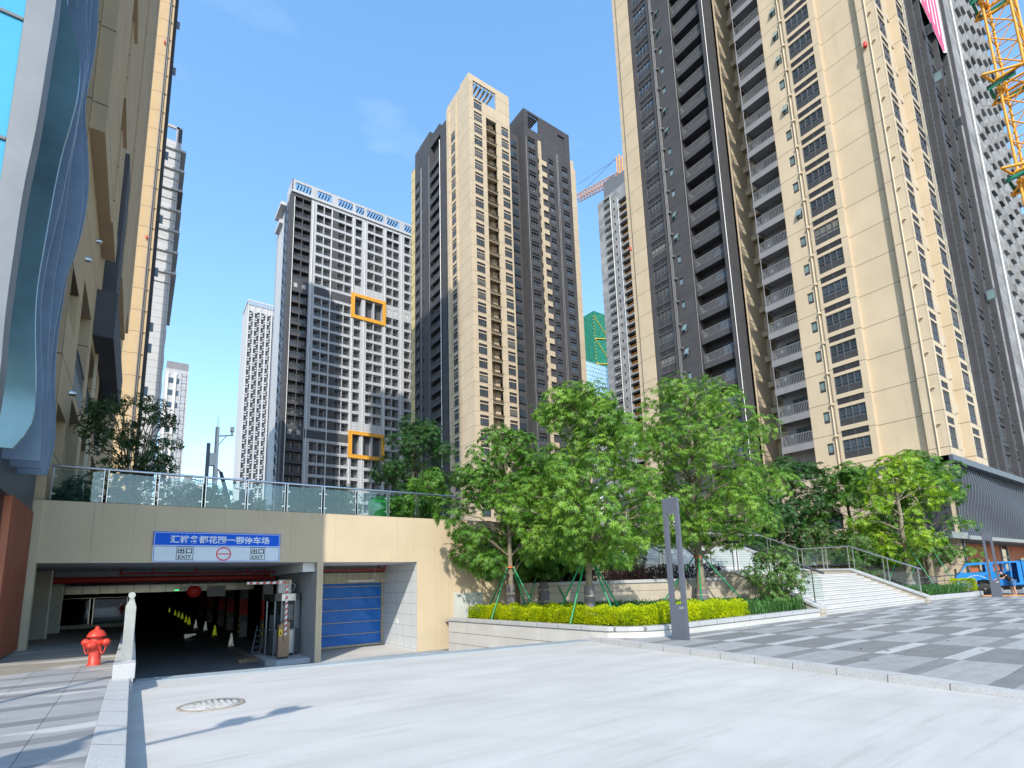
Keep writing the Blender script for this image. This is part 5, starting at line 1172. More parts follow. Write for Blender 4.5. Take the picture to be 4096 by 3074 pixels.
for zc in (50.3, 41.7, 33.0):
    b = MB(); tipA, tipB = (53.9,7.1,zc-.1), (57.3,7.3,zc-.9)
    for p in ((55.6,4.9,zc),(57.6,6.3,zc-.15)): b.tube([p, tipA], .10, 6)
    for p in ((56.6,6.7,zc-.75),(57.9,5.0,zc-.8)): b.tube([p, tipB], .10, 6)
    for (x0,y0,x1,y1) in ((55.6,4.6,57.8,4.6),(55.6,6.6,57.8,6.6),(55.6,4.6,55.6,6.6),(57.8,4.6,57.8,6.6)): b.tube([(x0,y0,zc),(x1,y1,zc)], .13, 6); b.tube([(x0,y0,zc-.8),(x1,y1,zc-.8)], .10, 6)
    o = b.build('tie_collar', M['yellow'], CR)
    b = MB()
    for (x0,x1,y0,y1) in ((55.45,55.5,5.4,7.2),(57.85,57.9,5.2,7.0)): b.box(x0,x1,y0,y1,zc-.62,zc-.22)
    b.box(55.45,57.9,6.9,7.1,zc-.66,zc-.62); b.build('green_net', M['net'], o)
CJ = thing('tower_crane', 'distant yellow crane jib on stay cables between the two tall towers', 'crane', (170,144,4.4))
b = MB(); lattice(b, (170,172,192.8), (170,144,185.5), 2.6, 14, .22, .12); b.build('jib', mat('faded_crane_orange', (.62,.36,.22), .6), CJ)
b = MB(); lattice(b, (170,143.6,100), (170,143.6,195.5), 1.8, 30, .25, .14); b.build('mast', M['yellow'], CJ)
b = MB(); b.tube([(170,143.8,196),(170,171,194)], .10, 5); b.tube([(170,143.8,195.5),(170,185,208)], .01, 4); b.tube([(170,145.5,195.3),(170,171.5,200.5)], .10, 5); b.build('stay_cable', M['grey_pipe'], CJ)
# ------------------------------------------------------------------ planters, stairs
def ribbon(mb, pts, w_in, z0, z1, m=0):
    """a low wall along pts (outer line), thickened to the inner side"""
    pts = [Vector((p[0],p[1],0)) for p in pts]; n = len(pts); inn = []
    for i, p in enumerate(pts):
        t = (pts[min(i+1,n-1)]-pts[max(i-1,0)]).normalized(); inn.append(p+Vector((-t.y,t.x,0))*w_in)
    for i in range(n-1):
        a, b_, c, d = pts[i], pts[i+1], inn[i+1], inn[i]
        mb.add([(a.x,a.y,z0),(b_.x,b_.y,z0),(c.x,c.y,z0),(d.x,d.y,z0),(a.x,a.y,z1),(b_.x,b_.y,z1),(c.x,c.y,z1),(d.x,d.y,z1)], [(0,3,2,1),(4,5,6,7),(0,1,5,4),(1,2,6,5),(2,3,7,6),(3,0,4,7)], m)
edge = [(10.42,19.2),(10.62,16.5),(10.8,14.0),(10.98,11.6),(11.08,11.0),(11.35,10.52),(11.8,10.2),(12.5,10.02),(13.5,9.96),(15.5,9.95),(18.5,9.93),(21.55,9.92)]
PL = thing('planter', 'white stone planter with a grey granite cap curving along the paving', 'planter', (11,11.5,0))
b = MB(); ribbon(b, edge, .22, -1.25, .175); b.build('stone_wall', M['white_stone'], PL)
b = MB(); ribbon(b, [(x-.035 if i < 5 else x, y-.035 if i >= 4 else y) for i, (x,y) in enumerate(edge)], .34, .178, .30); bevel(b.build('cap', M['granite_top'], PL), .012)
b = MB(); b.add([(x+.2,y+.2,.2) for x,y in edge[::-1]]+[(10.6,19.9,.2),(21.6,19.9,.2)][0:1]+[(21.6,19.9,.2)], [tuple(range(len(edge)+2))]); b.build('soil', M['soil'], PL)
for i in range(9):
    f = [.05,.14,.22,.3,.36,.47,.55,.7,.8][i]; y = 18.6-(18.6-12)*f; x = 10.44+.5*f
bm = MB()
for f in (.1,.2,.27,.42,.6,.75,.9):
    y = 18.9-7.0*f; x = 10.42+.075*(19.2-y); z = -.13-.125*(y-11.5); bm.box(x-.14,x-.02,y-.25,y+.25,z-.05,z+.06)
tag(bm.build('mortar_lumps', M['stone_beige']), 'brown mortar lumps left along the foot of the white planter wall', 'rubble', kind='stuff')
RW = thing('retaining_wall', 'low beige retaining wall with a pale cap behind the strap leaf plants', 'wall', (17,16.5,.2))
tier = [(14.0,19.2),(16.6,17.0),(19.2,15.2),(21.55,13.6)]
b = MB(); ribbon(b, tier, .3, .1, 1.44); b.build('stone_face', M['stone_beige'], RW)
b = MB(); ribbon(b, [(x-.04,y-.04) for x,y in tier], .42, 1.443, 1.58); b.build('cap', M['granite_top'], RW)
RW2 = thing('retaining_wall', 'upper white retaining wall beside the top flight of steps', 'wall', (19,19.5,1.5))
b = MB(); ribbon(b, [(15.6,20.4),(19.3,19.6),(21.55,18.2)], .3, 1.4, 3.05); b.build('stone_face', M['stone_beige'], RW2); b = MB(); ribbon(b, [(15.56,20.36),(19.26,19.56),(21.55,18.14)], .42, 3.053, 3.2); b.build('cap', M['granite_top'], RW2)
b = MB(); b.add([(14.2,19.6,1.46),(16.8,17.3,1.46),(19.4,15.5,1.46),(21.55,13.9,1.46),(21.55,18.2,1.46),(19.3,19.7,1.46),(15.7,20.4,1.46)], [tuple(range(7))]); struct(b.build('upper_soil', M['soil']))
# staircase
ST = thing('staircase', 'wide white stone staircase in two flights rising from the plaza to the terrace', 'staircase', (27,9.95,0))
b = MB(); NS = 10; rise = .155
for i in range(NS):
    y = 9.95+i*.325; b.box(21.67,32.33,y,y+.42 if i < NS-1 else 16.3,0 if i == 0 else i*rise-.02,(i+1)*rise-.035); b.box(21.67,32.33,y-.03,y+.36 if i < NS-1 else 16.3,(i+1)*rise-.033,(i+1)*rise)
b.build('lower_flight', M['step'], ST)
b = MB()
for i in range(12):
    y = 15.9+i*.325; zb = 1.55; b.box(19.8,32.33,y,y+.42 if i < 11 else 26,zb,zb+(i+1)*rise-.035); b.box(19.8,32.33,y-.03,y+.36 if i < 11 else 26,zb+(i+1)*rise-.033,zb+(i+1)*rise)
b.build('upper_flight', M['step'], ST)
b = MB()
for i in range(7): y = 22.0+i*.33; b.box(19.8,32.33,y,26,3.41,3.41+(i+1)*.15)
b.build('top_flight', M['step'], ST)
shad = mat('riser_shade', (.22,.21,.20), .8); b = MB()
for i in range(NS): y = 9.95+i*.325; b.box(21.68,32.32,y-.003,y,i*rise+.002,i*rise+.035)  # dark strips paint in the shade at the foot of each riser
b.build('riser_shade_strip', shad, ST)
for (x0, x1) in ((32.33,32.7),(21.3,21.67)):
    up = [(9.85,0),(9.85,.27),(13.18,1.73),(15.9,1.80),(19.5,3.40),(26,3.40),(26,0)] if x0 > 30 else [(9.85,0),(9.85,.27),(13.25,1.77),(14.6,1.77),(14.6,0)]
    b = MB(); b.prism(up, 'x', x0, x1); o = b.build('cheek_wall', M['stone_beige'], ST)
    b = MB(); cp = up[1:-1]
    for p, q in zip(cp, cp[1:]):
        if p[0] == q[0]: continue
        b.add([(x0-.06,p[0],p[1]+.002),(x1+.06,p[0],p[1]+.002),(x1+.06,q[0],q[1]+.002),(x0-.06,q[0],q[1]+.002),(x0-.06,p[0],p[1]+.09),(x1+.06,p[0],p[1]+.09),(x1+.06,q[0],q[1]+.09),(x0-.06,q[0],q[1]+.09)], [(0,3,2,1),(4,5,6,7),(0,1,5,4),(1,2,6,5),(2,3,7,6),(3,0,4,7)])
    b.build('cheek_cap', M['granite_top'], o)
b = MB(); b.prism([(15.9,1.5),(19.5,3.4),(22,3.4),(22,1.5)], 'x', 19.45, 19.8); b.build('cheek_wall', M['stone_beige'], ST)
def stair_rail(name, label, x, line, posts, hr, mat_):
    t = thing(name, label, 'railing', (x,line[0][0],line[0][1]))
    b = MB(); b.tube([(x,y,z) for y,z in line], hr, 10); b.build('handrail', M[mat_], t)
    def zat(y):
        for p, q in zip(line, line[1:]):
            if p[0] <= y <= q[0]: return p[1]+(q[1]-p[1])*(y-p[0])/(q[0]-p[0])
        return line[-1][1]
    for y in posts:
        b = MB(); b.box(x-.02,x+.02,y-.02,y+.02,zat(y)-1.28,zat(y)-.02); b.build('post', M['steel'], t)
    for p, q in zip(line, line[1:]):
        b = MB(); b.add([(x-.006,p[0]+.1,p[1]-1.05),(x-.006,q[0]-.1,q[1]-1.05),(x-.006,q[0]-.1,q[1]-.12),(x-.006,p[0]+.1,p[1]-.12),(x+.006,p[0]+.1,p[1]-1.05),(x+.006,q[0]-.1,q[1]-1.05),(x+.006,q[0]-.1,q[1]-.12),(x+.006,p[0]+.1,p[1]-.12)], [(0,1,2,3),(7,6,5,4),(0,4,5,1),(2,6,7,3)]); b.build('glass_pane', M['clear2'], t)
    return t
stair_rail('stair_railing', 'steel railing with glass on the right cheek of the staircase', 32.5, [(9.95,1.66),(13.15,3.06),(15.87,3.08),(19.48,4.68),(22,4.68)], (10.1,11.4,11.6,13.0,13.25,14.4,14.6,15.75,16.0,17.6,17.8,19.3,19.6,21.2), .035, 'steel')
stair_rail('stair_railing', 'dark railing down the left side of the staircase behind the leafy shrub', 21.5, [(9.7,1.62),(13.23,3.10),(14.6,3.12)], (10.13,11.6,11.8,13.2,13.4,14.5), .05, 'metal_grey')
t = thing('stair_railing', 'thin steel posts with glass standing in the middle of the upper flight', 'railing', (20.2,16,1.6))
b = MB(); b.tube([(20.0,15.9,2.7),(20.0,19.4,4.4)], .03, 8); b.build('handrail', M['steel'], t)
for y in (16.0,16.2,17.6,17.8,19.3): b = MB(); b.box(19.98,20.02,y-.02,y+.02,1.55+(y-15.9)*.47,2.7+(y-15.9)*.486); b.build('post', M['steel'], t)
t = thing('gate_fence', 'dark grey lattice fence with white posts at the top of the steps', 'fence', (27,23.6,3.4))
b = MB()
for i in range(44): x = 20.4+i*.23; b.box(x,x+.06,23.55,23.6,4.46,6.6+.05*math.sin(i))
for i in range(7): b.tube([(21+i*1.4,23.57,4.6),(22.2+i*1.4,23.57,5.8)], .04, 4); b.tube([(22.2+i*1.4,23.57,4.6),(21+i*1.4,23.57,5.8)], .04, 4)
b.box(20.4,30.5,23.55,23.6,6.5,6.6); b.box(20.4,30.5,23.55,23.6,4.5,4.58); b.build('bars', M['metal_grey'], t)
for x in (23.2,30.5):
    b = MB(); b.box(x,x+.55,23.3,23.85,3.4,7.4); b.box(x-.05,x+.6,23.25,23.9,7.4,7.5,1); b.build('white_post', [M['white_paint'],M['metal_grey']], t)
# ------------------------------------------------------------------ foliage
def leaf(mb, p, d, up, Ln, w, m=0, bend=.25):
    s = d.cross(up)
    if s.length < 1e-4: s = d.cross(Vector((1,0,0)))
    s.normalize(); mid = p+d*Ln*.5+Vector((0,0,bend*Ln*.25)); tip = p+d*Ln-Vector((0,0,bend*Ln*.5))
    mb.add([p, mid+s*w/2, tip, mid-s*w/2], [(0,1,2,3)], m)
def palm(mb, c, ax, rng, n, Ln, w, droop):
    """a hand of drooping leaflets at the end of a stalk"""
    a = ax.orthogonal().normalized(); b_ = ax.cross(a).normalized(); ph = rng.random()*6.28
    for i in range(n):
        an = ph+6.283*i/n; d = (a*math.cos(an)+b_*math.sin(an))*.85+ax*.35-Vector((0,0,droop)); d.normalize()
        leaf(mb, c, d, ax, Ln*rng.uniform(.75,1.15), w*rng.uniform(.85,1.1), 0, .3)
def rsph(rng):
    while True:
        v = Vector((rng.uniform(-1,1), rng.uniform(-1,1), rng.uniform(-1,1)))
        if .05 < v.length <= 1: return v
def crown_blobs(rng, env, n, rb):
    """blob centres inside a crown given as rows (z, radius, dx, dy)"""
    out = []
    for _ in range(n*30):
        if len(out) >= n: break
        z = rng.uniform(env[0][0], env[-1][0])
        for p, q in zip(env, env[1:]):
            if p[0] <= z <= q[0]: f = (z-p[0])/(q[0]-p[0]); r = p[1]+(q[1]-p[1])*f; dx = p[2]+(q[2]-p[2])*f; dy = p[3]+(q[3]-p[3])*f; break
        an = rng.random()*6.283; rr = r*math.sqrt(rng.uniform(.12,1))
        c = Vector((dx+rr*math.cos(an), dy+rr*math.sin(an), z))
        if all((c-o[0]).length > rb*.62 for o in out): out.append((c, rb*rng.uniform(.7,1.2)))
    return out
def make_tree(name, label, loc, env, seed, lm, n_blob=34, rb=.62, ncl=42, nleaf=6, Ln=.22, w=.075, droop=.45, trunk=(.13,.10,.05), fork=2.0, bark='bark', wrap=0, group=None, cat='tree', top=None, scat=.12, stems=None, flowers=None):
    rng = random.Random(seed); t = thing(name, label, cat, loc, 0, group); blobs = crown_blobs(rng, env, n_blob, rb)
    zt = top or env[-1][0]*.86
    b = MB(); lead = []
    if stems:
        for i in range(stems):
            an = 6.283*i/stems+rng.random(); e = Vector((math.cos(an),math.sin(an),0))*env[len(env)//2][1]*.55; pts = [Vector((.06*math.cos(an),.06*math.sin(an),0))]
            for k_ in range(1, 7): f = k_/6; pts.append(Vector((e.x*f**1.3+rng.uniform(-.06,.06), e.y*f**1.3+rng.uniform(-.06,.06), zt*f)))
            b.tube(pts, [trunk[0]*(1-.75*k_/6) for k_ in range(7)], 6); lead.append(pts)
    else:
        pts = [Vector((0,0,-.1))]
        for k_ in range(1, 9): f = k_/8; pts.append(Vector((rng.uniform(-.05,.05)*f*2+env[-1][2]*f*f*.6, rng.uniform(-.05,.05)*f*2+env[-1][3]*f*f*.6, zt*f)))
        rad = [trunk[0]*1.15]+[trunk[0]+(trunk[2]-trunk[0])*(k_/8) for k_ in range(1,9)]
        b.tube(pts, rad, 10); lead.append(pts)
    for c, r in blobs:
        ld = min(lead, key=lambda P: min((p-c).length for p in P)); cand = [p for p in ld if p.z < c.z-.25*(Vector((c.x,c.y,0)).length) and p.z > fork*.75] or [ld[min(len(ld)-1, 3)]]
        a = min(cand, key=lambda p: (p-c).length); L_ = (c-a).length
        mid = a.lerp(c,.5)+Vector((0,0,.10*L_)) if c.z > a.z else a.lerp(c,.5)+Vector((0,0,.06*L_))
        r0 = min(.045, .012+.014*L_); b.tube([a, mid, c], [r0, r0*.7, .010], 5, cap=False)
        for _ in range(4):
            e = c+rsph(rng)*r*.85; b.tube([c.lerp(a,.15), e], [.010,.005], 4, cap=False)
    b.build('trunk', M[bark], t, w=False)
    if wrap:
        wv = MB(); n = 14; wv.tube([(0,0,wrap*i/n) for i in range(n+1)], [trunk[0]*1.32+.012*math.sin(i*2.3)+.006*rng.random() for i in range(n+1)], 14); wv.build('trunk_wrap', M['wrap'], t, w=False)
        wv = MB()
        for z in (wrap*.34, wrap*.72): wv.tube([(0,0,z),(0,0,z+.05)], trunk[0]*1.42, 14)
        wv.build('wrap_cord', M['beige_metal'], t, w=False)
    lv = MB()
    for c, r in blobs:
        for _ in range(int(ncl*(r/rb)**2)):
            v = rsph(rng); v = v.normalized()*(.35+.65*v.length**.5); v.z *= .82; p = c+v*r+rsph(rng)*scat
            ax = (v+Vector((0,0,.55))).normalized()
            palm(lv, p, ax, rng, nleaf, Ln, w, droop)
    lv.build('crown', LEAF[lm], t, w=False)
    if flowers:
        fl = MB()
        for _ in range(flowers):
            c, r = rng.choice(blobs); v = rsph(rng).normalized(); v.z = abs(v.z); p = c+v*r
            for k_ in range(5): an = k_*1.257; leaf(fl, p, Vector((math.cos(an),math.sin(an),.5)).normalized(), Vector((0,0,1)), .09, .06)
        fl.build('flowers', mat('cream_flower', (.85,.78,.45), .6), t, w=False)
    return t
def braces(tree_loc, ht, spread, n, label, rot=0.0, z0=.35):
    t = thing('tree_brace', label, 'tree brace', tree_loc, 0, 'green pole braces holding the young trees')
    for i in range(n):
        an = rot+6.283*i/n; b = MB(); b.tube([(spread*math.cos(an), spread*math.sin(an), 0), (.15*math.cos(an), .15*math.sin(an), ht)], .030, 8); b.build('pole', M['green_pole'], t, w=False)
    b = MB(); b.tube([(0,0,ht-.06),(0,0,ht-.0)], .165, 14); b.build('strap', M['orange_tape'], t, w=False)
GT_ = 'young street trees with green braces'
T1 = (12.1,17.2,.2); T2 = (12.25,12.9,.2); T3 = (19.7,13.9,.2); T1b = (14.9,18.6,.3)
make_tree('tree', 'braced tree nearest the garage wall, its lowest branches hanging over the cream wall', T1, [(1.9,.8,-.8,.5),(2.6,1.9,-.5,.3),(3.6,2.35,-.3,0),(5.0,2.25,-.2,0),(6.4,1.6,-.2,0),(7.5,.5,-.1,0)], 3, 'mid', 70, .54, 48, 7, .19, .050, .6, (.125,.10,.04), 2.1, wrap=1.35, group=GT_)
braces(T1, 2.05, 1.35, 4, 'green pole brace round the tree nearest the garage wall', .35)
make_tree('tree', 'tallest pale green braced tree in the middle of the yellow hedge', T2, [(2.2,1.1,.2,-.2),(2.8,2.3,-.1,0),(3.6,2.7,0,0),(5.0,2.45,.1,-.1),(6.3,2.1,.2,-.2),(7.3,1.5,-.1,0),(7.9,.6,.2,0)], 5, 'bright', 88, .52, 48, 7, .175, .047, .65, (.13,.10,.04), 2.3, wrap=1.25, group=GT_)
braces(T2, 2.15, 1.3, 5, 'green pole brace round the tallest tree in the yellow hedge', .9)
make_tree('tree', 'wide braced tree right of the dark lamp post with forked trunk', T3, [(2.9,1.4,.1,-.1),(3.8,2.9,.2,-.1),(5.4,3.4,.3,-.2),(7.2,3.2,.3,-.2),(8.9,2.6,.4,-.2),(10.2,1.3,.2,0)], 9, 'bright', 104, .66, 44, 7, .19, .050, .6, (.20,.15,.06), 2.4, wrap=.9, group=GT_)
braces(T3, 2.3, 1.9, 4, 'green pole brace round the wide tree beside the lamp post', .6)
make_tree('tree', 'shaded dark trunked tree standing behind the two left braced trees', T1b, [(1.9,1.2,0,0),(3.2,2.1,.2,0),(4.6,2.0,.2,0),(6.2,.8,.1,0)], 14, 'mid', 60, .62, 50, 7, .24, .075, .5, (.20,.15,.06), 2.0, bark='bark_dark', wrap=1.3, group=GT_)
braces(T1b, 2.2, 1.2, 3, 'dark green brace of the shaded tree at the back of the planter', 1.2)
make_tree('tree', 'dark feathery evergreen on the terrace in front of the grey block', (12.3,26.5,4.38), [(1.0,1.4,0,0),(2.2,2.1,.2,0),(3.8,2.3,.1,0),(5.2,1.7,.2,0),(6.5,.7,.25,0)], 21, 'deep', 58, .55, 60, 9, .17, .035, .15, (.14,.10,.04), 1.3, bark='bark_dark')
make_tree('tree', 'many stemmed olive green tree on the terrace by the brown tower', (-.35,23.2,4.38), [(.5,.7,0,0),(1.4,1.2,0,0),(2.6,1.55,0,0),(3.7,1.45,-.1,0),(4.5,.6,-.2,0)], 23, 'olive', 60, .34, 30, 4, .13, .065, .35, (.05,.04,.01), .4, bark='twig', stems=9, scat=.16)
make_tree('frangipani', 'frangipani with cream flowers behind the end of the terrace railing', (10.4,21.6,4.38), [(.2,.5,0,0),(.9,1.0,0,0),(1.6,1.0,.2,0),(2.3,.4,.2,0)], 27, 'mid', 20, .40, 26, 6, .26, .075, .2, (.07,.05,.03), .3, cat='tree', flowers=26)
GR = 'trees in front of the podium building'
for (p, env, sd, lm, n, lab) in (
  ((41.05,13.3,.2), [(2.3,1.0,-.3,.2),(3.6,2.6,0,0),(5.0,2.9,.2,.3),(6.8,2.4,.5,0),(8.3,1.5,.2,-.3),(9.3,.4,.5,0)], 31, 'lime', 40, 'lime green braced tree right of the stairs, the left one of its pair'),
  ((45.4,13.4,.2), [(2.1,1.8,.4,-.8),(3.4,2.9,.1,-.5),(5.2,3.2,0,-.3),(7.2,2.6,.6,0),(8.8,1.4,.2,-.5),(9.9,.4,.6,0)], 33, 'mid', 46, 'braced tree with a leaning fork before the podium corner'),
  ): make_tree('tree', lab, p, env, sd, lm, n, .78, 34, 7, .27, .08, .55, (.22,.17,.06), 2.2, wrap=.8, group=GR)
braces((41.05,13.3,.2), 3.1, 1.6, 3, 'green brace on the lime tree right of the stairs', 2.4); braces((45.4,13.4,.2), 3.2, 1.7, 3, 'green brace on the tree at the podium corner', .2)
for (p, env, sd, lab) in (
  ((37.2,21.5,2.5), [(.8,2.4,0,0),(2.6,3.3,0,0),(4.8,3.0,0,0),(6.8,1.4,0,0)], 41, 'dark dense tree behind the stair railing, leftmost of the dark group'),
  ((41.2,20.2,2.0), [(.8,2.6,0,0),(3.0,3.6,0,0),(5.6,3.2,0,0),(8.3,1.4,0,0)], 43, 'tallest dark dense tree behind the stair railing'),
  ((43.2,17.2,1.4), [(1.0,2.2,0,0),(3.0,3.0,0,0),(5.4,2.7,0,0),(7.8,1.0,.2,0)], 45, 'dark tree with a slanting branch behind the stairs, nearest the lime tree'),
  ((33.6,24.5,3.0), [(.6,1.8,0,0),(2.2,2.6,0,0),(4.2,2.2,0,0),(6.0,.8,0,0)], 47, 'dark tree at the head of the stairs behind the glass railing')):
    make_tree('tree', lab, p, env, sd, 'deep' if sd != 45 else 'mid', 42, .90, 44, 7, .28, .085, .45, (.2,.15,.06), 1.2, bark='bark_dark', group=GR)
def shrub(name, label, loc, r, h, seed, lm, n=14, ncl=36, Ln=.12, w=.05, nleaf=5, stems=6, group=None, rb=None):
    return make_tree(name, label, loc, [(h*.12,r*.5,0,0),(h*.35,r*.9,0,0),(h*.7,r,0,0),(h,r*.45,0,0)], seed, lm, n, rb or r*.42, ncl, nleaf, Ln, w, .2, (.03,.02,.01), .1, bark='twig', stems=stems, cat='shrub', scat=.06, group=group)
shrub('shrub', 'leafy shrub with pale new leaves beside the dark stair handrail', (20.9,11.3,.25), .95, 2.25, 51, 'shrub', 26, 36, .13, .06)
shrub('shrub', 'thin twiggy bush by the landing railing left of the lime tree', (37.3,14.6,.6), 1.2, 3.2, 53, 'shrub', 24, 30, .15, .05)
shrub('shrub', 'tall pale twiggy bush behind the landing', (38.6,17.5,1.2), 1.3, 3.6, 54, 'shrub', 26, 30, .15, .05)
shrub('shrub', 'shaded bush on the upper soil left of the lamp post', (19.2,17.6,1.46), 1.0, 1.9, 55, 'olive', 24, 34, .13, .06)
shrub('shrub', 'shaded leafy bush beside the upper retaining wall', (16.9,18.6,1.46), 1.0, 1.8, 57, 'deep', 24, 34, .14, .06)
for i, (x, y, r, h, lm, lab) in enumerate(((-1.75,21.3,.55,.75,'deep','low green bush in the terrace corner by the brown wall'),(-.6,21.2,.5,.6,'purple','low dark red bush behind the first glass pane'),(1.2,21.6,.8,.95,'olive','bush behind the second glass pane, under the many stemmed tree'),(2.3,22.4,.7,1.05,'shrub','bush at the foot of the camera pole'),(5.2,21.4,.8,1.0,'olive','rounded bush behind the glass right of the scooter'),(6.6,21.6,.85,1.15,'olive','rounded bush behind the glass left of the green bin'),(7.2,23.4,.8,1.7,'deep','dark bush behind the green bin'),(9.3,21.9,.8,1.0,'mid','broad leaved bush right of the green bin'),(3.6,23.5,.7,.8,'shrub','small bush beside the scooter'))):
    shrub('shrub', lab, (x,y,4.38), r, h, 60+i, lm, 16, 34, .13, .045 if lm != 'mid' else .07, group='bushes along the terrace')
def hedge(name, label, poly_fn, n, lm, Ln, w, seed, cat='hedge', kind=None, core=None, up=.5):
    rng = random.Random(seed); t = MB()
    for _ in range(n):
        p, nrm = poly_fn(rng); d = (nrm*.6+rsph(rng)*.9+Vector((0,0,up))).normalized(); leaf(t, p, d, Vector((0,0,1)) if abs(d.z) < .9 else Vector((1,0,0)), Ln*rng.uniform(.7,1.3), w*rng.uniform(.8,1.2), 0, .2)
    return t.build(name, LEAF[lm])
def bumps(x, y): return .06*math.sin(x*3.1+y*1.7)+.05*math.sin(x*7.3-y*5.1)+.035*math.sin(x*13+y*11)
# the yellow hedge follows the planter edge
hline = [(10.98,18.6),(11.15,16.5),(11.3,14.2),(11.5,12.2),(11.75,11.1),(12.3,10.6),(13.2,10.42),(15.0,10.36),(17.15,10.3)]
def hpos(rng):
    segs = [(Vector((*a,0)), Vector((*b_,0))) for a, b_ in zip(hline, hline[1:])]; Ls = [(q-p).length for p, q in segs]; u = rng.random()*sum(Ls)
    for (p, q), l in zip(segs, Ls):
        if u <= l: break
        u -= l
    d = (q-p).normalized(); nin = Vector((-d.y,d.x,0)); base = p+d*u
    if rng.random() < .48:
        wdt = rng.uniform(0,1.65); c = base+nin*wdt; z = .72+bumps(c.x,c.y)-(.16 if wdt < .12 else 0)-max(0,.05*(wdt-1.2)); return Vector((c.x,c.y,z-rng.random()*.09)), Vector((0,0,1))
    z = rng.uniform(.28,.72); c = base+nin*(-.03*math.sin(z*5)+.04*rng.random()+bumps(base.x,base.y)*.7); return Vector((c.x,c.y,z)), -nin
HG = thing('hedge', 'clipped bright yellow hedge filling the front of the planter', 'hedge', (12,12,.2))
o = hedge('foliage', '', hpos, 26000, 'hedge', .075, .042, 71); o.parent = HG; o.location = (-12,-12,-.2)
b = MB(); pts = hline; ribbon(b, [(x+.16,y+.16) for x,y in hline], 1.3, .2, .50); b.build('hedge_core', mat('hedge_inside', (.12,.14,.012), .9), HG)  # solid darker filler block beneath the scattered leaves
def strap_field(name, label, inside, zfun, n, seed, x0, x1, y0, y1, h=.55):
    rng = random.Random(seed); t = MB(); k_ = 0
    while k_ < n:
        x, y = rng.uniform(x0,x1), rng.uniform(y0,y1)
        if not inside(x, y): continue
        k_ += 1; an = rng.random()*6.283; d = Vector((math.cos(an),math.sin(an),0)); s = Vector((-d.y,d.x,0))*.016*rng.uniform(.8,1.5); z = zfun(x,y); hh = h*rng.uniform(.65,1.15); rr = rng.uniform(.1,.32)
        p0 = Vector((x,y,z)); p1 = p0+d*rr*.35+Vector((0,0,hh*.75)); p2 = p0+d*rr+Vector((0,0,hh*rng.uniform(.75,1.0))); p3 = p0+d*rr*1.6+Vector((0,0,hh*rng.uniform(.5,.85)))
        t.add([p0-s*.6,p0+s*.6,p1+s,p1-s,p2+s*.8,p2-s*.8,p3], [(0,1,2,3),(3,2,4,5),(5,4,6)])
    o = t.build(name, LEAF['strap']); tag(o, label, 'ground cover', kind='stuff'); return o
def in_bed(x, y):
    if y < 10.3 or x > 21.3: return False
    tw = 19.2-(x-14)*.78 if x < 19.2 else 15.2-(x-19.2)*.68
    if y > min(tw-.15, 19.5): return False
    if x < 17.3: return y > 12.05 and x > 12.9
    return True
strap_field('strap_plants', 'dark green strap leaved ground cover behind the yellow hedge', in_bed, lambda x,y: .2, 8200, 81, 12.9, 21.3, 10.3, 19.4, .52)
strap_field('strap_plants', 'dark green strap leaved ground cover right of the stairs', lambda x,y: y > 10.1, lambda x,y: .2, 3200, 83, 33.0, 40.2, 10.1, 14.5, .55)
PR = thing('planter', 'low white stone planter edge right of the stairs with a rounded end', 'planter', (36,10,0))
pe = [(32.75,9.95),(35,9.8),(38.5,9.45),(40.6,9.6),(41.2,10.1),(41.3,11.2)]
b = MB(); ribbon(b, pe, .3, .06, .30); bevel(b.build('kerb_stone', M['granite_top'], PR), .02); b = MB(); ribbon(b, [(x,y+.06) for x,y in pe], .2, -.1, .06); b.build('base', M['white_stone'], PR); b = MB(); b.add([(32.75,10.1,.2),(41,10.0,.2),(41,16,.2),(50,16,.2),(50,22,.2),(32.75,22,.2)], [tuple(range(6))]); b.build('soil', M['soil'], PR)
def box_hedge(x0,x1,y0,y1,z0,z1):
    def f(rng):
        k_ = rng.randrange(5); x, y, z = rng.uniform(x0,x1), rng.uniform(y0,y1), rng.uniform(z0,z1)
        if k_ == 0: return Vector((x,y0+rng.random()*.05,z)), Vector((0,-1,0))
        if k_ == 1: return Vector((x0+rng.random()*.05,y,z)), Vector((-1,0,0))
        if k_ == 2: return Vector((x1-rng.random()*.05,y,z)), Vector((1,0,0))
        return Vector((x,y,z1+bumps(x,y)*.5)), Vector((0,0,1))
    return f
tag(hedge('hedge', '', box_hedge(40.0,41.0,9.95,11.0,.3,.95), 1800, 'hedge', .10, .06, 73), 'small yellow hedge block by the blue truck', 'hedge')
def tier_hedge(rng):
    f = rng.random()*3; i = int(f); p, q = Vector((*tier[i],0)), Vector((*tier[i+1],0)); c = p.lerp(q, f-i); d = (q-p).normalized(); nin = Vector((-d.y,d.x,0))
    return c+nin*(.4+rng.random()*.9)+Vector((0,0,1.5+rng.random()*.62+bumps(c.x*2,c.y))), Vector((0,0,1))
tag(hedge('hedge', '', tier_hedge, 7000, 'purple', .12, .04, 75), 'dark purple hedge on top of the low beige wall', 'hedge')
tag(hedge('hedge', '', box_hedge(33.2,37.5,14.8,15.8,1.2,2.0), 2600, 'purple', .13, .045, 77), 'dark purple hedge behind the landing railing', 'hedge')
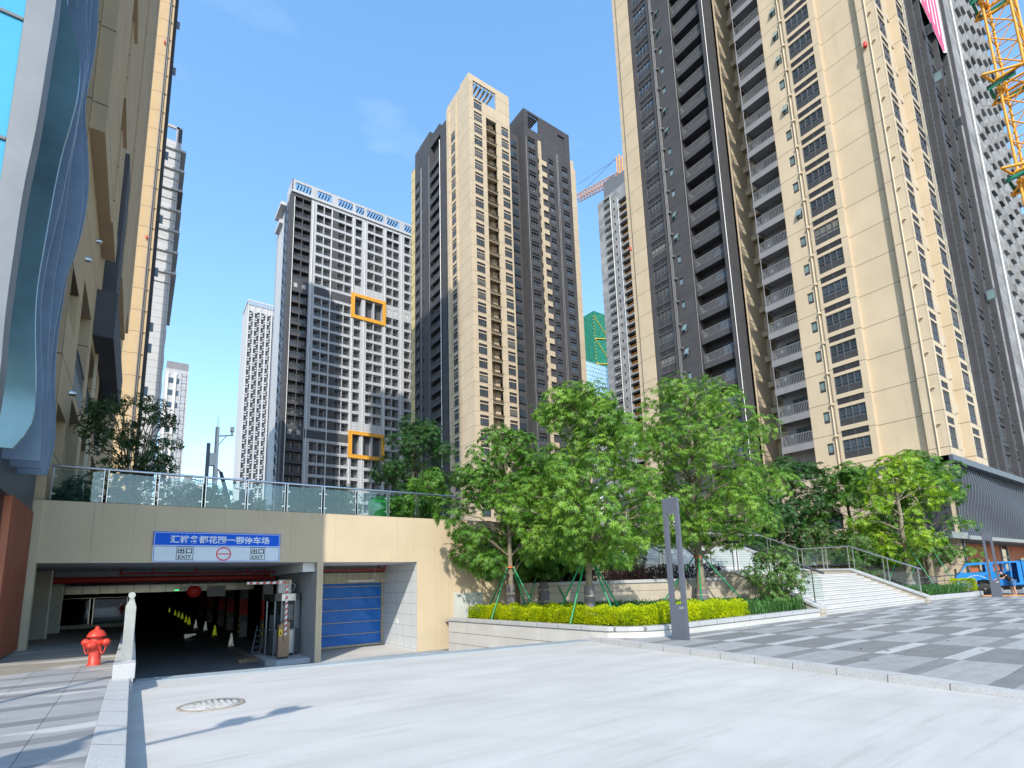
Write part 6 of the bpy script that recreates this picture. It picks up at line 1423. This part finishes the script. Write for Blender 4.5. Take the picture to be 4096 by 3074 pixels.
# ------------------------------------------------------------------ lamp posts
def lamp_frame(loc, rz, label, H=3.8):
    t = thing('lamp_post', label, 'lamp post', loc, rz, 'open frame lamp posts on the plaza')
    b = MB(); w, d, leg = .44, .13, .115
    b.box(-w/2,w/2,-d/2,d/2,0,.92); b.box(-w/2,-w/2+leg,-d/2,d/2,.92,H-.42); b.box(w/2-leg,w/2,-d/2,d/2,.92,H-.42); b.box(-w/2,w/2,-d/2,d/2,H-.42,H)
    bevel(b.build('post_frame', M['lamp_post'], t, w=False), .006)
    b = MB(); b.box(-w/2+leg+.01,w/2-leg-.01,-d/2+.02,d/2-.02,H-.435,H-.421); b.build('light_strip', M['tarmac_white'], t, w=False)
    b = MB(); b.box(w/2-leg-.06,w/2-leg+.06,-d/2-.003,-d/2,.80,.86); b.build('plate', M['steel'], t, w=False)
lamp_frame((11.95,9.18,0), math.radians(-76), 'tall dark open frame lamp post at the kerb in front of the yellow hedge')
lamp_frame((39.2,8.7,0), math.radians(-75), 'dark open frame lamp post standing before the blue truck', 3.6)
# ------------------------------------------------------------------ terrace things
t = thing('lamp_post', 'dark square lamp post on the terrace left of the camera pole', 'lamp post', (2.6,30,4.38)); b = MB(); b.box(2.5,2.66,29.9,30.06,4.38,9.07); b.build('post', M['lamp_post'], t)
t = thing('camera_pole', 'pale grey surveillance camera pole with a box and side arm on the terrace', 'camera pole', (3.75,38,4.38))
b = MB(); b.tube([(3.75,38,4.38),(3.72,38,12.2)], [.16,.12], 12); b.tube([(3.72,38,12.2),(3.72,38,12.9)], .02, 5); b.build('pole', M['tarmac_white'], t)
b = MB(); b.tube([(3.72,38,11.6),(4.65,37.9,11.75)], .05, 8); b.tube([(3.74,38,10.9),(4.25,37.9,11.65)], .03, 6); b.build('arm', M['tarmac_white'], t)
b = MB(); b.box(4.45,4.65,37.6,38.0,11.95,12.25); b.tube([(4.55,37.8,11.75),(4.55,37.8,11.95)], .05, 8); b.build('camera', M['tarmac_white'], t)
b = MB(); b.box(3.3,3.66,37.8,38.2,9.6,10.4); b.build('control_box', M['tarmac_white'], t)
t = thing('wheelie_bin', 'green plastic wheelie bin behind the terrace railing', 'bin', (8.05,20.9,4.38))
b = MB(); b.prism([(7.79,4.42),(8.31,4.42),(8.36,5.22),(7.74,5.22)], 'y', 20.65, 21.2); bevel(b.build('body', M['bin'], t), .03)
b = MB(); b.prism([(7.71,5.22),(8.39,5.22),(8.36,5.30),(8.05,5.33),(7.74,5.30)], 'y', 20.6, 21.3); bevel(b.build('lid', mat('dark_bin_lid', (.01,.10,.03), .4), t), .02)
t = thing('scooter', 'dark motor scooter parked behind the glass terrace railing', 'scooter', (3.25,21.8,4.38))
b = MB(); b.lathe([(.22,-.06),(.25,-.04),(.25,.04),(.22,.06)], (3.2,21.55,4.63), 20, axis='x'); b.lathe([(.22,-.06),(.25,-.04),(.25,.04),(.22,.06)], (3.3,22.8,4.63), 20, axis='x'); b.build('wheel', M['rubber'], t)
b = MB(); b.prism([(21.6,4.75),(21.75,5.35),(21.9,5.4),(22.0,4.85),(22.3,4.72),(22.4,5.05),(23.0,5.15),(23.0,4.85),(22.4,4.62)], 'x', 3.02, 3.44); bevel(b.build('body', M['black_paint'], t), .05)
b = MB(); b.tube([(2.85,21.95,5.45),(3.23,21.8,5.38),(3.6,21.95,5.45)], .02, 6); b.build('handlebar', M['black_paint'], t)
b = MB(); b.lathe([(.0,-.08),(.10,-.06),(.12,.0),(.10,.06)], (3.22,21.66,5.28), 16, axis='y'); b.build('headlight', M['light_tube'], t)
for x in (2.82,3.62):
    b = MB(); b.tube([(x,21.95,5.45),(x,21.95,5.6)], .012, 5); b.lathe([(0,-.01),(.065,-.01),(.065,.01),(0,.012)], (x,21.93,5.66), 14, axis='y'); b.build('mirror', M['black_paint'], t)
t = thing('mobile_crane', 'dark telescopic crane boom leaning in the distance behind the terrace', 'crane', (15.2,120,4.4))
b = MB(); b.tube([(15.3,120,17),(12.8,120,25.6)], [.5,.36], 6); b.build('boom', M['dark_plain'], t); b = MB(); b.tube([(12.8,120,25.6),(12.1,120,26.2)], .16, 6); b.tube([(12.25,120,26.1),(12.25,120,22.5)], .05, 4); b.box(12.1,12.4,119.9,120.1,21.9,22.6); b.build('hook_head', M['red_paint'], t)
for (x0,x1,y,z,lab,mm) in ((10.5,14.2,200,37.8,'low grey block far behind the terrace glass, left of the camera pole','grey_render'),(15.2,18.7,210,37.8,'low pinkish block far behind the camera pole','cream_plain'),(19.5,25.5,220,36.0,'low pale block far behind the crane boom','white_panel')):
    t = thing('distant_building', lab, 'building', (x0,y,4.4), 0, 'low buildings on the skyline behind the terrace'); b = MB(); b.box(x0,x1,y,y+12,-1,z); b.box(x0+.5,x1-.9,y+1,y+8,z,z+1.3); b.build('wall', M[mm], t)
    b = MB()
    for i in range(6):
        for j in range(int((x1-x0)/1.2)): b.box(x0+.4+j*1.2,x0+1.0+j*1.2,y-.05,y,z-2.6-3*i,z-1.2-3*i)
    b.build('window', M['glass'], t)['kind'] = 'stuff'
# ------------------------------------------------------------------ blue truck (local x: to the tail, y: away from the camera, z: up)
TK = thing('truck', 'blue double cab flatbed truck with its rear door open, parked by the slatted wall', 'truck', (41.84,9.78,0), math.radians(-72))
def q(px, py): return ((px-1250)*.1564/65.0, (1168-py)*.1564/65.0-(px-1250)*.1564/65*.012)
side = [(-1.22,.42),(-1.26,.75),(-1.24,1.18),(-1.0,1.40),(-.72,1.88),(-.60,1.95),(1.70,1.98),(1.76,1.9),(1.76,.62),(.62,.55),(.46,.55),(.42,.70),(.27,.88),(.0,.95),(-.27,.88),(-.42,.70),(-.46,.42)]
def cab_side(mb, y, holes):
    pass
cabF = Fac((0,0,0), (1,0,0), (0,-1,0))
body = MB()
win = [[(-.98,1.36),(.17,1.38),(.17,1.84),(-.66,1.80)], [(.52,1.38),(.98,1.38),(.98,1.86),(.52,1.86)], [(1.10,1.38),(1.52,1.38),(1.52,1.86),(1.10,1.86)]]
def plate_with_holes(mb, outline, holes, y, th, m=0):
    """flat panel with window holes, triangulated once, thickened"""
    bmx = bmesh.new(); loops = [outline]+holes; es = []
    for lp in loops:
        vs = [bmx.verts.new((p[0], 0, p[1])) for p in lp]
        for i in range(len(vs)): es.append(bmx.edges.new((vs[i], vs[(i+1) % len(vs)])))
    bmesh.ops.triangle_fill(bmx, use_beauty=True, use_dissolve=False, edges=es)
    bmx.verts.index_update(); vs = [(v.co.x, v.co.z) for v in bmx.verts]; fs = [tuple(v.index for v in f.verts) for f in bmx.faces]
    def inside(f):
        cx = sum(vs[i][0] for i in f)/len(f); cz = sum(vs[i][1] for i in f)/len(f)
        for h_ in holes:
            c = False; n = len(h_)
            for i in range(n):
                x1, z1 = h_[i]; x2, z2 = h_[(i+1) % n]
                if (z1 > cz) != (z2 > cz) and cx < (x2-x1)*(cz-z1)/(z2-z1)+x1: c = not c
            if c: return True
        return False
    fs = [f for f in fs if not inside(f)]; bmx.free()
    mb.add([(x,y,z) for x,z in vs], fs, m); mb.add([(x,y+th,z) for x,z in vs], [f[::-1] for f in fs], m)
    for lp in loops:
        n = len(lp)
        for i in range(n): a, c = lp[i], lp[(i+1) % n]; mb.add([(a[0],y,a[1]),(c[0],y,c[1]),(c[0],y+th,c[1]),(a[0],y+th,a[1])], [(0,1,2,3)], m)
door_hole = [(1.04,.72),(1.58,.72),(1.58,1.88),(1.04,1.88)]
plate_with_holes(body, side, [win[0], win[1], door_hole], .0, .05); plate_with_holes(body, side, [win[0], win[1], win[2]], 1.62, .05)
W_ = 1.67
top = [(-1.0,1.40),(-.72,1.88),(-.60,1.95),(1.70,1.98),(1.76,1.9),(1.76,.62)]
for i, (p, r) in enumerate(zip(top, top[1:])):
    if i == 0: continue
    if i == 4:
        body.add([(p[0],0,p[1]),(p[0],W_,p[1]),(p[0],W_,1.35),(p[0],0,1.35)], [(0,1,2,3)]) if False else body.add([(1.76,0,1.9),(1.76,W_,1.9),(1.76,W_,.62),(1.76,0,.62)], [(0,1,2,3)])
    else: body.add([(p[0],0,p[1]),(r[0],0,r[1]),(r[0],W_,r[1]),(p[0],W_,p[1])], [(0,1,2,3)])
for p, r in zip([(-1.22,.42),(-1.26,.75),(-1.24,1.18)], [(-1.26,.75),(-1.24,1.18),(-1.0,1.40)]): body.add([(p[0],0,p[1]),(r[0],0,r[1]),(r[0],W_,r[1]),(p[0],W_,p[1])], [(0,1,2,3)])
body.box(-1.2,1.74,.05,1.6,.56,.62); body.box(.30,.46,.02,.10,.62,1.9); body.add([(-.46,.02,.45),(-.42,.02,.70),(-.27,.02,.88),(0,.02,.95),(.27,.02,.88),(.42,.02,.70),(.46,.02,.55),(.46,.5,.55),(.42,.5,.70),(.27,.5,.88),(0,.5,.95),(-.27,.5,.88),(-.42,.5,.70),(-.46,.5,.45)], [(i, i+1, 12-i, 13-i) for i in range(6)])
cab = body.build('cab_body', M['truck'], TK, w=False)
b = MB(); b.add([(-1.0,.06,1.41),(-.73,.06,1.86),(-.73,1.6,1.86),(-1.0,1.6,1.41)], [(0,1,2,3)]); b.build('windscreen', M['clear2'], TK, w=False)
b = MB(); b.box(-.2,.35,.2,.7,.62,1.2); b.box(.30,.42,.2,.7,1.1,1.65); b.box(-.2,.35,.95,1.45,.62,1.2); b.box(.30,.42,.95,1.45,1.1,1.6); b.box(-1.05,-.8,.1,1.55,.7,1.25); b.build('seats', M['black_paint'], TK, w=False)
b = MB(); b.lathe([(.16,.0),(.19,.012),(.16,.024)], (0,0,0), 16); st_me = b.build('steering_wheel', M['black_paint'], TK, w=False); st_me.location = (-.58,.45,1.38); st_me.rotation_euler = (0,math.radians(-50),0)
b = MB(); plate_with_holes(b, [(0,.6),(.52,.6),(.52,1.88),(0,1.88)], [[(.06,1.36),(.46,1.36),(.46,1.82),(.06,1.82)]], 0, .05); o = b.build('rear_door', M['truck'], TK, w=False); o.location = (1.04,-.0,.0); o.rotation_euler = (0,0,math.radians(-72))
b = MB(); b.box(.06,.22,-.012,0,1.12,1.16); b.build('handle', M['black_paint'], TK, w=False)
b = MB(); b.box(-1.32,-1.12,-.03,W_+.03,.40,.56); b.build('bumper', M['metal_mid'], TK, w=False)
b = MB(); b.box(-1.275,-1.2,.1,.38,.78,.98); b.build('headlight', M['light_tube'], TK, w=False); b = MB(); b.box(-1.275,-1.2,1.25,1.5,.78,.98); b.build('headlight', M['light_tube'], TK, w=False)
b = MB(); b.box(-1.30,-1.2,-.22,-.1,1.28,1.62); b.tube([(-1.2,.0,1.3),(-1.25,-.15,1.32)], .015, 5); b.build('wing_mirror', M['black_paint'], TK, w=False)
for (x, y) in ((0,.02),(0,1.42),(2.75,.02),(2.75,1.35)):
    wv = MB(); wv.lathe([(.20,0),(.30,-.01),(.345,.03),(.352,.10),(.345,.19),(.30,.22),(.20,.22)], (x,y,.352), 30, axis='y'); o = wv.build('wheel', M['rubber'], TK, w=False)
    wv = MB(); wv.lathe([(.205,.02),(.20,.0),(.175,.015),(.15,.05),(.07,.03),(.065,-.02),(.0,-.02)], (x,y,.352), 24, axis='y')
    for k_ in range(6): an = k_*1.047; wv.box(x+.115*math.cos(an)-.018, x+.115*math.cos(an)+.018, y+.015, y+.04, .352+.115*math.sin(an)-.018, .352+.115*math.sin(an)+.018, 1)
    wv.build('rim', [M['rim'],M['black_paint']], o, w=False)
b = MB(); b.box(.5,4.2,.35,.5,.42,.56); b.box(.5,4.2,1.15,1.3,.42,.56); b.box(.9,1.7,.5,1.2,.30,.5); b.build('chassis', M['black_paint'], TK, w=False)
b = MB(); b.box(1.84,1.92,0,W_,.7,1.95); b.box(1.80,2.05,-.02,.06,.7,2.08); b.box(1.84,1.9,0,W_,1.9,2.05); b.build('headboard', M['truck'], TK, w=False)
b = MB(); b.box(1.95,4.3,0,W_,.72,.80); b.box(1.95,4.3,-.02,.04,.55,.92,0); b.box(1.95,4.3,-.01,.03,.92,1.28,1); b.box(1.95,4.3,W_-.04,W_,.72,1.28); b.box(4.26,4.3,0,W_,.72,1.28); b.build('flatbed', [M['truck'], mat('worn_blue_side', (.20,.34,.42), .6, var=.45, scale=6)], TK, w=False)
b = MB(); b.box(1.90,1.96,-.05,-.01,.95,1.24); b.build('tail_lamp', M['red_paint'], TK, w=False)
b = MB()
for i in range(17):
    f = i/16; x = -.72+.78*f; z = 1.03+.13*math.sin(math.pi*f); 
    if i % 3 != 2: b.box(x,x+.032,-.006,-.001,z,z+.05+.012*(i%2))
for i in range(5): b.box(-.95+i*.07,-.90+i*.07,-.006,-.001,.80,.84); b.box(-.95+i*.08,-.90+i*.08,-.006,-.001,.73,.77)
for i in range(9): b.box(-1.0+i*.06,-.955+i*.06,-.006,-.001,.50,.535)
b.build('door_lettering', M['white_paint'], TK, w=False)
b = MB()
for i in range(3):
    pts = [(1.95+.10*math.cos(a*.6+i)*(1+.3*i), -.02+.05*math.sin(a*.6), 2.06+.07*math.sin(a*.6+i)) for a in range(11)]; b.tube(pts, .014, 5)
tag(b.build('yellow_rope', M['yellow_paint']), 'coil of yellow rope hanging on the truck headboard', 'rope'); ro = COL.objects['yellow_rope']; ro.location = TK.location; ro.rotation_euler = TK.rotation_euler
b = MB(); b.box(-.1,3.6,0,.12,.0,.07); o = tag(b.build('plank', M['plank']), 'long orange brown plank lying on the paving before the truck', 'plank'); o.location = (40.45,9.55,.0); o.rotation_euler = (0,0,math.radians(-78))
# ------------------------------------------------------------------ person at the truck door
PS = thing('person', 'man in black t-shirt and denim shorts bending into the open truck door', 'person', (41.2,8.38,0), math.radians(-60))
def skin_mesh(name, pts, edges, rads, m, parent, root=0, sub=2):
    me = bpy.data.meshes.new(name); me.from_pydata(pts, edges, []); me.materials.append(m); o = link(me, name, parent)
    sk = o.modifiers.new('Skin', 'SKIN'); sk.use_smooth_shade = True
    for i, r in enumerate(rads):
        rr = r if isinstance(r, tuple) else (r, r); me.skin_vertices[0].data[i].radius = rr
    me.skin_vertices[0].data[root].use_root = True
    s_ = o.modifiers.new('Subdivision', 'SUBSURF'); s_.levels = sub; s_.render_levels = sub; return o
# one vertex per joint: x to the right of the picture, y away from the camera
J = {'pel':(0,0,.84),'chest':(-.24,0,1.12),'neck':(-.39,0,1.25),'head0':(-.46,0,1.30),'head1':(-.57,0,1.35),'head2':(-.64,0,1.37),
     'hipA':(.02,-.10,.80),'kneeA':(.0,-.12,.44),'ankA':(.05,-.12,.09),'toeA':(-.12,-.14,.04),'hipB':(.02,.10,.80),'kneeB':(-.05,.12,.44),'ankB':(.0,.12,.09),'toeB':(-.16,.13,.04),
     'shA':(-.33,-.19,1.2),'elA':(-.44,-.24,1.0),'wrA':(-.66,-.2,1.0),'hanA':(-.73,-.19,.985),'shB':(-.33,.19,1.2),'elB':(-.42,.25,.97),'wrB':(-.62,.2,.95),'hanB':(-.69,.19,.94)}
for s_, (hx,hy,hz) in (('A',(-.73,-.19,.985)),('B',(-.69,.19,.94))):
    for i, (dy, l) in enumerate(((-.03,.075),(-.01,.085),(.01,.08),(.03,.065))): J['f%s%d' % (s_,i)] = (hx-.035,hy+dy,hz); J['g%s%d' % (s_,i)] = (hx-.035-l*.7,hy+dy,hz-l*.55)
    J['t%s' % s_] = (hx-.02,hy-.045,hz-.05)
names = list(J); ix = {n: i for i, n in enumerate(names)}
E_ = [('pel','chest'),('chest','neck'),('neck','head0'),('head0','head1'),('head1','head2')]
for s_ in 'AB':
    E_ += [('pel','hip'+s_),('hip'+s_,'knee'+s_),('knee'+s_,'ank'+s_),('ank'+s_,'toe'+s_),('chest','sh'+s_),('sh'+s_,'el'+s_),('el'+s_,'wr'+s_),('wr'+s_,'han'+s_),('han'+s_,'t'+s_)]
    for i in range(4): E_ += [('han'+s_,'f%s%d' % (s_,i)),('f%s%d' % (s_,i),'g%s%d' % (s_,i))]
RD = {'pel':(.13,.12),'chest':(.14,.12),'neck':.06,'head0':.075,'head1':.10,'head2':.075,'hip':.085,'knee':.058,'ank':.042,'toe':.036,'sh':.062,'el':.045,'wr':.032,'han':.034,'f':.010,'g':.009,'t':.011}
def rad(n):
    for k_ in (n, n[:-1], n[0]):
        if k_ in RD: return RD[k_]
    return .05
skin_mesh('body', [J[n] for n in names], [(ix[a],ix[c]) for a, c in E_], [rad(n) for n in names], M['skin'], PS)
sh_n = ['pel','chest','neck','shA','shB','eA','eB']; SJ = dict(J); SJ['eA'] = (-.40,-.235,1.07); SJ['eB'] = (-.39,.24,1.05); SJ['pel'] = (-.01,0,.86); SJ['neck'] = (-.355,0,1.225)
skin_mesh('t_shirt', [SJ[n] for n in sh_n], [(0,1),(1,2),(1,3),(1,4),(3,5),(4,6)], [(.165,.15),(.175,.15),.085,.085,.085,.075,.075], M['shirt'], PS)
sn = ['pel','hipA','kA','hipB','kB']; SJ['kA'] = (.0,-.12,.50); SJ['kB'] = (-.04,.12,.50); SJ['pel'] = (0,0,.83)
skin_mesh('denim_shorts', [SJ[n] for n in sn], [(0,1),(1,2),(0,3),(3,4)], [(.15,.135),.115,.10,.115,.10], M['jeans'], PS)
skin_mesh('hair', [(-.50,0,1.375),(-.57,0,1.41),(-.63,0,1.43)], [(0,1),(1,2)], [.075,.088,.07], M['hair'], PS, 1)
for s_ in 'AB': skin_mesh('shoe', [J['ank'+s_][:2]+(.05,), J['toe'+s_]], [(0,1)], [.05,.042], M['grey_render'], PS)
# red hydrant and dark handrail by the podium
t = thing('fire_hydrant', 'small red hydrant beside the dark handrail far right', 'fire hydrant', (45.2,11.6,.2)); b = MB(); b.lathe([(.12,0),(.1,.1),(.1,.5),(.14,.52),(.12,.65),(.04,.7),(0,.7)], (0,0,0), 14); b.lathe([(.06,-.25),(.06,.25)], (0,0,.45), 10, axis='x'); b.build('barrel', M['red'], t, w=False)
t = thing('handrail', 'dark metal handrail sloping along the foot of the cream podium wall', 'railing', (46,12.2,.2)); b = MB(); b.tube([(40.5,14.5,1.0),(46.5,12.0,1.22),(52,10.6,1.35)], .04, 8); b.tube([(40.5,14.5,.7),(46.5,12.0,.9),(52,10.6,1.0)], .025, 6)
b.build('rail', M['metal_grey'], t)
for i in range(10): b = MB(); x = 41+i*.6; y = 14.3-i*.24; b.tube([(x,y,0),(x,y,1.05)], .018, 5); b.build('baluster', M['metal_grey'], t)
# blue-white notice behind the landing railing
t = thing('notice_board', 'small blue and white notice board seen through the landing glass', 'sign', (39.5,18.4,1.4)); b = MB(); b.box(38.6,40.2,18.4,18.44,2.6,3.1); b.build('blue_panel', M['sign_blue'], t); b = MB(); b.box(38.6,40.2,18.4,18.44,1.4,2.6); b.build('white_panel', M['sign_white'], t)
# pavement grit: fallen leaves and paper scraps
b = MB(); rng = random.Random(5)
for _ in range(46):
    x, y = rng.uniform(11,32), rng.uniform(3,9.7); an = rng.random()*6.28; d = Vector((math.cos(an),math.sin(an),0)); s_ = Vector((-d.y,d.x,0)); p = Vector((x,y,.006)); l = rng.uniform(.03,.08)
    b.add([p, p+d*l+s_*l*.4+Vector((0,0,.012)), p+d*l*1.8, p+d*l-s_*l*.4], [(0,1,2,3)])
o = b.build('fallen_leaves', mat('dry_leaf', (.16,.09,.05), .8, var=.4)); tag(o, 'scattered dry leaves on the paving before the stairs', 'leaves', kind='stuff')
# two camera poles left of the picture whose long shadows cross the paving and the drive
for (x, y, h_, arm, lab) in ((-8.3,1.7,11.5,0,'tall grey lamp pole on the left paving, casting the long pale shadow'),(-5.0,1.2,6.5,1,'camera pole with side arms on the left paving, casting the branched shadow')):
    t = thing('camera_pole' if arm else 'light_pole', lab, 'pole', (x,y,.2)); b = MB(); b.tube([(0,0,0),(0,0,h_)], [.10,.06], 10); b.build('pole', M['tarmac_white'], t, w=False)
    if arm:
        b = MB(); d = Vector((.94,.34,0)); b.tube([(0,0,h_-.1), tuple(d*2.4+Vector((0,0,h_-.1)))], .05, 8); b.build('arm', M['tarmac_white'], t, w=False)
        for f in (1.2, 1.9): c = d*f; b = MB(); b.box(c.x-.14,c.x+.14,c.y-.1,c.y+.1,h_-.05,h_+.2); b.build('camera', M['tarmac_white'], t, w=False)
        b = MB(); b.box(-.25,.25,-.18,.18,h_-1.2,h_-.5); b.build('control_box', M['tarmac_white'], t, w=False)
